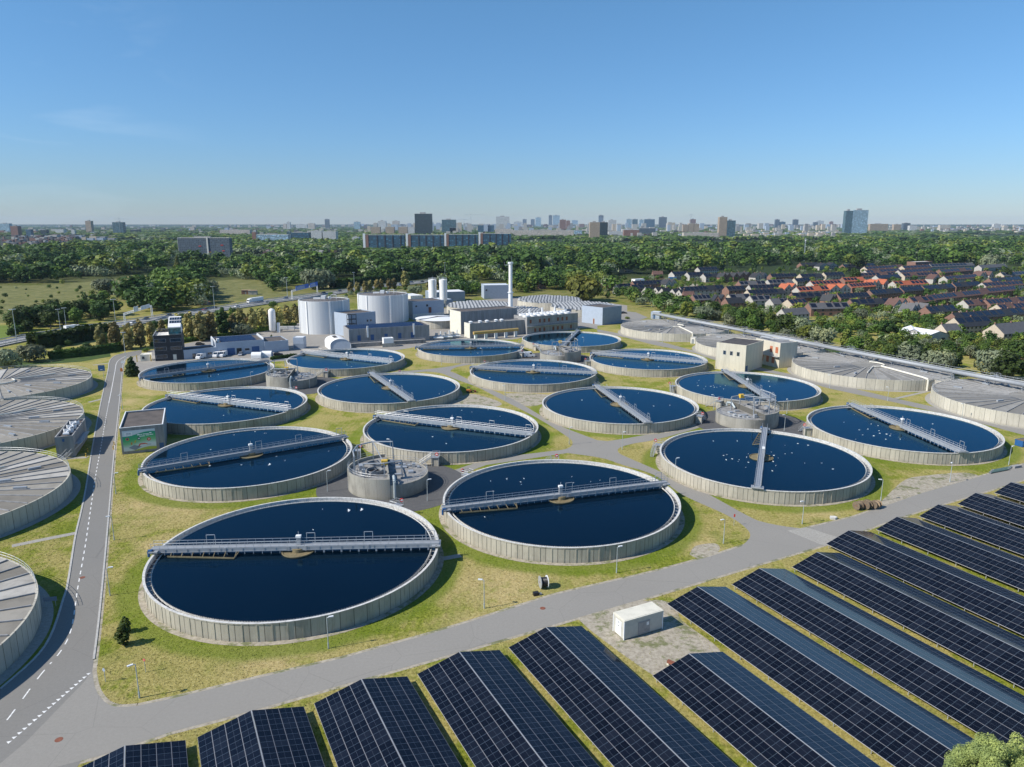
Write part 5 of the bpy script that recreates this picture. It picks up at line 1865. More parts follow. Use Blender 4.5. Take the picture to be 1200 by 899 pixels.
for k, (dx, dy) in enumerate(DR):
 s = (.9, .8, .95, .75, .85, .8)[k]
 o = dup(dr0, base + Vector((dx * 1.02, dy, 0)), R(25 + (k * 37) % 19), ORD[k] + ' of six weathered cable drums in a row beside the gravel, counted from the left', s, 'row of weathered cable drums')
 for ch in o.children:
  ch.data = ch.data.copy()
  ch.data.materials[0] = MAT['timber'] if ch.name.startswith('flange') and k % 2 else MAT['brown']
p = at(628, 697.5)
t = thing('crate', 'dark small crate on the grass in front of the lone cable drum', 'crate', p, .3)
mb = MB()
mb.box(-.45, -.35, 0, .45, .35, .55)
mb.build('box', MAT['black'], t)
mb = MB()
mb.box(.5, -.3, 0, .95, .15, .3)
mb.build('block', MAT['galv_dark'], t)
p = at(1201, 522)
t = thing('skip', 'blue steel skip on the grass at the right picture edge', 'skip', p, R(20))
mb = MB()
mb.prism([(-2.6, -1.1), (2.6, -1.1), (2.6, 1.1), (-2.6, 1.1)], .1, 1.7)
mb.build('body', plain('skip_blue', (.02, .10, .28), .5, var=.15), t)
mb = MB()
mb.box(-2.4, -.95, 1.701, 2.4, .95, 1.75)
mb.build('load', MAT['brown'], t)
mb = MB()
for y in (-1.15, 1.15):
 mb.box(-2.7, y - .06, 1.6, 2.7, y + .06, 1.76)
for k in range(6):
 mb.box(-2.4 + k * .92, -1.17, .15, -2.32 + k * .92, -1.1, 1.6)
mb.build('rim', plain('skip_blue_rim', (.03, .14, .34), .5), t)
for k, (x, y, dz) in enumerate(((1171, 553, 0), (1172.5, 551.5, 0), (1174, 550.3, 0))):
 p = at(x, y)
 t = thing('steel_pipe', ('green pipe lying on the grass by the gravel, nearest the road', 'green pipe lying on the grass by the gravel, middle of three', 'green pipe lying on the grass by the gravel, farthest from the road')[k], 'pipe', p, R(23), 'green pipes on the grass')
 mb = MB()
 L = 7.0
 for r0, r1, z in ((.22, .22, .24),):
  mb.tube((-L / 2, 0, z), (L / 2, 0, z), r0, 12)
 mb.build('barrel', plain('pipe_green', (.10, .16, .14), .6) if 'pipe_green' not in bpy.data.materials else bpy.data.materials['pipe_green'], t)
 mb = MB()
 for x_ in (-L / 2, L / 2 - .2):
  mb.tube((x_, 0, .28), (x_ + .2, 0, .28), .28, 12)
 mb.build('flange', MAT['galv_dark'], t)
p = at(1191, 548)
t = thing('pallet_stack', 'grey stack of boards beside the lamp post by the green pipes', 'boards', p, R(20))
mb = MB()
for k in range(4):
 mb.box(-1.3 + .05 * k, -.5, k * .16, 1.3 - .06 * k, .5, k * .16 + .13)
mb.build('board', MAT['concrete_grey'], t)
p = at(976, 608)
t = tag(bpy.data.objects.new('tmp', None), None) if False else None
mb = MB()
mb.v = []
for k in range(10):
 pass
mb.prism([(-.8, -.4), (.2, -.6), (.9, -.1), (.6, .5), (-.4, .55)], 0, .45)
o = mb.build('boulder', MAT['concrete_light'], loc=p)
tag(o, 'pale flat boulder on the grass left of the row of cable drums', 'boulder')
lp0 = thing('lamp_post', '', 'lamp post', group='slim lamp posts of the plant')
mb = MB()
mb.cyl(0, 0, 0, 4.9, .075, 10, .05)
mb.cyl(0, 0, 0, .9, .11, 10)
mb.build('post', MAT['post'], lp0)
mb = MB()
mb.tube((0, 0, 4.85), (-.35, 0, 4.98), .04, 6)
mb.box(-.95, -.14, 4.93, -.25, .14, 5.06)
mb.build('lamp_head', MAT['lamp_head'], lp0)
LAMPS = [((163.5, 818), 'on the grass corner at the road junction'), ((385, 760), 'in front of the nearest tank, beside the perimeter road'), ((567.5, 713), 'left of the lone cable drum'), ((722.5, 671.5), 'right of the lone cable drum, below the tank'),
         ((847.7, 637), 'on the grass tip at the road junction'), ((940, 614), 'in front of the tank with many gulls'), ((1032, 587), 'behind the row of cable drums'), ((1113, 565), 'on the pale gravel strip'), ((1182, 545), 'beside the green pipes'),
         ((729, 527), 'at the fork of the lane, right side'), ((667, 521), 'at the fork of the lane, left side'), ((791, 560), 'against the wall of the tank with many gulls'), ((919, 505), 'at the asphalt beside the well behind the gull tank'),
         ((922, 485), 'between the distribution well and the tank before the cream building'), ((836, 480), 'left of the distribution well, before the cream building'), ((384, 576), 'left of the foremost distribution well'), ((501, 587), 'right of the foremost distribution well'),
         ((458, 536), 'behind the foremost distribution well'), ((136, 579), 'on the verge of the access road, below the banner building'), ((134, 633), 'on the verge of the access road, left of the nearest tank'), ((129, 698), 'on the verge of the access road, nearest the junction'),
         ((144, 480), 'on the verge of the access road, beside the banner building'), ((294.5, 451), 'in front of the tank closest to the black office'), ((363, 455), 'right of the well nearest the arched shed'), ((332, 411), 'at the corner of the workshop annex'),
         ((517.5, 428), 'left of the lane, before the tank with the bluish bridge'), ((565, 421), 'right of the lane, before the tank with the bluish bridge'), ((1127, 491), 'on the road past the nearest right covered basin'), ((1040, 470), 'on the road between the right covered basins'),
         ((972, 455), 'beside the covered basin right of the cream building'), ((776, 402), 'on the road before the far covered basin'), ((592, 468), 'beside the small gravel patch along the lane'), ((456, 434), 'right of the tank in front of the arched shed'),
         ((684, 407), 'beside the farthest tank'), ((122.5, 448), 'on the left verge of the access road, near the farthest basin'), ((101, 505), 'beside the small block with roof fans')]
for i, (e, where) in enumerate(LAMPS):
 p = at(*e)
 lab = 'slim grey lamp post ' + where
 a = rnd.choice((0, 0, .4, -.5, 3.1)) + R(20)
 if i == 0:
  lp0.location, lp0.rotation_euler = p, (0, 0, R(40))
  lp0['label'] = lab
 else:
  dup(lp0, p, a, lab)
def post_sign(pos, lab, w, h, z, mat, legs=1, rz=0.0, arrow=None):
 t = thing('road_sign', lab, 'sign', pos, rz)
 mb = MB()
 for k in range(legs):
  x = 0 if legs == 1 else -w * .35 + w * .7 * k
  mb.cyl(x, .04, 0, z + h, .04, 8)
 mb.build('post', MAT['post'], t)
 mb = MB()
 if h == w:
  mb.tube((0, -.02, z + h / 2), (0, 0, z + h / 2), w / 2, 20)
 else:
  mb.box(-w / 2, -.03, z, w / 2, 0, z + h)
 mb.build('panel', mat, t)
 if arrow:
  mb = MB()
  mb.box(-w * .25, -.04, z + h * .42, w * .25, -.031, z + h * .58)
  mb.build('panel_mark', arrow, t)
 return t
post_sign(at(60, 711), 'small dark sign on two legs in the shade of the nearest covered basin', 2.0, .7, 1.0, MAT['grey_blue_dark'], 2, R(10))
post_sign(at(123.5, 799.5), 'small pale blue sign post at the grass corner of the junction', .5, .5, 1.6, MAT['grey_blue'], 1, R(-20))
post_sign(at(170.5, 788), 'small red and white marker on the grass near the junction lamp post', .4, .4, 1.7, MAT['red'], 1, R(-10), MAT['white_paint'])
post_sign(at(860, 616), 'slim red topped marker post on the grass tip at the junction', .3, .6, 1.9, MAT['red'], 1)
post_sign(at(143, 440), 'road sign with an orange panel beside the access road near the dark conifer', .9, 1.4, 1.6, MAT['orange'], 1, R(10))
post_sign(at(145, 431), 'white sign panel beside the plaza entrance of the access road', 1.6, 1.0, 2.0, MAT['white_paint'], 2, R(10))
post_sign(at(119.5, 437), 'dark blue information board left of the access road, by the far basin', 2.6, 2.4, .8, MAT['blue'], 2, R(8))
for k, (x, y) in enumerate(((133, 527), (134, 522), (101, 536), (103, 530))):
 p = at(x, y)
 t = thing('bollard', ('yellow bollard on the verge beside the banner block, nearer one', 'yellow bollard on the verge beside the banner block, farther one', 'yellow bollard beside the block with roof fans, nearer one', 'yellow bollard beside the block with roof fans, farther one')[k], 'bollard', p, 0, 'yellow bollards')
 mb = MB()
 mb.cyl(0, 0, 0, 1.1, .14, 10)
 mb.build('post', MAT['yellow'], t)
 mb = MB()
 mb.cyl(0, 0, .7, .85, .143, 10)
 mb.build('band', MAT['black'], t)
p = at(551, 460)
t = thing('mini_loader', 'small orange loader parked on the gravel beside the lane', 'loader', p, R(15))
mb = MB()
mb.box(-1.3, -.6, .35, .5, .6, 1.1)
mb.build('body', MAT['orange'], t)
mb = MB()
for x, y in ((-1.0, -1), (.3, -1), (-1.0, 1), (.3, 1)):
 mb.tube((x, y * .62, .4), (x, y * .85, .4), .4, 12)
mb.build('wheels', MAT['rubber'], t)
mb = MB()
for x in (-.9, -.1):
 for y in (-.5, .5):
  mb.beam((x, y, 1.1), (x, y, 2.0), .07, .07)
mb.box(-1.0, -.6, 2.0, 0, .6, 2.08)
mb.build('cab_frame', MAT['black'], t)
mb = MB()
mb.beam((.4, .5, 1.0), (1.6, .5, .4), .12, .15)
mb.beam((.4, -.5, 1.0), (1.6, -.5, .4), .12, .15)
mb.box(1.5, -.8, .1, 2.1, .8, .7)
mb.build('bucket', MAT['rust'], t)
mw_hi = smooth_line(px((-120, 428), (6.5, 399), (65, 389), (112.7, 382), (182, 372), (216.7, 366.7), (260, 360), (300, 354), (333, 349.5), (367, 345.2), (393, 341.8), (433, 336.4), (467, 332.5), (500, 329), (535, 325), (600, 319)))
mw_lo = smooth_line(px((-120, 437), (6.5, 405.5), (65, 395), (119, 387.5), (151.7, 382.5), (186, 377), (216.7, 371.5), (260, 365), (300, 358.8), (333, 353.8), (367, 349.2), (393, 345.5), (433, 339.8), (467, 335.5), (500, 331.8), (535, 327.5), (600, 321.2)))
MAT['motorway'] = sheet_mat('motorway', ((.20, .20, .20), (.26, .26, .255), (.31, .31, .30)), .3, .02)
mb = MB()
n = min(len(mw_hi), len(mw_lo))
for k in range(n - 1):
 mb.quad(*[Vector((q.x, q.y, .6)) for q in (mw_lo[k], mw_lo[k + 1], mw_hi[k + 1], mw_hi[k])])
 for L in (mw_lo, mw_hi):
  q, r_ = L[k], L[k + 1]
  mb.quad(Vector((q.x, q.y, 0)), Vector((r_.x, r_.y, 0)), Vector((r_.x, r_.y, .6)), Vector((q.x, q.y, .6)))
struct('motorway', mb, MAT['motorway'])
mb = MB()
for f in (.06, .34, .48, .52, .66, .94):
 for k in range(n - 1):
  a = mw_lo[k].lerp(mw_hi[k], f)
  b = mw_lo[k + 1].lerp(mw_hi[k + 1], f)
  d = (b - a).normalized()
  s = Vector((-d.y, d.x, 0)) * .12
  mb.quad(*[Vector((q.x, q.y, .604)) for q in (a - s, b - s, b + s, a + s)])
struct('road_marking', mb, MAT['marking'])
for f, lab in ((.0, 'long steel guard rail along the near edge of the motorway'), (.5, 'long steel guard rail in the middle of the motorway'), (1.0, 'long steel guard rail along the far edge of the motorway')):
 mb = MB()
 for k in range(n - 1):
  a = mw_lo[k].lerp(mw_hi[k], f)
  b = mw_lo[k + 1].lerp(mw_hi[k + 1], f)
  a.z = b.z = 1.25
  mb.beam(a, b, .12, .45)
  mb.beam((a.x, a.y, .5), (a.x, a.y, 1.3), .15, .15)
 tag(mb.build('guard_rail', MAT['galv']), lab, 'guard rail', 'motorway guard rails')
def mw_point(x, f):
 """point on the motorway at photo column x, f across from near to far edge; and its heading"""
 best = None
 for k in range(n - 1):
  a = mw_lo[k].lerp(mw_hi[k], f)
  b = mw_lo[k + 1].lerp(mw_hi[k + 1], f)
  xa, xb = to_px(a.x, a.y, .6)[0], to_px(b.x, b.y, .6)[0]
  if xa <= x <= xb and xb > xa:
   q = a.lerp(b, (x - xa) / (xb - xa))
   q.z = .605
   return q, math.atan2(b.y - a.y, b.x - a.x)
 return None, 0
def car(name, label, cat, pos, rz, col, kind='car', group=None):
 t = thing(name, label, cat, pos, rz, group)
 if kind == 'car':
  L, W_, H1, H2 = 4.3, 1.8, .85, 1.45
  prof = [(-2.15, .3), (-2.15, .85), (-1.9, .95), (1.0, .92), (2.0, .72), (2.15, .55), (2.15, .3)]
  top = [(-1.95, .93), (-1.55, 1.45), (.1, 1.48), (.95, .93)]
 elif kind == 'van':
  prof = [(-2.6, .35), (-2.6, 2.3), (-2.4, 2.45), (1.0, 2.45), (1.75, 1.5), (2.6, 1.2), (2.6, .35)]
  top = None
  W_ = 2.0
 mb = MB()
 def ext(pts, w, mb):
  k = len(pts)
  b = mb._add([(x, -w, z) for x, z in pts] + [(x, w, z) for x, z in pts])
  mb.f.append(tuple(b + q for q in range(k)))
  mb.f.append(tuple(b + 2 * k - 1 - q for q in range(k)))
  for q in range(k):
   r_ = (q + 1) % k
   mb.f.append((b + q, b + k + q, b + k + r_, b + r_))
 ext(prof, W_ / 2, mb)
 if top:
  mb.box(-1.5, -.7, 1.44, .1, .7, 1.5)
 mb.build('body', col, t)
 mb = MB()
 if top:
  ext(top, W_ / 2 - .1, mb)
 else:
  mb.quad((1.04, -.9, 2.40), (1.04, .9, 2.40), (1.76, .9, 1.55), (1.76, -.9, 1.55))
  for s in (-1, 1):
   mb.box(.2, s * 1.0 - .01, 1.5, 1.2, s * 1.0 + .01, 2.15)
 mb.build('windows', MAT['glass'], t)
 for x in (-1.35, 1.35):
  for s in (-1, 1):
   mb = MB()
   mb.tube((x, s * (W_ / 2 - .2), .33), (x, s * (W_ / 2 + .01), .33), .33, 14)
   mb.build('wheel', MAT['rubber'], t)
 return t
CARC = {'white': plain('car_white', (.75, .75, .75), .25, var=.02), 'dark': plain('car_dark', (.02, .022, .028), .25, var=.02), 'blue': plain('car_blue', (.03, .07, .18), .25, var=.02),
  'red': plain('car_red', (.30, .02, .02), .25, var=.02), 'silver': plain('car_silver', (.45, .47, .5), .3, .4, var=.02)}
MW = [(66, .35, 'dark', 'dark car on the motorway at the far left'), (104, .42, 'blue', 'dark blue car on the motorway behind the white lorry'), (157, .28, 'white', 'white car on the motorway under the white backed sign gantry'), (171, .62, 'dark', 'dark car on the motorway just past the white backed sign gantry'),
      (198, .62, 'dark', 'dark car on the motorway above the black office'), (220, .3, 'white', 'white car on the motorway right of the black office'), (240, .6, 'red', 'dark red car on the motorway between poplars'), (251, .7, 'dark', 'black car on the motorway beside a light mast, left of the lorry'),
      (278, .3, 'white', 'white car on the motorway in front of the articulated lorry'), (313, .3, 'silver', 'silver car on the motorway left of the blue sign gantry'), (335, .6, 'blue', 'blue car on the motorway under the blue sign gantry'), (398, .6, 'dark', 'dark car on the motorway behind the left digester'),
      (379, .7, 'dark', 'black car on the motorway right of the blue sign gantry'), (470, .3, 'blue', 'blue car on the motorway right of the right digester'), (482, .65, 'blue', 'blue car on the motorway left of the twin silos, farther lane'), (448, .4, 'red', 'red car on the motorway behind the right digester'), (495, .4, 'dark', 'dark car on the motorway beside the twin silos')]
for x, f, c_, lab in MW:
 q, a = mw_point(x, f)
 if q is None:
  continue
 car('motorway_car', lab, 'car', q, a + (PI if f > .5 else 0), CARC[c_], 'car', 'cars on the motorway')
def lorry(pos, rz, label, L, matbox):
 t = thing('lorry', label, 'lorry', pos, rz)
 mb = MB()
 mb.box(-L, -1.25, 1.0, -.3, 1.25, 3.9)
 mb.build('trailer_box', matbox, t)
 mb = MB()
 mb.box(-L, -1.1, .7, 1.5, 1.1, .99)
 mb.build('chassis', MAT['black'], t)
 mb = MB()
 mb.prism([(.1, -1.2), (2.2, -1.2), (2.2, 1.2), (.1, 1.2)], .8, 3.0)
 mb.box(.1, -1.1, 3.0, 1.4, 1.1, 3.6)
 c_ = mb.build('cab', MAT['white_paint'], t)
 mb = MB()
 mb.box(2.201, -1.05, 1.9, 2.22, 1.05, 2.8)
 mb.build('windscreen', MAT['glass'], c_)
 for x in (1.5, -L + 1, -L + 2.2, -L * .5):
  for s in (-1, 1):
   mb = MB()
   mb.tube((x, s * .95, .5), (x, s * 1.25, .5), .5, 14)
   mb.build('wheel', MAT['rubber'], t)
q, a = mw_point(293, .7)
lorry(q, a + PI, 'long articulated lorry with a pale trailer on the motorway', 14, MAT['lamp_head'])
q, a = mw_point(90, .3)
lorry(q, a, 'short white box lorry on the motorway at the left', 6.5, MAT['white_paint'])
q, a = mw_point(515, .6)
lorry(q, a + PI, 'white lorry on the motorway beside the twin silos', 9, MAT['white_paint'])
car('parked_van', 'white van parked at the rear distribution well', 'van', at(620, 418.5), R(10), CARC['white'], 'van')
car('parked_van', 'white van parked right beside the black office, leftmost of three white vehicles', 'van', at(235.5, 420.5), R(-100), CARC['white'], 'van')
car('parked_van', 'white van parked below the left blue workshop door', 'van', at(254.5, 418.5), R(-95), CARC['white'], 'van')
car('parked_van', 'white van parked between the two blue workshop doors, rightmost of three', 'van', at(261.5, 418), R(-95), CARC['white'], 'van')
car('parked_car', 'dark car parked in the yard behind the link building', 'car', at(234.5, 404.5), R(10), CARC['dark'])
car('parked_car', 'dark red car parked in front of the workshop annex', 'car', at(326, 416.5), R(20), CARC['dark'])
car('parked_car', 'dark pickup parked before the open workshop doorway', 'car', at(282, 416.5), R(-80), CARC['silver'])
car('parked_car', 'dark car parked behind the blue windowless hall', 'car', at(731, 367.5), R(10), CARC['dark'])
ms0 = thing('light_mast', '', 'light mast', group='tall light masts along the motorway')
mb = MB()
mb.cyl(0, 0, 0, 17, .2, 10, .11)
mb.build('pole', MAT['post'], ms0)
mb = MB()
mb.box(-1.5, -.25, 16.9, 1.5, .25, 17.15)
mb.build('lamp_head', MAT['lamp_head'], ms0)
MASTS = [((136.5, 385), 'behind the poplars left of the black office'), ((251.7, 364), 'behind the poplars right of the black office'), ((337, 350), 'beside the blue sign gantry'), ((415.5, 341.5), 'behind the gap between the digesters'), ((472.5, 334.5), 'right of the right digester'),
         ((78.5, 389), 'on the far side of the motorway at the left'), ((561, 322), 'left of the chimney'), ((521.5, 325.5), 'above the right silo'), ((71.5, 391), 'at the left motorway bend, shorter one'), ((20, 401), 'on the motorway at the far left')]
for i, (e, where) in enumerate(MASTS):
 lab = 'tall thin light mast ' + where
 p = at(*e)
 s = .8 if i in (5, 8) else 1
 if i == 0:
  ms0.location, ms0.rotation_euler = p, (0, 0, R(50))
  ms0['label'] = lab
 else:
  dup(ms0, p, R(50), lab, s)
dup(ms0, at(147.5, 421), R(20), 'tall light mast at the bend of the access road beside the plaza', .72)
for nm, x0, x1, f0, f1, lab, pm, panels in (('gantry', 147, 178.5, -.1, 1.1, 'white motorway sign gantry seen from behind, left of the office', MAT['white_paint'], ((.30, .46, 1.9, 3.0), (.56, .90, .7, 2.2))),
                                     ('gantry', 342.5, 372, -.1, 1.1, 'motorway gantry with two blue direction signs behind the left digester', plain('sign_blue', (.02, .13, .55), .5, var=.03), ((.12, .62, .3, 3.4), (.68, 1.0, .3, 3.4)))):
 a = mw_point(x0, 0)[0] or at(x0, 365)
 b = mw_point(x1, 1)[0] or at(x1, 360)
 d = b - a
 t = thing(nm, lab, 'gantry', (a.x, a.y, 0), math.atan2(d.y, d.x))
 W = d.length
 for x in (0, W):
  mb = MB()
  for s in (-.5, .5):
   mb.beam((x, s, 0), (x, s * .6, 8.2), .3, .3)
  mb.build('leg', MAT['white_paint'], t)
 mb = MB()
 for y in (-.4, .4):
  for z in (7.2, 8.2):
   mb.beam((0, y, z), (W, y, z), .2, .2)
 for k in range(16):
  mb.beam((W * k / 15, -.4, 7.2), (W * k / 15, -.4, 8.2), .1, .1)
  mb.beam((W * k / 16, .4, 7.2), (W * (k + 1) / 16, .4, 8.2), .1, .1)
 mb.build('beam', MAT['white_paint'], t)
 for f0_, f1_, zb, zt in panels:
  mb = MB()
  mb.box(W * f0_, -.75, 7.4, W * f1_, -.6, 7.4 + zt)
  pn = mb.build('sign_panel', pm, t)
  mb = MB()
  for q in range(3):
   if pm.name == 'sign_blue':
    mb.box(W * f0_ + 1 + q * .3, -.775, 7.9 + q * .85, W * f0_ + (W * (f1_ - f0_)) * .7 - q * .5, -.751, 8.2 + q * .85)
   else:
    x = W * (f0_ + (f1_ - f0_) * (q + .5) / 3)
    mb.box(x - .1, -.80, 7.4, x + .1, -.751, 7.4 + zt)
  mb.build('lettering' if pm.name == 'sign_blue' else 'stiffener', MAT['white_paint'] if pm.name == 'sign_blue' else MAT['galv'], pn)
rng = np.random.default_rng(11)
def leaf_mat(name, col, sat=.12):
 m, nt, bs = new_mat(name)
 oi = N(nt, 'ShaderNodeObjectInfo')
 f = mth(nt, 'ADD', mth(nt, 'MULTIPLY', nz(nt, world_pos(nt), .55, 4, .65), .45), mth(nt, 'MULTIPLY', nz(nt, world_pos(nt), .075, 2, .5), .55))
 c = ramp(nt, f, [(.34, tuple(x * .6 for x in col)), (.5, tuple(x * 1.12 for x in col)), (.66, tuple(min(1, x * y) for x, y in zip(col, (2.1, 1.85, 1.5))))])
 hs = N(nt, 'ShaderNodeHueSaturation')
 nt.links.new(c, hs.inputs['Color'])
 nt.links.new(mth(nt, 'ADD', mth(nt, 'MULTIPLY', oi.outputs['Random'], .035), .4825), hs.inputs['Hue'])
 nt.links.new(mth(nt, 'ADD', mth(nt, 'MULTIPLY', oi.outputs['Random'], .5), .75), hs.inputs['Value'])
 nt.links.new(hs.outputs[0], bs.inputs['Base Color'])
 bs.inputs['Roughness'].default_value = .65
 bs.inputs['Specular IOR Level'].default_value = .25
 tr = N(nt, 'ShaderNodeBsdfTranslucent')
 nt.links.new(hs.outputs[0], tr.inputs[0])
 mx = N(nt, 'ShaderNodeMixShader')
 mx.inputs[0].default_value = .22
 out = nt.nodes['Material Output']
 nt.links.new(bs.outputs[0], mx.inputs[1])
 nt.links.new(tr.outputs[0], mx.inputs[2])
 nt.links.new(mx.outputs[0], out.inputs[0])
 return m
LEAF = {'dark': leaf_mat('leaf_dark', (.042, .076, .016)), 'mid': leaf_mat('leaf_mid', (.078, .122, .022)), 'yellow': leaf_mat('leaf_yellow', (.135, .16, .03)),
  'willow': leaf_mat('leaf_willow', (.16, .19, .115)), 'brown': leaf_mat('leaf_brown', (.25, .225, .085)), 'bush': leaf_mat('leaf_bush', (.21, .26, .09)),
  'dry': leaf_mat('leaf_dry', (.13, .105, .04))}
MAT['bark'] = plain('bark', (.10, .08, .06), .9, var=.3, scale=3)
COLWORD = {'dark': 'dark green', 'mid': 'mid green', 'yellow': 'yellowish green', 'willow': 'silvery grey green', 'brown': 'brownish', 'dry': 'rusty brown'}
def lobes_for(shape, H, g):
 """ellipsoid lobes (centre, radii) of a crown for a tree of height H"""
 out = []
 if shape == 'round':
  base, rad = H * .16, H * .36
  n = 11
  for i in range(n):
   a = i * 2.399 + g.uniform(-.4, .4)
   t = (i + .5) / n
   z = base + (H - base) * (.22 + .62 * t)
   rr = rad * .62 * math.sin(PI * (.18 + .72 * t)) * g.uniform(.75, 1.15)
   r = H * g.uniform(.13, .19)
   out.append(((rr * math.cos(a), rr * math.sin(a), z), (r * 1.12, r * 1.12, r)))
  out.append(((0, 0, base + (H - base) * .5), (rad * .62, rad * .62, (H - base) * .40)))
 elif shape == 'tall':
  n = 12
  for i in range(n):
   t = (i + .5) / n
   a = i * 2.399
   rr = H * .11 * math.sin(PI * (.15 + .75 * t))
   r = H * g.uniform(.08, .115) * (1.15 - .55 * t)
   out.append(((rr * math.cos(a), rr * math.sin(a), H * (.12 + .82 * t)), (r, r, r * 1.5)))
 elif shape == 'cone':
  n = 9
  for i in range(n):
   t = (i + .5) / n
   a = i * 2.399
   r = H * .30 * (1 - t) + H * .05
   out.append(((H * .03 * math.cos(a), H * .03 * math.sin(a), H * (.06 + .86 * t)), (r, r, H * .10)))
 elif shape == 'bush':
  n = 9
  for i in range(n):
   a = i * 2.399
   rr = H * .42 * math.sqrt((i + .3) / n)
   r = H * g.uniform(.25, .38)
   out.append(((rr * math.cos(a), rr * math.sin(a), H * g.uniform(.28, .62)), (r, r, r * .9)))
 return out
def leaf_cloud(lobes, n, size, g, up=.25, droop=0.0, jit=.38):
 """n leaf-clump quads over the surface of the lobes; returns (n,4,3)"""
 w = np.array([l[1][0] * l[1][2] for l in lobes])
 k = g.choice(len(lobes), n, p=w / w.sum())
 cen = np.array([l[0] for l in lobes])[k]
 rad = np.array([l[1] for l in lobes])[k]
 d = g.normal(size=(n, 3))
 d[:, 2] = d[:, 2] * .9 + .18
 d /= np.linalg.norm(d, axis=1)[:, None]
 p = cen + d * rad * (g.uniform(.72, 1.06, n)[:, None])
 nr = d + g.normal(size=(n, 3)) * jit + np.array([0, 0, up])
 nr /= np.linalg.norm(nr, axis=1)[:, None]
 t = np.cross(nr, g.normal(size=(n, 3)))
 t /= np.linalg.norm(t, axis=1)[:, None]
 b = np.cross(nr, t)
 s = size * g.uniform(.6, 1.35, n)[:, None]
 if droop:
  b = b * .55
  t = t * 1.3
 return np.stack([p - t * s - b * s * .8, p + t * s * .9 - b * s, p + t * s + b * s * .85, p - t * s * .85 + b * s], 1)
def quads_mesh(name, q, mats, midx=None):
 n = len(q)
 me = bpy.data.meshes.new(name)
 me.vertices.add(n * 4)
 me.vertices.foreach_set('co', q.reshape(-1).astype(np.float32))
 me.loops.add(n * 4)
 me.loops.foreach_set('vertex_index', np.arange(n * 4, dtype=np.int32))
 me.polygons.add(n)
 me.polygons.foreach_set('loop_start', np.arange(0, n * 4, 4, dtype=np.int32))
 me.polygons.foreach_set('loop_total', np.full(n, 4, dtype=np.int32))
 for m in mats:
  me.materials.append(m)
 if midx is not None:
  me.polygons.foreach_set('material_index', midx.astype(np.int32))
 me.update()
 me.validate()
 return me
TREE_MESH = {}
def tree_meshes(shape, leaf, v, n=900, H=12.0, size=None):
 key = (shape, leaf, v, n)
 if key in TREE_MESH:
  return TREE_MESH[key]
 g = np.random.default_rng(hash((shape, leaf)) % 1000 + v * 17 if False else (sum(map(ord, shape + leaf)) + v * 17))
 lb = lobes_for(shape, H, g)
 size = size or H * (.030 if shape != 'bush' else .05)
 q = leaf_cloud(lb, n, size, g, droop=1.0 if leaf == 'willow' else 0)
 crown = quads_mesh('crown', q, [LEAF[leaf]])
 mb = MB()
 tr = H * .022
 mb.tube((0, 0, -.1), (0, 0, H * .35), tr * 1.3, 8, tr)
 mb.tube((0, 0, H * .35), (H * .01, 0, H * .72), tr, 7, tr * .4)
 for c, r in lb[:7]:
  z = min(c[2] * .75, H * .5)
  mb.tube((0, 0, z), c, tr * .5, 5, tr * .15)
 me = bpy.data.meshes.new('trunk')
 me.from_pydata(mb.v, [], mb.f)
 me.materials.append(MAT['bark'])
 TREE_MESH[key] = (crown, me)
 return TREE_MESH[key]
def place_tree(name, label, pos, H, shape, leaf, rz=0.0, v=0, n=900, group=None, width=1.0, cat='tree'):
 crown, trunk = tree_meshes(shape, leaf, v, n)
 t = thing(name, label, cat, (pos.x, pos.y, 0), rz, group)
 s = H / 12.0
 for nm, me in (('crown', crown), ('trunk', trunk)):
  o = bpy.data.objects.new(nm, me)
  C.objects.link(o)
  o.parent = t
  o.scale = (s * width, s * width, s)
 return t
rt = [(119, 409, 11), (136, 409.5, 13), (151.5, 410, 12.5), (165, 407, 13), (178, 403, 11), (191, 397, 10), (209, 395, 12), (223.5, 398, 14), (236, 400, 15), (248.5, 398, 14), (273.5, 392, 11), (283, 389, 13), (297, 389, 13), (307.5, 387, 12.5), (318, 386, 12), (327, 385, 12.5), (337, 383, 12.5), (347, 381, 12.5)]
for i, (x, y, h) in enumerate(rt):
 place_tree('poplar', '%s brownish poplar from the left in the row between plant and motorway' % ORD[i], at(x, y), h * 1.08, 'tall', 'brown', rnd.uniform(0, 6), i % 3, 800, 'brownish poplars along the motorway', 1.15)
rt = [(411, 345), (419, 344), (428, 342.5), (434, 342), (442, 340.5), (447, 340), (456, 339), (462, 338.5), (475, 338)]
for i, (x, y) in enumerate(rt):
 place_tree('poplar', '%s brownish poplar from the left in the short row above the digesters' % ORD[i], at(x, y), 10.5 if i < 8 else 17, 'tall', 'brown', rnd.uniform(0, 6), i % 3, 800, 'brownish poplars above the digesters', 1.4)
place_tree('poplar', 'green upright poplar among the brownish ones above the workshop', at(261.5, 394), 16, 'tall', 'dark', 0, 1, 900, None, 1.2)
place_tree('conifer', 'dark dense conifer beside the access road near the black office', at(155, 440.5), 8.2, 'cone', 'dark', 0, 0, 1400, None, 1.15)
place_tree('willow', 'silvery green willow between poplars behind the workshop', at(282, 393), 9, 'bush', 'willow', 0, 1, 900, None, 1.0)
place_tree('willow', 'silvery willow bush right of the right digester, left of the pale annex', at(486, 347), 10, 'bush', 'willow', 0, 2, 900)
place_tree('willow', 'grey green willow at the left picture edge above the far covered basin', at(6, 433), 10, 'bush', 'willow', 0, 0, 1200)
place_tree('willow', 'grey green willow right of the one at the left edge, below the motorway', at(35, 424), 10, 'bush', 'willow', 1, 1, 1200)
place_tree('conifer', 'small dark conifer behind the workshop annex', at(318.5, 402), 4.5, 'cone', 'dark', 0, 0, 1400)
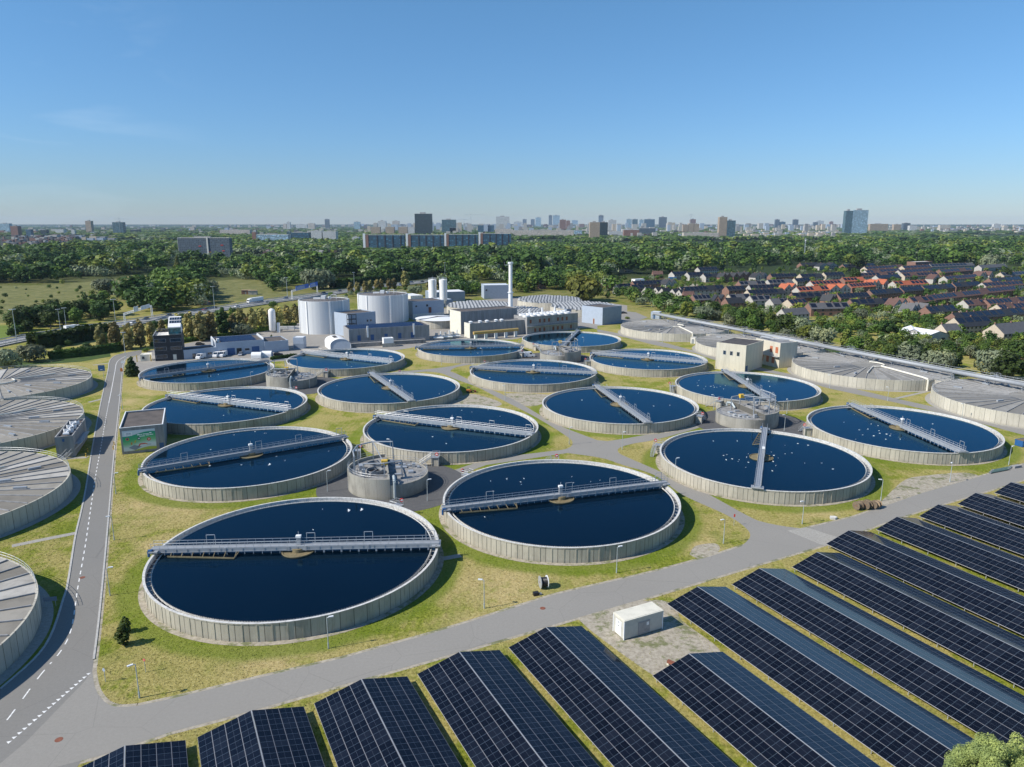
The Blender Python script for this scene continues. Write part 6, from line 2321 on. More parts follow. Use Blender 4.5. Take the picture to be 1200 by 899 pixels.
place_tree('willow', 'large round grey green willow clump in the meadow at the upper left', at(124, 345), 16, 'bush', 'willow', 2, 0, 1200)
place_tree('willow', 'rounded willow right of the allotments, left of the blue sign gantry', at(242, 348), 16, 'bush', 'willow', 1, 2, 1200)
place_tree('willow', 'left one of two big round willows behind the left digester', at(366, 339), 22, 'bush', 'willow', .5, 0, 1200, None, .9)
place_tree('willow', 'right one of two big round willows behind the left digester', at(379, 338.5), 22, 'bush', 'willow', 2.5, 1, 1200, None, .9)
place_tree('willow', 'big pale yellow green willow above the skylight basins, left of houses', at(684, 353), 25, 'bush', 'yellow', 1, 2, 1400, None, .95)
place_tree('pyramidal_tree', 'bright green pointed tree left of the grey slab block', at(209, 323), 24, 'cone', 'yellow', 0, 2, 1200, None, .7)
for k, (x, y, h) in enumerate(((144.5, 756, 3.3), (147.5, 741, 2.6))):
 place_tree('shrub', ('ragged dark shrub on the grass left of the nearest tank, front half', 'ragged dark shrub on the grass left of the nearest tank, rear half')[k], at(x, y), h, 'tall', 'mid', k, k, 700, None, 1.6, 'shrub')
for k, (x, y, lab, h, leaf) in enumerate(((171, 412, 'low round hedge bush beside the plaza left of the office', 2.2, 'mid'), (729, 387, 'small round bush on the grass right of the blue hall', 2.0, 'mid'), (735, 374, 'low bush at the road behind the blue hall', 2, 'yellow'))):
 place_tree('shrub', lab, at(x, y), h, 'bush', leaf, 0, k, 700, None, 1.3, 'shrub')
g = np.random.default_rng(5)
lb = []
for i in range(110):
 a = g.uniform(0, 2 * PI)
 r = math.sqrt(g.uniform()) * 4.4
 z = 6.9 * (1 - (r / 5.2) ** 2) * g.uniform(.5, 1.04) + .6
 q = g.uniform(.5, 1.0)
 lb.append(((r * math.cos(a), r * math.sin(a), z), (q, q, q * 1.25)))
q = leaf_cloud(lb, 60000, .06, g, droop=1.0)
me = quads_mesh('crown', q, [LEAF['bush']])
p = at(1168, 938)
t = thing('willow_shrub', 'large pale green willow shrub in the lower right corner, before the solar arrays', 'shrub', (p.x, p.y, 0))
o = bpy.data.objects.new('crown', me)
C.objects.link(o)
o.parent = t
mb = MB()
for c_, r_ in lb[::3]:
 mb.tube((c_[0] * .1, c_[1] * .1, 0), (c_[0] * .6, c_[1] * .6, c_[2] * .55), .07, 5, .05)
 mb.tube((c_[0] * .6, c_[1] * .6, c_[2] * .55), c_, .05, 5, .015)
mb.build('stems', MAT['bark'], t)
def inpoly(x, y, poly):
 c_ = False
 j = len(poly) - 1
 for i in range(len(poly)):
  xi, yi = poly[i]
  xj, yj = poly[j]
  if (yi > y) != (yj > y) and x < (xj - xi) * (y - yi) / (yj - yi) + xi:
   c_ = not c_
  j = i
 return c_
MIXES = {'wood': [('dark', .45), ('mid', .38), ('yellow', .08), ('willow', .09)], 'edge': [('dark', .35), ('mid', .35), ('yellow', .15), ('willow', .12), ('dry', .03)],
         'dark': [('dark', .8), ('mid', .2)], 'light': [('mid', .5), ('yellow', .35), ('willow', .15)]}
ZONES = [  # name, photo polygon of where the stems stand, spacing, height range, mix, phrase
 ('belt', [(737, 359), (760, 362), (800, 374), (838, 381), (870, 388), (900, 397), (960, 413), (930, 388), (880, 376), (830, 366), (775, 356), (735, 349)], 8.5, (6, 12), 'edge', 'the belt below the houses'),
 ('belt2', [(945, 409), (975, 411), (960, 396), (935, 392)], 8.5, (6, 10), 'edge', 'the scrub behind the pipeline'),
 ('belt3', [(1000, 424), (1040, 432), (1085, 437), (1120, 440), (1118, 430), (1060, 416), (1010, 408), (985, 404)], 8.5, (7, 11), 'edge', 'the scrub before the white sheds'),
 ('belt4', [(1150, 447), (1215, 452), (1215, 428), (1160, 428)], 9, (8, 13), 'edge', 'the thicket at the right edge'),
 ('clump', [(150, 352), (160, 345), (200, 338), (236, 338), (248, 349), (232, 360), (200, 366), (175, 369), (152, 362)], 10, (13, 23), 'wood', 'the clump above the office'),
 ('darkrow', [(10, 397), (45, 388), (110, 379), (140, 372), (138, 366), (100, 368), (40, 374), (14, 382)], 8.5, (8, 13), 'dark', 'the dark row beyond the motorway'),
 ('meadowedge', [(95, 352), (150, 347), (150, 356), (110, 362)], 12, (5, 9), 'mid' if False else 'edge', 'the meadow edge'),
 ('plantback', [(500, 349), (558, 347), (557, 333), (520, 333)], 9, (8, 15), 'edge', 'the trees behind the silos'),
 ('plantback2', [(600, 346), (640, 340), (700, 340), (735, 350), (722, 343), (700, 328), (600, 330)], 10, (9, 17), 'wood', 'the trees behind the skylights'),
 ('leftwood', [(-40, 296), (0, 296), (120, 292), (190, 290), (212, 300), (186, 318), (160, 321), (130, 324), (60, 331), (-40, 334)], 13, (13, 21), 'wood', 'the left wood'),
 ('midwood', [(212, 312), (300, 306), (430, 304), (430, 322), (395, 327), (350, 336), (322, 342), (300, 331), (262, 325), (210, 334)], 13, (12, 20), 'wood', 'the wood left of the gantry'),
 ('midwood2', [(425, 333), (430, 304), (560, 300), (640, 300), (640, 330), (600, 331), (560, 331), (515, 322), (470, 326)], 13, (13, 21), 'wood', 'the wood behind the chimney'),
 ('rightwood', [(640, 300), (740, 292), (900, 288), (1240, 284), (1240, 313), (1180, 313), (1060, 313), (1000, 312), (960, 311), (930, 314), (850, 315), (790, 321), (725, 322), (700, 330), (640, 332)], 14, (13, 20), 'wood', 'the wood above the housing estate'),
 ('meadow', [(-40, 338), (60, 335), (150, 327), (190, 323), (200, 334), (150, 346), (95, 356), (60, 374), (-40, 384)], 26, (2, 6), 'edge', 'the left meadow'),
 ('mwstrip', [(60, 402), (120, 393.5), (186, 382), (250, 371), (330, 358.5), (400, 348), (470, 339), (520, 333), (520, 336.5), (470, 344), (400, 352), (352, 377), (250, 392), (186, 404), (120, 412), (60, 415)], 13, (3, 6), 'edge', 'the strip along the motorway'),
]
cand = []
for zi, (nm, poly, sp, hr, mix, phrase) in enumerate(ZONES):
 gp = [at(*p) for p in poly]
 x0, x1 = min(p.x for p in gp), max(p.x for p in gp)
 y0, y1 = min(p.y for p in gp), max(p.y for p in gp)
 x0, x1 = max(x0, -1900), min(x1, 1900)
 g = np.random.default_rng(100 + zi)
 y = y0
 while y < y1:
  s = sp * (1.0 if y < 900 else 1.35)
  x = x0
  while x < x1:
   qx, qy = x + g.uniform(-.48, .48) * s, y + g.uniform(-.48, .48) * s
   pxx = to_px(qx, qy, 0)
   if inpoly(pxx[0], pxx[1], poly) and g.uniform() < .93:
    names, ws = zip(*MIXES[mix])
    leaf = names[g.choice(len(names), p=np.array(ws) / sum(ws))]
    h = g.uniform(*hr) * (.6 if g.uniform() < .25 else 1.0)
    if 'wood' in nm:
     h *= .95 + .7 * noise.noise(Vector((qx * .011, qy * .011, 70 + zi)))
    if 'wood' in nm and noise.noise(Vector((qx * .007, qy * .007, 40 + zi))) > .34:
     x += s
     continue
    pn = noise.noise(Vector((qx * .012, qy * .012, zi)))
    if mix == 'wood' and pn > .28:
     leaf = 'willow' if g.uniform() < .55 else 'yellow'
    elif mix == 'wood' and pn < -.25:
     leaf = 'dark'
    cand.append((qy, zi, qx, qy, h, leaf, pxx))
   x += s
  y += s * .92
GARDEN = []
gz = [(700, 350), (760, 357), (840, 372), (930, 393), (1000, 402), (1060, 414), (1120, 424), (1215, 424), (1215, 316), (1000, 312), (860, 318), (720, 330)]
g = np.random.default_rng(55)
while len(GARDEN) < 1300:
 x, y = g.uniform(700, 1215), 313 + 110 * g.uniform() ** 1.25
 if inpoly(x, y, gz):
  GARDEN.append((x, y, g.uniform(3.0, 7.5), ('dark', 'mid', 'mid', 'yellow', 'willow')[g.integers(5)]))
FORE = [('green', 1036, 395, 10, 'dark', 'big dark tree in front of the dark solar terrace, left of the white sheds'), ('a', 1049, 391, 9, 'dark', 'dark round tree right of the biggest garden tree before the terrace'),
  ('b', 1007, 376, 9, 'willow', 'silver white blossoming tree in the estate left of the gable house'), ('c', 990, 386, 6, 'mid', 'rounded tree between the silver tree and the scrub'),
  ('d', 1085, 385, 9, 'dark', 'dark tree standing before the terrace with many panels, left one'), ('e', 1113, 382, 9, 'dark', 'dark tree standing before the terrace with many panels, right one'),
  ('f', 1178, 328, 13, 'dark', 'big round dark tree among the farthest estate roofs'), ('g', 1001, 331, 15, 'dark', 'big round dark tree behind the orange roofs'),
  ('h', 1006, 317, 22, 'dark', 'tall dark tree group right of the white gabled far houses'), ('i', 1168, 396, 10, 'dark', 'dark tree right of the big grey house with dark roof'),
  ('j', 962, 408, 12, 'willow', 'rounded silvery willow directly behind the steel pipeline'), ('k', 1062, 432, 13, 'willow', 'big grey willow in front of the white sheds, left one'),
  ('l', 1098, 440, 12, 'willow', 'big grey willow in front of the white sheds, right one'), ('m', 1165, 445, 14, 'willow', 'largest silvery willow at the right edge behind the covered basin'),
  ('n', 1184, 444, 10, 'dry', 'rusty brown narrow tree beside the largest silvery willow'), ('o', 1040, 432, 11, 'mid', 'green round tree left of the big grey willows behind the pipeline'),
  ('p', 856, 383, 10, 'willow', 'silvery willow behind the windowed cream building, left one'), ('q', 833, 371, 11, 'willow', 'silvery willow behind the steel pipeline, below the brick houses'), ('r', 880, 372, 9, 'mid', 'rounded green tree below the white house row behind the pipeline'),
  ('s', 1160, 314, 24, 'willow', 'big silvery tree in the wood above the farthest roofs')]
for k, x, y, h, leaf, lab in FORE:
 place_tree('willow' if leaf == 'willow' else 'tree', lab, at(x, y), h, 'bush' if leaf == 'willow' else 'round', leaf, rnd.uniform(0, 6), rnd.randrange(3), 1200, None, .8 if leaf == 'willow' else 1.15)
cand.sort()
NEAR = 170
near, rest = cand[:NEAR], cand[NEAR:]
bins = {}
for c_ in near:
 bins.setdefault((c_[1], c_[5]), []).append(c_)
for (zi, leaf), lst in bins.items():
 lst.sort(key=lambda c_: c_[6][0])
 for k, (_, _, x, y, h, _, pp) in enumerate(lst):
  shape = 'bush' if leaf == 'willow' or h < 7 else ('tall' if (k % 5 == 0 and leaf in ('mid', 'yellow')) else 'round')
  word = {'bush': 'bushy', 'tall': 'slim', 'round': 'round crowned'}[shape]
  if len(lst) == 1:
   lab = 'only %s %s tree in %s' % (COLWORD[leaf], word, ZONES[zi][5])
  else:
   lab = '%s %s tree from the left in %s' % (ORD[k] if k < 40 else 'farthest', COLWORD[leaf], ZONES[zi][5])
  place_tree('willow' if leaf == 'willow' else 'tree', lab, Vector((x, y, 0)), h, shape, leaf, rnd.uniform(0, 6), rnd.randrange(3), 900, 'trees in ' + ZONES[zi][5], .95 if shape == 'bush' else 1.25)
GARDEN.sort(key=lambda c_: -c_[1])
gl = {}
for (x, y, h, leaf) in GARDEN[:60]:
 gl.setdefault((leaf, 'left' if x < 870 else ('middle' if x < 1040 else 'right')), []).append((x, y, h))
for (leaf, part), lst in gl.items():
 lst.sort()
 for k, (x, y, h) in enumerate(lst):
  place_tree('garden_tree', '%s %s garden tree from the left in the estate\'s %s' % (ORD[k], COLWORD[leaf], {'left': 'left third', 'middle': 'middle third', 'right': 'right third'}[part]), at(x, y), h, 'round' if h > 5.5 else 'bush', leaf, rnd.uniform(0, 6), rnd.randrange(3), 700, 'trees in the gardens of the estate', 1.15)
LEAFI = ['dark', 'mid', 'yellow', 'willow', 'dry', 'brown']
Q, MI = [], []
g = np.random.default_rng(77)
allrest = [(y, x, h, leaf) for (_, _, x, y, h, leaf, _) in rest] + [(at(x, y).y, at(x, y).x, h, leaf) for (x, y, h, leaf) in GARDEN[60:]]
protoq = {}
for dist_class, nq, sz in (('n', 260, .043), ('m', 140, .058), ('f', 75, .080)):
 for sh in ('round', 'bush', 'tall'):
  for v in range(4):
   gg = np.random.default_rng(300 + v)
   protoq[(dist_class, sh, v)] = leaf_cloud(lobes_for(sh, 1.0, gg), nq, sz, gg, up=.2, jit=.2)
for (y, x, h, leaf) in allrest:
 dc = 'n' if y < 750 else ('m' if y < 1150 else 'f')
 sh = 'bush' if leaf == 'willow' else ('tall' if g.uniform() < .12 else 'round')
 q = protoq[(dc, sh, int(g.integers(4)))].copy()
 a = g.uniform(0, 6.28)
 ca, sa = math.cos(a), math.sin(a)
 w_ = h * (1.0 if sh == 'bush' else 1.35) * g.uniform(.9, 1.15)
 X = q[..., 0] * ca - q[..., 1] * sa
 Y = q[..., 0] * sa + q[..., 1] * ca
 q = np.stack([X * w_ + x, Y * w_ + y, q[..., 2] * h], -1)
 Q.append(q)
 MI.append(np.full(len(q), LEAFI.index(leaf)))
FARPATCH = [(y0, y1, sp, dens) for y0, y1, sp, dens in ((1500, 2400, 24, .62), (2400, 4200, 42, .5), (4200, 8500, 85, .5), (8500, 14500, 170, .55))]
protof = []
for v in range(6):
 gg = np.random.default_rng(400 + v)
 lbs = [((gg.uniform(-.5, .5), gg.uniform(-.5, .5), gg.uniform(.3, .6)), (.33, .33, .36)) for _ in range(7)]
 protof.append(leaf_cloud(lbs, 70, .11, gg, up=.3, jit=.2))
for y0, y1, sp, dens in FARPATCH:
 y = y0
 while y < y1:
  xr = y * .78 + 200
  x = -xr
  while x < xr:
   qx, qy = x + g.uniform(-.5, .5) * sp, y + g.uniform(-.5, .5) * sp
   pn = noise.noise(Vector((qx * .0016, qy * .0016, 3.3))) + .5 * noise.noise(Vector((qx * .005, qy * .005, 8.3)))
   if pn > (.5 - dens) * 1.2:
    pp = to_px(qx, qy, 0)
    if not (y < 2600 and 815 < pp[0] < 985 and pp[1] > 276) and not (pp[0] < 85 and 277 < pp[1] < 296):
     h = g.uniform(11, 19) * (.45 if (y < 2300 and (422 < pp[0] < 604 or 205 < pp[0] < 274)) else 1)
     w_ = sp * g.uniform(.8, 1.3)
     q = protof[int(g.integers(6))]
     Q.append(np.stack([q[..., 0] * w_ + qx, q[..., 1] * w_ + qy, q[..., 2] * h * 1.05], -1))
     leaf = ('dark', 'dark', 'mid', 'mid', 'mid', 'yellow', 'willow')[int(g.integers(7))]
     MI.append(np.full(len(q), LEAFI.index(leaf)))
   x += sp
  y += sp
Q = np.concatenate(Q)
MI = np.concatenate(MI)
me = quads_mesh('woodland', Q, [LEAF[k] for k in LEAFI], MI)
o = bpy.data.objects.new('woodland', me)
C.objects.link(o)
o['kind'] = 'stuff'
print('woodland quads', len(Q), 'trees', len(allrest))
def hedge(label, line, w, h, leaf, n):
 pts = [at(*p) for p in line]
 o0 = pts[0]
 L = sum((b - a).length for a, b in zip(pts, pts[1:]))
 g = np.random.default_rng(len(label))
 out = []
 for a, b in zip(pts, pts[1:]):
  d = b - a
  k = max(4, int(n * d.length / L))
  dn = d.normalized()
  s = Vector((-dn.y, dn.x, 0))
  tt = g.uniform(0, 1, k)
  u = g.uniform(-.5, .5, k)
  f = g.choice(3, k)
  uu = np.where(f == 0, u, np.where(f == 1, -.5, .5)) * w
  z = np.where(f == 0, h, g.uniform(.05, 1, k) * h) * g.uniform(.86, 1.08, k)
  cen = np.stack([a.x - o0.x + d.x * tt + s.x * uu, a.y - o0.y + d.y * tt + s.y * uu, z], 1)
  nr = np.stack([np.where(f == 0, 0, np.sign(uu)) * s.x, np.where(f == 0, 0, np.sign(uu)) * s.y, np.where(f == 0, 1., .3)], 1) + g.normal(size=(k, 3)) * .35
  nr /= np.linalg.norm(nr, axis=1)[:, None]
  t = np.cross(nr, g.normal(size=(k, 3)))
  t /= np.linalg.norm(t, axis=1)[:, None]
  b_ = np.cross(nr, t)
  sz = (w + h) * .12 * g.uniform(.7, 1.3, k)[:, None]
  out.append(np.stack([cen - t * sz - b_ * sz, cen + t * sz - b_ * sz, cen + t * sz + b_ * sz, cen - t * sz + b_ * sz], 1))
 me = quads_mesh('hedge', np.concatenate(out), [LEAF[leaf]])
 o = bpy.data.objects.new('hedge', me)
 C.objects.link(o)
 o.location = (o0.x, o0.y, 0)
 tag(o, label, 'hedge')
hedge('long dark clipped hedge behind the motorway, right of the dry field', [(392, 337.5), (430, 333), (470, 328.8), (535, 321), (600, 315)], 9, 6.5, 'dark', 4500)
hedge('dark tall hedge on the near side of the motorway at the left', [(42, 408), (75, 403), (112, 396.5), (128, 394)], 7, 5.5, 'dark', 3500)
hedge('dark low hedge along the plant fence behind the access road', [(60, 421), (100, 416.5), (125, 413), (150, 408)], 3.5, 3.0, 'dark', 2200)
hedge('clipped hedge between the plant yard and the poplars', [(178, 406), (215, 401), (250, 397), (300, 389), (345, 382)], 2.5, 1.8, 'mid', 3500)
hedge('low hedge between the pale covers and the tank before the arched shed', [(318, 422), (330, 420.5), (348, 418)], 1.6, 1.3, 'dark', 600)
sheet('reed_bed', px((940, 404), (985, 411), (1035, 424), (1060, 431), (1010, 431), (960, 418), (900, 402), (880, 393)), .010, MAT['reed'])
sheet('reed_bed', px((20, 423), (60, 424), (110, 413), (128, 411), (130, 418), (95, 424), (40, 428), (-40, 434), (-40, 428)), .010, MAT['reed'])
sheet('meadow', px((-60, 336), (60, 334), (120, 329), (160, 323), (190, 321), (200, 332), (150, 344), (110, 350), (60, 372), (10, 378), (-60, 384)), .010, MAT['meadow'])
sheet('lawn', px((-60, 386), (9, 381), (18, 392), (6, 397), (-60, 405)), .012, MAT['lawn_far'])
sheet('meadow', px((256, 329), (300, 326), (330, 340), (338, 346), (300, 350), (262, 353), (250, 345)), .010, MAT['meadow'])
sheet('dry_field', px((386, 331), (428, 328), (426, 332), (390, 338), (384, 337)), .012, MAT['meadow_dry'])
sheet('dry_field', px((140, 340), (150, 333), (152, 336), (146, 342)), .014, MAT['meadow_dry'])
sheet('dry_field', px((147, 325), (156, 322.5), (157, 327), (149, 328)), .014, MAT['meadow_dry'])
m, nt, bs = new_mat('canal_water')
bs.inputs['Base Color'].default_value = (.01, .02, .03, 1)
bs.inputs['Roughness'].default_value = .05
bump(nt, bs, nz(nt, world_pos(nt), .6, 3), .05, .1)
sheet('canal', px((171.5, 331), (176.5, 331), (176, 322), (173, 313), (171.5, 313), (172.5, 322)), .016, m)
struct('path', strip_mesh(px((232, 341), (240, 352), (247, 357)), 4, 0, .016), plain('red_path', (.30, .13, .09), .9))
g = np.random.default_rng(9)
n = 420000
P = np.stack([g.uniform(-105, 130, n), 64 + 130 * g.uniform(0, 1, n) ** 1.25], 1)
keep = np.ones(n, bool)
for k, tt in TANKS.items():
 keep &= (P[:, 0] - tt[0]) ** 2 + (P[:, 1] - tt[1]) ** 2 > 26.0 ** 2
for (bx_, by_), *_ in BAS:
 keep &= (P[:, 0] - bx_) ** 2 + (P[:, 1] - by_) ** 2 > 31.3 ** 2
for bx_, by_ in ctr:
 keep &= (P[:, 0] - bx_) ** 2 + (P[:, 1] - by_) ** 2 > 17.6 ** 2
for nm, poly in SHEETS:
 if nm in ('road', 'road_patch', 'gravel', 'yard'):
  ins = np.zeros(n, bool)
  j = len(poly) - 1
  for i in range(len(poly)):
   (xi, yi), (xj, yj) = poly[i], poly[j]
   if yi != yj:
    ins ^= ((yi > P[:, 1]) != (yj > P[:, 1])) & (P[:, 0] < (xj - xi) * (P[:, 1] - yi) / (yj - yi) + xi)
   j = i
  if nm == 'gravel':
   ins &= g.uniform(0, 1, n) > .12
  keep &= ~ins
for line, w_ in SEGS:
 for s0, s1 in zip(line, line[1:]):
  dx, dy = s1.x - s0.x, s1.y - s0.y
  L2 = dx * dx + dy * dy + 1e-9
  if min(s0.y, s1.y) > 200:
   continue
  tt = np.clip(((P[:, 0] - s0.x) * dx + (P[:, 1] - s0.y) * dy) / L2, 0, 1)
  keep &= (P[:, 0] - s0.x - dx * tt) ** 2 + (P[:, 1] - s0.y - dy * tt) ** 2 > (w_ * .5) ** 2
P = P[keep]
n = len(P)
a = g.uniform(0, 2 * PI, n)
hh = g.uniform(.04, .16, n) * (1 + (g.uniform(0, 1, n) < .06))
ww = g.uniform(.025, .07, n)
lean = g.normal(size=(n, 2)) * .12
tri_ = np.zeros((n, 3, 3))
tri_[:, 0, :2] = P - np.stack([np.cos(a), np.sin(a)], 1) * ww[:, None]
tri_[:, 1, :2] = P + np.stack([np.cos(a), np.sin(a)], 1) * ww[:, None]
tri_[:, 2, :2] = P + lean
tri_[:, 2, 2] = hh
me = bpy.data.meshes.new('grass')
me.vertices.add(n * 3)
me.vertices.foreach_set('co', tri_.reshape(-1).astype(np.float32))
me.loops.add(n * 3)
me.loops.foreach_set('vertex_index', np.arange(n * 3, dtype=np.int32))
me.polygons.add(n)
me.polygons.foreach_set('loop_start', np.arange(0, n * 3, 3, dtype=np.int32))
me.polygons.foreach_set('loop_total', np.full(n, 3, dtype=np.int32))
me.materials.append(MAT['grass'])
me.update()
o = bpy.data.objects.new('grass', me)
C.objects.link(o)
o['kind'] = 'stuff'
MAT['tile_orange'] = plain('tile_orange', (.40, .11, .05), .75, var=.12, scale=.6)
MAT['tile_brown'] = plain('tile_brown', (.115, .062, .05), .8, var=.15, scale=.6)
MAT['tile_dark'] = plain('tile_dark', (.026, .028, .032), .65, var=.15, scale=.6)
MAT['tile_grey'] = plain('tile_grey', (.10, .10, .105), .7, var=.12, scale=.6)
MAT['house_white'] = plain('house_white', (.42, .40, .365), .8, var=.05)
MAT['house_brick'] = plain('house_brick', (.22, .125, .095), .85, var=.15, scale=1.5)
MAT['house_beige'] = plain('house_beige', (.48, .41, .32), .85, var=.1, scale=1.5)
MAT['house_pv'] = plain('house_pv', (.010, .013, .024), .18, var=.2)
MAT['plain_wood'] = plain('plain_wood', (.25, .2, .14), .8)
ROOFW = {'tile_orange': 'orange', 'tile_brown': 'brown', 'tile_dark': 'dark', 'tile_grey': 'grey'}
WALLW = {'house_white': 'white walled', 'house_brick': 'red brick', 'house_beige': 'beige walled'}
HC_ = {}
def house(name, label, pos, rz, W, D, eave, ridge, wall, roof, pv, gable, group):
 key = (round(W, 1), D, eave, ridge, wall, roof, pv, gable)
 if key in HC_:
  return dup(HC_[key], pos, rz, label, None, group)
 W = round(W, 1)
 t = thing(name, label, 'house', pos, rz, group)
 HC_[key] = t
 mb = MB()
 if gable:      # gable end faces the front
  mb.box(0, 0, 0, W, D, eave)
  for y, s in ((0, 1), (D, -1)):
   tri = [(0, y, eave), (W, y, eave), (W / 2, y, ridge)]
   mb.tri(*(tri if s > 0 else tri[::-1]))
 else:
  mb.box(0, 0, 0, W, D, eave)
  for x, s in ((0, -1), (W, 1)):
   tri = [(x, 0, eave), (x, D, eave), (x, D / 2, ridge)]
   mb.tri(*(tri if s > 0 else tri[::-1]))
 mb.build('wall', MAT[wall], t)
 mb = MB()
 o_ = .35
 k = (ridge - eave)
 if gable:
  for s in (0, 1):
   xe = -o_ if s == 0 else W + o_
   ze = eave - k * o_ / (W / 2)
   a = [(xe, -.2, ze + .06), (W / 2, -.2, ridge + .06), (W / 2, D + .2, ridge + .06), (xe, D + .2, ze + .06)]
   b = [(p[0], p[1], p[2] + .16) for p in a]
   mb.poly(a if s else a[::-1])
   mb.poly(b[::-1] if s else b)
   for i in range(4):
    j = (i + 1) % 4
    mb.quad(a[i], a[j], b[j], b[i])
 else:
  for s in (0, 1):
   ye = -o_ if s == 0 else D + o_
   ze = eave - k * o_ / (D / 2)
   a = [(0, ye, ze + .06), (W, ye, ze + .06), (W, D / 2, ridge + .06), (0, D / 2, ridge + .06)]
   b = [(p[0], p[1], p[2] + .16) for p in a]
   mb.poly(a[::-1] if s else a)
   mb.poly(b if s else b[::-1])
   for i in range(4):
    j = (i + 1) % 4
    mb.quad(a[i], a[j], b[j], b[i])
 r_ = mb.build('roof', MAT[roof], t)
 mb = MB()
 if gable:
  mb.cbox(W * .5, D * .75, ridge - .6, .7, .7, 1.5)
 else:
  mb.cbox(.5, D * .5, ridge - .4, .6, .7, 1.3)
 mb.build('chimney', MAT['house_brick'], r_)
 if pv:
  mb = MB()
  def at_roof(u, q, lift):
   if gable:
    return (W / 2 + W / 2 * q, D * u, ridge - k * q + lift) if True else None
   return (W * u, D / 2 - D / 2 * q, ridge - k * q + lift)
  u0, u1, q0, q1 = (.14, .86, .14, .80) if pv == 1 else (.08, .92, .1, .6)
  ns = 2 if W > 7 and not gable else 1
  for s_ in range(ns):
   ua, ub = (u0, u1) if ns == 1 else ((.06, .46) if s_ == 0 else (.56, .95))
   mb = MB()
   c_ = [at_roof(ua, q1, .30), at_roof(ub, q1, .30), at_roof(ub, q0, .30), at_roof(ua, q0, .30)]
   mb.poly(c_)
   b = [(p[0], p[1], p[2] - .07) for p in c_]
   for i in range(4):
    j = (i + 1) % 4
    mb.quad(b[i], b[j], c_[j], c_[i])
   mb.build('solar_panel', MAT['house_pv'], t)
 nwin = max(1, int(W / 3.2))
 for k_ in range(nwin):
  for z in (.9, 3.5):
   if z + 1.4 > eave:
    continue
   mb = MB()
   x = W * (k_ + .5) / nwin
   w2 = .9 if z < 2 else .65
   mb.box(x - w2, -.06, z, x + w2, -.004, z + 1.4)
   mb.build('window', MAT['glass'], t)
 if gable:
  mb = MB()
  mb.box(W / 2 - .5, -.06, eave + .3, W / 2 + .5, -.004, eave + 1.5)
  mb.build('window', MAT['glass'], t)
 return t
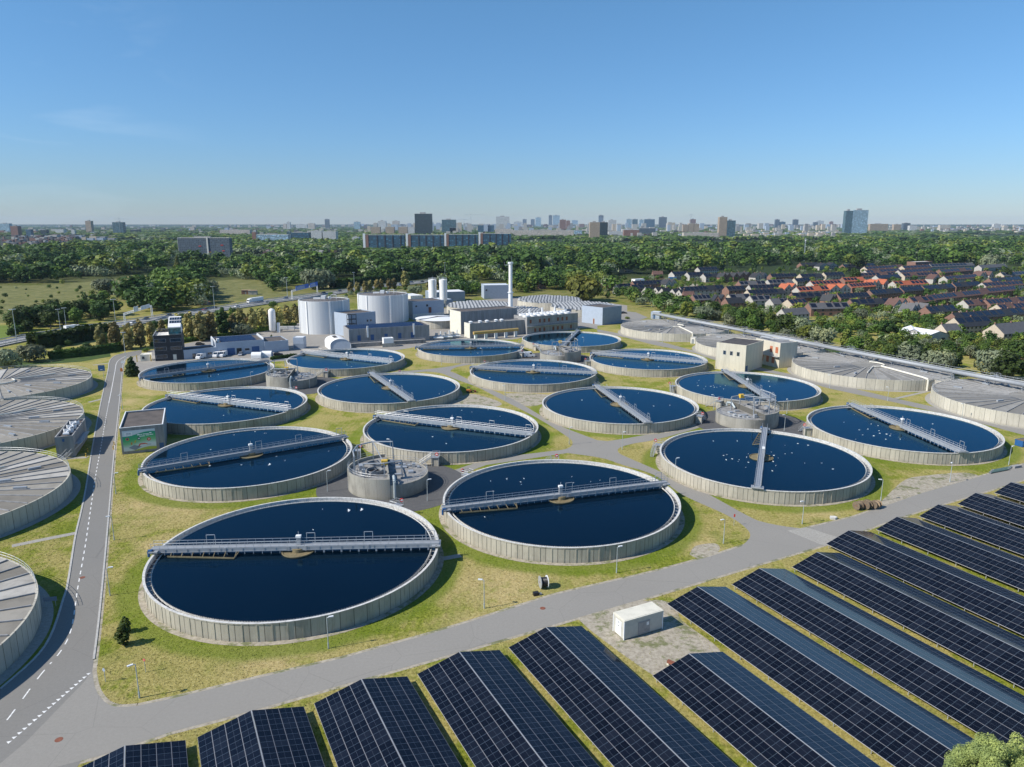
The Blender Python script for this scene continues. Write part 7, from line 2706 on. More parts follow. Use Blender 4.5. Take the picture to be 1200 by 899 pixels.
ROWS = [
 (725, 742, 345, 344, 2, 'tile_dark', 'house_white', 1, 0, 'the row left of the dark roofs by the tall willow'),
 (743, 757, 346, 345, 2, 'tile_dark', 'house_brick', 1, 0, 'the pair behind the leftmost white gables'),
 (751, 800, 349, 354, 5, 'tile_dark', 'house_white', 0, 1, 'the stepped front row of gables at the left'),
 (801, 814, 355, 355, 1, 'tile_brown', 'house_brick', 0, 0, 'the spot right of the stepped gables'),
 (815, 834, 360, 359, 2, 'tile_grey', 'house_brick', 1, 0, 'the pair right of the stepped gables'),
 (836, 853, 361, 361, 2, 'tile_dark', 'house_brick', 1, 1, 'the gabled pair above the silvery willows'),
 (853, 872, 364, 363, 1, 'tile_dark', 'house_brick', 0, 0, 'the spot behind the silvery willows'),
 (857, 881, 359, 358, 3, 'tile_grey', 'house_beige', 1, 0, 'the front terrace above the cream building, left part'),
 (882, 905, 361, 360, 3, 'tile_grey', 'house_white', 1, 0, 'the front terrace above the cream building, middle part'),
 (906, 926, 365, 364, 2, 'tile_grey', 'house_white', 1, 0, 'the front terrace above the cream building, right part'),
 (928, 947, 366, 364, 2, 'tile_brown', 'house_beige', 1, 0, 'the front terrace left of the hipped villa'),
 (920, 948, 379, 377, 1, 'tile_grey', 'house_white', 0, 0, 'the spot behind the steel pipeline, among trees'),
 (744, 780, 341, 339, 4, 'tile_dark', 'house_brick', 1, 0, 'the dark row behind the stepped gables'),
 (780, 796, 340, 339, 2, 'tile_dark', 'house_white', 1, 1, 'the white pair behind the dark row'),
 (790, 807, 328, 327, 2, 'tile_dark', 'house_white', 1, 0, 'the back estate row, leftmost part'),
 (808, 826, 329, 328, 2, 'tile_dark', 'house_white', 1, 0, 'the back estate row, second part'),
 (827, 845, 331, 330, 2, 'tile_dark', 'house_white', 1, 0, 'the back estate row, third part'),
 (846, 866, 331, 330, 3, 'tile_dark', 'house_brick', 1, 1, 'the back estate gables right of the white rows'),
 (866, 884, 330, 329, 2, 'tile_dark', 'house_brick', 1, 1, 'the back estate gables, middle part'),
 (885, 903, 331, 330, 2, 'tile_dark', 'house_white', 0, 1, 'the back estate gables, right part'),
 (820, 842, 322, 321, 3, 'tile_dark', 'house_white', 1, 0, 'the rearmost dark row of the left estate'),
 (854, 874, 348, 347, 2, 'tile_dark', 'house_brick', 1, 0, 'the red brick pair in the middle of the estate'),
 (868, 898, 341, 340, 3, 'tile_grey', 'house_brick', 1, 0, 'the grey row above the red brick pair'),
 (879, 921, 353, 351, 5, 'tile_dark', 'house_beige', 1, 0, 'the long dark terrace in the middle of the estate'),
 (902, 930, 339, 338, 3, 'tile_grey', 'house_white', 1, 0, 'the grey roofed row left of the orange roofs'),
 (934, 951, 337, 336, 2, 'tile_dark', 'house_beige', 1, 0, 'the dark pair behind the orange roofs'),
 (919, 938, 346, 345, 2, 'tile_orange', 'house_white', 0, 1, 'the orange gabled pair at the left of the orange rows'),
 (937, 972, 349, 347, 4, 'tile_orange', 'house_white', 1, 0, 'the front orange row'),
 (953, 987, 341, 339, 4, 'tile_orange', 'house_white', 1, 0, 'the rear orange row, left part'),
 (972, 999, 347, 346, 2, 'tile_orange', 'house_white', 1, 1, 'the white gabled orange pair in the middle'),
 (998, 1026, 344, 342, 4, 'tile_orange', 'house_brick', 1, 0, 'the big orange block, front row'),
 (990, 1014, 336, 335, 3, 'tile_orange', 'house_brick', 1, 0, 'the big orange block, rear row'),
 (1020, 1042, 341, 339, 3, 'tile_orange', 'house_white', 1, 1, 'the orange gables right of the big block'),
 (1050, 1088, 341, 339, 4, 'tile_orange', 'house_white', 1, 0, 'the detached orange row at the right'),
 (930, 972, 357, 356, 5, 'tile_dark', 'house_brick', 1, 0, 'the dark terrace below the front orange row'),
 (972, 985, 361, 360, 2, 'tile_dark', 'house_brick', 0, 1, 'the red brick gables below the orange rows'),
 (985, 1020, 358, 356, 4, 'tile_dark', 'house_brick', 1, 0, 'the dark terrace right of the red brick gables'),
 (1023, 1058, 353, 350, 4, 'tile_dark', 'house_brick', 1, 0, 'the dark terrace below the detached orange row, left'),
 (1059, 1083, 349, 347, 3, 'tile_dark', 'house_brick', 1, 0, 'the dark terrace below the detached orange row, middle'),
 (1085, 1119, 347, 344, 4, 'tile_dark', 'house_brick', 1, 0, 'the dark terrace below the detached orange row, right'),
 (1047, 1068, 367, 366, 2, 'tile_brown', 'house_white', 1, 1, 'the white gabled pair left of the brown terrace'),
 (1070, 1096, 363, 361, 4, 'tile_brown', 'house_brick', 1, 0, 'the brown terrace with panels, left part'),
 (1092, 1116, 360, 357, 3, 'tile_brown', 'house_brick', 1, 0, 'the brown terrace with panels, middle part'),
 (1114, 1131, 357, 355, 2, 'tile_brown', 'house_brick', 1, 0, 'the brown terrace with panels, right part'),
 (1131, 1157, 355, 352, 4, 'tile_brown', 'house_brick', 1, 0, 'the upper brown terrace at the right, left part'),
 (1153, 1174, 351, 349, 3, 'tile_brown', 'house_brick', 1, 0, 'the upper brown terrace at the right, middle part'),
 (1171, 1192, 349, 347, 3, 'tile_brown', 'house_brick', 1, 0, 'the upper brown terrace at the right, right part'),
 (1067, 1090, 374, 372, 3, 'tile_grey', 'house_white', 1, 1, 'the gabled trio before the panel terrace'),
 (1090, 1122, 376, 373, 5, 'tile_dark', 'house_brick', 1, 0, 'the panel terrace behind two dark trees'),
 (1122, 1202, 385, 377, 10, 'tile_dark', 'house_brick', 1, 0, 'the long panel terrace at the right edge'),
 (1160, 1205, 366, 362, 5, 'tile_brown', 'house_brick', 1, 0, 'the brick terrace at the right edge, rear'),
 (1174, 1208, 373, 370, 4, 'tile_brown', 'house_beige', 1, 0, 'the brick terrace at the right edge, front'),
 (1016, 1060, 321, 318, 6, 'tile_brown', 'house_beige', 1, 0, 'the far brown rows, rear left'),
 (1060, 1092, 320, 318, 4, 'tile_brown', 'house_beige', 1, 0, 'the far brown rows, rear right'),
 (1017, 1056, 326, 323, 5, 'tile_brown', 'house_white', 1, 0, 'the far brown rows, front left'),
 (1056, 1092, 326, 323, 5, 'tile_brown', 'house_white', 1, 0, 'the far brown rows, front right'),
 (1093, 1102, 333, 332, 1, 'tile_brown', 'house_white', 0, 1, 'the spot right of the far brown rows'),
 (1110, 1147, 334, 331, 5, 'tile_brown', 'house_white', 1, 0, 'the white walled brown row right of the far gable'),
 (1104, 1140, 325, 322, 5, 'tile_brown', 'house_brick', 1, 0, 'the far row behind the white walled brown row'),
 (1163, 1198, 337, 334, 4, 'tile_dark', 'house_brick', 1, 0, 'the dark row at the upper right edge'),
 (1092, 1142, 317.5, 315.5, 6, 'tile_grey', 'house_white', 1, 0, 'the farthest white row under the wood'),
 (1150, 1180, 319, 317, 3, 'tile_grey', 'house_white', 0, 0, 'the farthest white row at the right'),
 (940, 960, 316, 315, 3, 'tile_dark', 'house_brick', 0, 0, 'the far black roofs left of the white gables'),
 (960, 984, 317, 316, 2, 'tile_dark', 'house_white', 1, 1, 'the far white gables at the wood edge'),
 (990, 1026, 318, 316, 4, 'tile_dark', 'house_brick', 1, 0, 'the far dark row right of the white gables'),
 (940, 965, 331, 330, 3, 'tile_dark', 'house_beige', 1, 0, 'the dark row above the orange roofs, left part'),
 (968, 990, 329, 328, 3, 'tile_dark', 'house_beige', 1, 0, 'the dark row above the orange roofs, right part'),
 (700, 711, 341, 340, 1, 'tile_brown', 'house_beige', 0, 0, 'the spot beside the sandy lot, right of the tall willow'),
 (713, 723, 341, 340, 1, 'tile_brown', 'house_brick', 0, 0, 'the spot behind the sandy lot, left of the white row'),
 (732, 742, 320, 319, 1, 'tile_grey', 'house_beige', 0, 0, 'the wood above the sandy lot'),
 (765, 777, 327, 327, 1, 'tile_brown', 'house_brick', 0, 0, 'the spot left of the back estate row'),
 (630, 640, 339, 339, 1, 'tile_orange', 'house_brick', 0, 1, 'the trees behind the skylight basins, seen alone'),
 (1126, 1164, 394, 391, 2, 'tile_dark', 'house_beige', 2, 0, 'the large double house before the long panel terrace'),
 (1175, 1212, 403, 399, 2, 'tile_grey', 'house_beige', 0, 0, 'the large house at the right edge, nearest one'),
 (1108, 1126, 400, 399, 1, 'tile_grey', 'house_beige', 0, 0, 'the spot right of the white sheds'),
]
ROWS += [
 (1030, 1056, 333, 331, 4, 'tile_dark', 'house_white', 1, 0, 'the infill row above the detached orange row'),
 (1148, 1164, 329, 328, 3, 'tile_brown', 'house_white', 1, 1, 'the gables at the upper right'),
 (1176, 1206, 329, 327, 4, 'tile_grey', 'house_beige', 1, 0, 'the pale row at the upper right edge'),
 (1120, 1150, 343, 341, 4, 'tile_dark', 'house_brick', 1, 0, 'the dark row right of the dark terraces'),
 (1155, 1200, 343, 340, 5, 'tile_brown', 'house_white', 1, 0, 'the brown row over the upper brown terrace'),
 (1000, 1045, 366, 364, 5, 'tile_dark', 'house_brick', 1, 0, 'the dark row left of the white gabled pair'),
 (950, 996, 371, 370, 5, 'tile_grey', 'house_brick', 1, 0, 'the grey row below the red brick gables'),
 (880, 918, 346, 345, 4, 'tile_dark', 'house_white', 1, 0, 'the white row behind the long dark terrace'),
 (800, 850, 349, 346, 5, 'tile_dark', 'house_white', 1, 0, 'the white row left of the red brick pair'),
 (1134, 1176, 367, 364, 5, 'tile_brown', 'house_white', 1, 0, 'the brown row below the upper brown terrace'),
 (905, 935, 331, 330, 4, 'tile_dark', 'house_brick', 1, 0, 'the dark row right of the back gables'),
 (1005, 1050, 330, 328, 5, 'tile_brown', 'house_white', 1, 0, 'the brown row below the far brown rows'),
 (1060, 1100, 330, 328, 5, 'tile_brown', 'house_beige', 1, 0, 'the beige row below the far brown rows'),
]
nh = 0
for (x0, x1, y0, y1, nu, roof, wall, pv, gb, phrase) in ROWS:
 a, b = at(x0, y0), at(x1, y1)
 d = b - a
 L = d.length
 rz = math.atan2(d.y, d.x)
 wu = L / nu
 for k in range(nu):
  p = a + d * (k / nu)
  rw, ww = ROOFW[roof], WALLW[wall]
  kind = '%s house with %s roof' % (ww, rw)
  lab = ('%s in %s' % (kind, phrase)) if nu == 1 else ('%s %s in %s' % (ORD[k], kind, phrase))
  if len(lab.split()) > 16:
   lab = ('%s %s roofed house in %s' % (ORD[k], rw, phrase)) if nu > 1 else ('%s roofed house in %s' % (rw, phrase))
  st = 5.0
  dp = 9.0 if nu > 1 else 8.0
  big = phrase.startswith('the large')
  if k and k % 2 and gb:
   p = p + Vector((-math.sin(rz), math.cos(rz), 0)) * 2.5
  house('terraced_house' if nu > 2 else 'house', lab, p, rz, wu, 11.0 if big else dp, st, st + (4.2 if gb else 3.4) + (1 if big else 0), wall, roof, pv if (pv != 1 or (k * 5 + nh) % 7) else 0, gb, 'houses in ' + phrase)
  nh += 1
print('houses', nh)
sheet('sandy_lot', px((690, 337), (725, 333), (800, 331), (870, 341), (860, 345), (800, 338), (760, 336), (720, 340)), .012, MAT['gravel'])
for pts in (((745, 352), (800, 358), (870, 367), (940, 371)), ((905, 370), (990, 365), (1060, 358), (1130, 350)), ((1000, 378), (1060, 382), (1125, 390), (1200, 397)), ((960, 352), (1030, 346), (1100, 337))):
 struct('road', strip_mesh(px(*pts), 5.5, 0, .03), MAT['asphalt'])
t, W, D = bld('site_office', 'white site office block behind the stepped gables', 'site office', (744, 336.5), (755, 336), 6, 7.5, MAT['white_paint'], MAT['lamp_head'], .1)
for u in (.1, .4, .7):
 pane(t, 'window', 'front', W * u, 4, W * .2, 1.4, MAT['glass'], W, D)
p = at(788, 328)
t = thing('skip', 'blue covered skip on the sandy lot left of the back estate row', 'skip', p, R(5))
mb = MB()
mb.box(-4, -1.6, .1, 4, 1.6, 3.0)
mb.build('body', MAT['blue_skip'] if 'blue_skip' in MAT else plain('blue_skip', (.02, .20, .45), .6), t)
mb = MB()
mb.box(-4.1, -1.7, 3.0, 4.1, 1.7, 3.2)
mb.build('cover', MAT['grey_blue'], t)
t, W, D = bld('brick_block', 'red brick flat roofed block of flats behind the far brown rows', 'building', (1072, 317), (1092, 316), 12, 11, MAT['house_brick'], MAT['concrete_light'], .3)
for z in (1.2, 4.6, 8.0):
 for u in (.05, .37, .69):
  pane(t, 'window', 'front', W * u, z, W * .24, 1.7, MAT['glass'], W, D)
for k, (x0, x1, y0, y1, D_, lab) in enumerate(((1056, 1082, 400, 401.5, 17, 'left white barn like shed with a white roof behind the grey willows'), (1084, 1114, 404, 402, 15, 'right white shed with a low gable and a dark window'))):
 a, b = at(x0, y0), at(x1, y1)
 d = b - a
 t = thing('white_shed', lab, 'shed', a, math.atan2(d.y, d.x), 'white sheds by the estate')
 W = d.length
 mb = MB()
 mb.box(0, 0, 0, W, D_, 4.2)
 for y, s in ((0, 1), (D_, -1)):
  q_ = [(0, y, 4.2), (W, y, 4.2), (W / 2, y, 6.4)]
  mb.tri(*(q_ if s > 0 else q_[::-1]))
 mb.build('wall', MAT['house_white'], t)
 mb = MB()
 for s in (0, 1):
  xe = -.4 if s == 0 else W + .4
  mb.quad((xe, -.3, 4.25), (W / 2, -.3, 6.6), (W / 2, D_ + .3, 6.6), (xe, D_ + .3, 4.25))
 mb.build('roof', MAT['white_paint'], t)
 mb = MB()
 mb.box(W * .6, -.06, 1, W * .75, -.004, 3)
 mb.build('window', MAT['glass'], t)
 mb = MB()
 mb.box(W * .2, -.06, 0, W * .35, -.004, 2.6)
 mb.build('door', MAT['galv'], t)
for k, (x, y, m_, lab) in enumerate(((237, 358, 'plain_wood', 'tan allotment hut with a flat roof above the motorway'), (288, 345, 'house_brick', 'reddish allotment shed left of the blue gantry'), (296, 345.5, 'house_white', 'white allotment shed left of the blue gantry'), (18, 375, 'house_brick', 'dark red hut in the meadow at the left edge'))):
 p = at(x, y)
 t = thing('hut', lab, 'hut', p, R(10), 'huts in the meadows')
 mb = MB()
 mb.box(-3.5, 0, 0, 3.5, 5, 3.4)
 mb.build('wall', MAT[m_], t)
 mb = MB()
 mb.box(-3.8, -.3, 3.4, 3.8, 5.3, 3.65)
 mb.build('roof', MAT['timber'], t)
 mb = MB()
 mb.box(-.6, -.05, 0, .5, -.004, 2.1)
 mb.build('door', MAT['galv_dark'], t)
def facade(name, wall, glass_, storey=3.2, bay=3.4, wfrac=.55, hfrac=.5, rough=.35):
 m, nt, bs = new_mat(name)
 tc = N(nt, 'ShaderNodeTexCoord')
 sx = N(nt, 'ShaderNodeSeparateXYZ')
 nt.links.new(tc.outputs['Object'], sx.inputs[0])
 u = mth(nt, 'DIVIDE', mth(nt, 'ADD', sx.outputs[0], sx.outputs[1]), bay)
 v = mth(nt, 'DIVIDE', sx.outputs[2], storey)
 fu = mth(nt, 'LESS_THAN', mth(nt, 'FRACT', u), wfrac)
 fv = mth(nt, 'LESS_THAN', mth(nt, 'FRACT', v), hfrac)
 win = mth(nt, 'MULTIPLY', fu, fv)
 wn = N(nt, 'ShaderNodeTexWhiteNoise', noise_dimensions='2D')
 cb = N(nt, 'ShaderNodeCombineXYZ')
 nt.links.new(mth(nt, 'FLOOR', u), cb.inputs[0])
 nt.links.new(mth(nt, 'FLOOR', v), cb.inputs[1])
 nt.links.new(cb.outputs[0], wn.inputs['Vector'])
 gcol = ramp(nt, wn.outputs[0], [(0, tuple(x * .5 for x in glass_)), (.7, glass_), (1, tuple(min(1, x * 2.2) for x in glass_))])
 wcol = ramp(nt, nz(nt, world_pos(nt), .05, 3), [(.3, tuple(x * .85 for x in wall)), (.7, wall)])
 nt.links.new(mixc(nt, win, wcol, gcol), bs.inputs['Base Color'])
 nt.links.new(mth(nt, 'SUBTRACT', .75, mth(nt, 'MULTIPLY', win, .75 - rough)), bs.inputs['Roughness'])
 return m
FAC = {'grey': facade('facade_grey', (.10, .13, .16), (.05, .07, .09)), 'white': facade('facade_white', (.66, .66, .64), (.12, .14, .16)), 'tan': facade('facade_tan', (.46, .36, .26), (.08, .08, .08)),
       'brick': facade('facade_brick', (.30, .15, .10), (.07, .07, .08)), 'glass': facade('facade_glass', (.10, .16, .18), (.06, .12, .15), 3.6, 2.0, .85, .8, .12), 'dark': facade('facade_dark', (.035, .05, .055), (.02, .04, .05), 3.6, 2.4, .8, .7, .15),
       'teal': facade('facade_teal', (.04, .09, .14), (.04, .11, .16), 2.9, 6.0, .75, .6, .3), 'pale': facade('facade_pale', (.58, .55, .50), (.3, .2, .14), 2.9, 5.0, .6, .5, .5), 'blueglass': facade('facade_blueglass', (.35, .45, .52), (.22, .34, .42), 3.6, 3.0, .85, .7, .1)}
def tower(name, label, x0, x1, ytop, ybase, fac, roof='concrete_light', rz=0.0, D=None, group=None, top=True, cat='building'):
 a, b = at(x0, ybase), at(x1, ybase)
 W = (b - a).length
 lo, hi = 1.0, 400.0
 c = (a + b) / 2
 for _ in range(40):
  mid_ = (lo + hi) / 2
  if to_px(c.x, c.y, mid_)[1] > ytop:
   lo = mid_
  else:
   hi = mid_
 h = lo
 D = D or min(W * .8, 30)
 t = thing(name, label, cat, a, math.atan2(b.y - a.y, b.x - a.x) + rz, group)
 mb = MB()
 mb.box(0, 0, 0, W, D, h)
 mb.build('wall', FAC[fac], t)
 mb = MB()
 mb.box(-.15, -.15, h + .01, W + .15, D + .15, h + .5)
 mb.build('roof', MAT[roof], t)
 if top and W > 8:
  mb = MB()
  mb.box(W * .3, D * .3, h + .5, W * .62, D * .7, h + .5 + max(2.5, h * .06))
  mb.build('roof_plant', MAT['concrete_grey'], t)
 return t, W, D, h
t, W, D, h = tower('slab_block', 'long grey blue slab block of flats at the left, above the wood', 210, 270, 279, 301, 'grey', D=14)
for k, (u, z) in enumerate(((.40, .55), (.83, .60), (.57, .25), (.85, .3))):
 mb = MB()
 mb.box(W * u, -.5, h * z, W * (u + .05), -.004, h * z + 1.4)
 mb.build('balcony', MAT['red'], t)
mb = MB()
mb.box(-.4, 0, 0, -.004, D, h + 1)
mb.box(W * .56, -1.2, 0, W * .59, -.004, h + 2)
mb.build('stair_shaft', MAT['concrete_light'], t)
SLABS = [(426, 474, 275.5, 293), (476, 520, 275.5, 292), (521, 560, 275, 291), (561, 599, 274, 290)]
for k, (x0, x1, yt, yb) in enumerate(SLABS):
 t, W, D, h = tower('slab_block', ORD[k] + ' section from the left of the long teal slab flats above the wood', x0, x1, yt, yb, 'teal', D=14, group='long teal slab flats', top=False)
 mb = MB()
 mb.box(W * .06, -.8, 0, W * .13, -.004, h + 1.0)
 mb.build('stair_tower', MAT['house_brick'], t)
 mb = MB()
 mb.box(-.1, -1.0, 0, W * .055, 3, h + 3.5)
 mb.build('lift_shaft', MAT['lamp_head'], t)
 for q in (.33, .52, .71, .9):
  mb = MB()
  mb.box(W * q, -.6, 0, W * q + 2.5, -.004, h - 1)
  mb.build('recess', MAT['black_brick'], t)
SK = [
 (296, 300.5, 272, 286, 'brick', 'office_block', 'narrow dark end block of the long office left of centre'), (301, 338, 275, 286.5, 'blueglass', 'office_block', 'long low blue office behind the slab block'), (336.5, 341, 271, 284.5, 'glass', 'office_block', 'slim glassy stair block beside the long blue office'),
 (341, 362, 272.5, 284, 'teal', 'office_block', 'dark office between the long blue office and white flats'), (258, 293, 269.5, 277, 'pale', 'office_block', 'long pale low block above the left slab'), (365, 377.5, 270.5, 285, 'white', 'flats', 'left one of two white apartment blocks left of the teal slabs'),
 (378.5, 394, 271.5, 285, 'white', 'flats', 'right one of two white apartment blocks left of the teal slabs'), (413, 421, 278, 285, 'white', 'flats', 'small white building just left of the teal slabs'),
 (435, 445.5, 266, 277, 'tan', 'flats', 'first of three brown towers behind the teal slabs'), (452, 462, 266, 277, 'tan', 'flats', 'second of three brown towers behind the teal slabs'), (467, 477.5, 266, 277, 'tan', 'flats', 'third of three brown towers behind the teal slabs'),
 (443.5, 452.5, 259, 272, 'white', 'tower', 'pale tower behind the first two brown towers'), (460, 468, 259, 270, 'pale', 'tower', 'pinkish tower behind the brown towers'), (478, 486, 266.5, 277, 'white', 'flats', 'small white block left of the dark green tower'),
 (486.5, 506.5, 250.5, 277, 'dark', 'tower', 'dark green glass tower behind the teal slabs'), (518, 534.5, 257.5, 275, 'glass', 'tower', 'blue green glass office tower right of the dark tower'), (527, 537, 267, 275, 'pale', 'tower', 'pale rounded block in front of the glass office tower'),
 (581.5, 597, 254, 271, 'white', 'tower', 'white office tower with glass corner behind the teal slabs'), (543, 552, 262, 270, 'white', 'tower', 'small white tower left of the building crane'), (560, 579, 264, 273, 'teal', 'office_block', 'low dark teal block before the white office tower'),
 (602, 612, 260, 267, 'white', 'tower', 'white block right of the white office tower'), (612.5, 617, 257, 266, 'grey', 'tower', 'small grey tower, left one of the pair before the skyline peak'), (622, 626.5, 257, 266, 'grey', 'tower', 'small grey tower, right one of the pair before the skyline peak'),
 (627.5, 634, 255, 266, 'blueglass', 'tower', 'pale blue tower left of the highest pair on the skyline'), (643, 647, 250, 264, 'grey', 'tower', 'slim grey tower at the left of the highest pair'), (647.8, 655.8, 248.3, 264, 'blueglass', 'tower', 'tall blue glass tower, highest of the central skyline'),
 (670, 677.2, 249, 263, 'blueglass', 'tower', 'tall pale tower right of the highest skyline pair'), (656, 663, 257.5, 271, 'brick', 'tower', 'reddish tower below the highest skyline tower'), (663.5, 668, 258.5, 270, 'brick', 'tower', 'small dark red tower between the tall skyline towers'),
 (580, 601, 268.5, 277.5, 'pale', 'flats', 'left part of the long pale flats with orange balconies'), (601, 672, 270, 279.5, 'pale', 'flats', 'long pale flats with orange balconies behind the central wood'), (673, 682, 270, 277, 'blueglass', 'office_block', 'bluish end block right of the long pale flats'),
 (691, 702.5, 260.5, 282, 'tan', 'tower', 'brown and white residential tower, left half, right of centre'), (702.8, 712, 260.5, 280, 'dark', 'tower', 'dark glass half of the residential tower right of centre'), (701.3, 707, 251.7, 264, 'grey', 'tower', 'grey tower rising behind the brown residential tower'),
 (712.5, 722, 258, 272, 'white', 'tower', 'pale tower right of the brown residential tower'), (734, 740, 257, 269, 'blueglass', 'tower', 'blue tower at the left of the central right cluster'), (741, 747, 257, 269, 'glass', 'tower', 'glass tower second in the central right cluster'), (749, 754, 257.5, 268, 'blueglass', 'tower', 'glass tower third in the central right cluster'),
 (755, 767, 257, 268, 'teal', 'tower', 'wide dark glass block in the central right cluster'), (772, 781, 254.5, 268, 'grey', 'tower', 'stepped grey tower at the right of the central right cluster'), (729, 748, 268.5, 276, 'white', 'office_block', 'white low office in front of the central right cluster'), (749, 768, 267.5, 276, 'grey', 'office_block', 'grey low office in front of the central right cluster'),
 (731, 749, 269.5, 277.5, 'brick', 'office_block', 'dark brown low office near the brown residential tower'), (713, 730, 271.5, 277, 'white', 'office_block', 'low white hall right of the brown residential tower'),
 (800, 806, 263.5, 275, 'tan', 'flats', 'left of three joined brownish flats'), (806.3, 812.5, 262, 275, 'tan', 'flats', 'middle of three joined brownish flats'), (812.8, 819, 262.5, 275, 'tan', 'flats', 'right of three joined brownish flats'), (808.5, 815, 257, 268, 'brick', 'tower', 'red tower under construction below a crane'),
 (842, 851, 254.5, 279, 'tan', 'tower', 'orange brown half of the tower right of the brownish flats'), (851.2, 861, 258.5, 279, 'glass', 'tower', 'glass half of the orange brown tower'), (801, 842, 273, 280, 'pale', 'flats', 'long low pale flats at the foot of the orange brown tower'),
 (908, 913, 257.3, 268, 'grey', 'tower', 'slim grey tower above the white town'), (914, 920, 260, 268, 'teal', 'tower', 'dark low tower right of the slim grey one'), (929, 935, 257.3, 268, 'grey', 'tower', 'grey tower above the right of the white town'), (953, 958, 260.5, 268, 'grey', 'tower', 'dark tower left of the bright white block on the horizon'), (956, 965, 259, 267, 'white', 'tower', 'bright white block on the horizon'), (972, 976, 259.7, 267, 'brick', 'tower', 'small reddish tower left of the big pale glass tower'),
 (989, 997, 247, 276, 'glass', 'tower', 'darker left half of the big glass tower at the right'), (997.2, 1015, 246.3, 276, 'blueglass', 'tower', 'pale right half of the big glass tower at the right'), (1019, 1040, 262.5, 273, 'tan', 'office_block', 'beige office right of the big glass tower'), (1047, 1055, 263, 272, 'tan', 'office_block', 'beige block right of the beige office'), (1058, 1066, 261.5, 271.5, 'grey', 'tower', 'grey tower right of the beige blocks'), (1065.5, 1074, 264.5, 272, 'white', 'office_block', 'white block at the right end of the beige group'),
 (1101, 1113, 264, 272, 'pale', 'office_block', 'pale distant hospital like block at the right'), (1164, 1172, 262.5, 270, 'white', 'office_block', 'pale block on the horizon near the right edge'), (1192, 1202, 271, 274, 'pale', 'office_block', 'low pale block at the right edge under the horizon'),
 (101.5, 108, 259, 275, 'tan', 'tower', 'tan tower at the left, alone'), (133, 145, 260.5, 276, 'glass', 'tower', 'teal glass tower under a crane at the left'), (0, 12, 262, 274, 'blueglass', 'tower', 'grey blue block at the left picture edge'), (13.5, 22, 265, 278, 'brick', 'tower', 'dark tower beside the block at the left edge'), (31, 37, 269, 278, 'teal', 'tower', 'small dark tower right of the left edge towers'), (48, 55, 269.5, 277, 'dark', 'tower', 'small dark green block between the left towers'),
 (65, 75, 269, 276, 'white', 'office_block', 'pale block left of the tan tower'), (84, 88, 269.5, 277, 'white', 'tower', 'small white tower left of the tan tower'), (153, 163, 269, 274, 'dark', 'office_block', 'dark low block right of the teal glass tower'), (223, 228, 266, 272, 'pale', 'tower', 'small pinkish block left of the long pale low block'),
 (332, 336, 262.5, 270, 'pale', 'tower', 'small pinkish tower on the left horizon'), (336.5, 340.5, 260.5, 270, 'white', 'tower', 'small white tower on the left horizon'), (361, 369, 262, 270, 'pale', 'tower', 'pale tower on the horizon above the white flats'), (381, 386, 257, 268, 'grey', 'tower', 'grey tower on the horizon above the white flats'), (415, 422, 260, 270, 'blueglass', 'tower', 'pale blue tower above the left end of the teal slabs'), (347, 360, 263, 269, 'white', 'office_block', 'low pale block on the horizon above the dark office'),
]
for (x0, x1, yt, yb, fac, nm, lab) in SK:
 tower(nm, lab, x0, x1, yt, yb, fac)
for x, yt, yb, j0, j1, lab in ((141.5, 255.5, 276, -5, 12, 'tower crane over the teal glass tower at the left'), (552, 250.5, 270, -8, 16, 'taller tower crane between the glass and the white office towers'), (544, 256.5, 270, -7, 6, 'shorter tower crane beside the taller central one'),
                               (809, 251, 268, -3, 4, 'tower crane above the red tower under construction'), (942, 279, 306, -1, 3, 'tall thin crane on the wood edge above the estate')):
 a = at(x, yb)
 lo, hi = 1, 300
 for _ in range(40):
  m_ = (lo + hi) / 2
  if to_px(a.x, a.y, m_)[1] > yt:
   lo = m_
  else:
   hi = m_
 s = (at(x + 1, yb) - a).length
 w_ = max(1.0, s * .45)
 t = thing('tower_crane', lab, 'crane', a, 0, 'tower cranes on the horizon')
 mb = MB()
 for dx in (-w_ / 2, w_ / 2):
  for dy in (-w_ / 2, w_ / 2):
   mb.beam((dx, dy, 0), (dx, dy, lo), w_ * .22, w_ * .22)
 nb = int(lo / (w_ * 2)) or 1
 for k in range(nb):
  z0, z1 = lo * k / nb, lo * (k + 1) / nb
  mb.beam((-w_ / 2, -w_ / 2, z0), (w_ / 2, -w_ / 2, z1), w_ * .14, w_ * .14)
  mb.beam((w_ / 2, w_ / 2, z0), (-w_ / 2, w_ / 2, z1), w_ * .14, w_ * .14)
 mb.build('mast', MAT['post'], t)
 mb = MB()
 mb.beam((j0 * s, 0, lo * .93), (j1 * s, 0, lo * .93), w_ * .4, w_ * .4)
 mb.beam((0, 0, lo), (j1 * s * .7, 0, lo * .94), w_ * .12, w_ * .12)
 mb.beam((0, 0, lo), (j0 * s, 0, lo * .94), w_ * .12, w_ * .12)
 mb.build('jib', MAT['post'], t)
 mb = MB()
 mb.cbox(0, 0, lo * .86, w_ * 1.4, w_ * 1.4, lo * .06)
 mb.build('cab', MAT['white_paint'], t)
p = at(123, 296)
dup(ms0, p, R(50), 'very tall thin mast in the wood at the upper left', 1.5)
t, W, D, h = tower('white_depot', 'white cylindrical topped depot building behind the chimney top', 601, 613, 309.5, 322, 'white', 'white_paint')
g = np.random.default_rng(21)
mbs = {k: MB() for k in ('house_white', 'tile_brown', 'concrete_grey', 'house_brick', 'tile_grey', 'grey_blue', 'house_beige')}
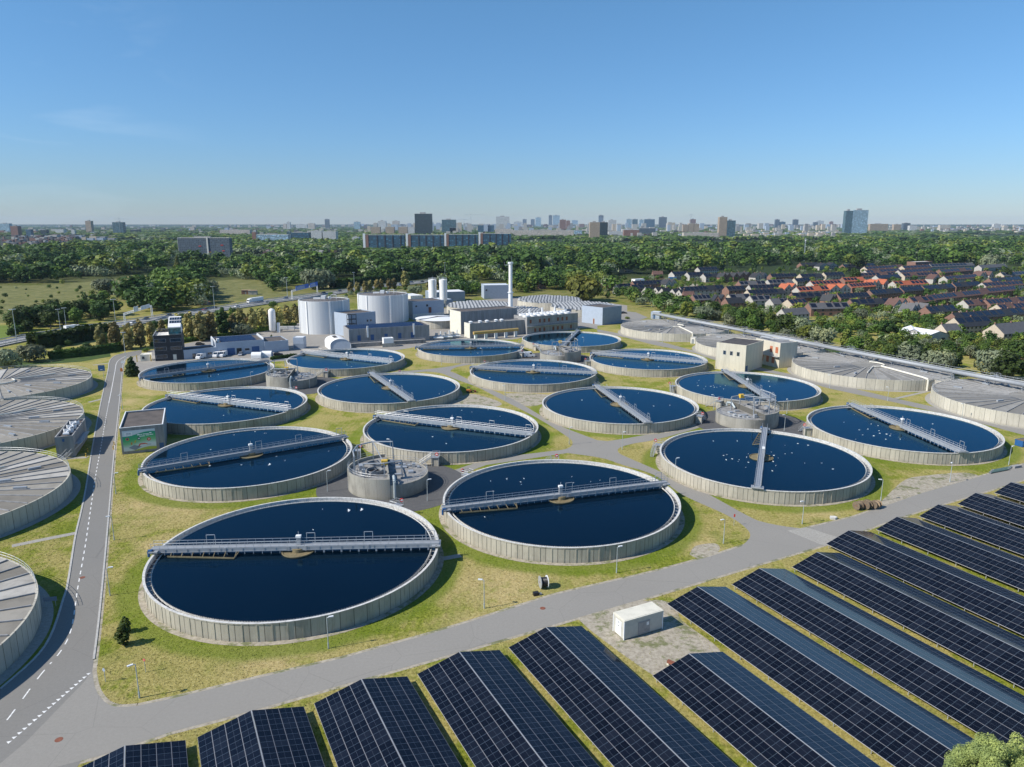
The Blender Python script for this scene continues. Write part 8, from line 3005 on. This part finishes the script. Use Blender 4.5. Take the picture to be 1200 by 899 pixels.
keys = list(mbs)
def town(x0, x1, y0, y1, n, hr, wpx, mix):
 for _ in range(n):
  x, y = g.uniform(x0, x1), g.uniform(y0, y1)
  p = at(x, y)
  s = (at(x + 1, y) - p).length
  w_ = s * g.uniform(*wpx)
  d_ = max(8, w_ * g.uniform(.5, 1.0))
  mbs[mix[int(g.integers(len(mix)))]].box(p.x, p.y, 0, p.x + w_, p.y + d_, g.uniform(*hr))
W_ = ['house_white', 'house_white', 'concrete_grey', 'house_beige', 'grey_blue']
B_ = ['tile_brown', 'house_brick', 'tile_grey', 'house_white', 'tile_grey', 'concrete_grey']
town(0, 82, 278, 295, 190, (7, 11), (2, 6), B_)
town(40, 130, 276, 282, 50, (7, 14), (3, 9), W_ + B_)
town(862, 984, 273, 281, 130, (10, 24), (3, 8), W_)
town(560, 860, 271, 279, 150, (9, 22), (2, 7), W_ + B_)
town(0, 560, 268, 276, 170, (9, 26), (2, 6), W_ + B_)
town(1010, 1200, 267.5, 274, 90, (9, 28), (2, 6), W_ + B_)
town(200, 1200, 265.8, 268, 200, (14, 50), (1.5, 5), W_ + B_)
town(400, 1000, 264, 268, 170, (16, 62), (2, 6), W_ + B_)
town(0, 400, 265, 268, 60, (14, 45), (2, 5), W_ + B_)
town(430, 1000, 268.6, 274.5, 170, (22, 70), (2.5, 6), W_)
town(1010, 1200, 268.6, 272, 40, (16, 40), (2, 5), W_)
town(308, 395, 293, 299, 60, (6, 8), (3, 8), ['tile_brown', 'house_brick', 'tile_brown', 'house_white'])
mv, mf, mi, off_ = [], [], [], 0
me = bpy.data.meshes.new('far_town')
for j, k in enumerate(keys):
 mv += mbs[k].v
 mf += [tuple(i + off_ for i in f) for f in mbs[k].f]
 mi += [j] * len(mbs[k].f)
 off_ += len(mbs[k].v)
me.from_pydata(mv, [], mf)
for k in keys:
 me.materials.append(MAT[k])
me.polygons.foreach_set('material_index', mi)
o = bpy.data.objects.new('far_town', me)
C.objects.link(o)
o['kind'] = 'stuff'
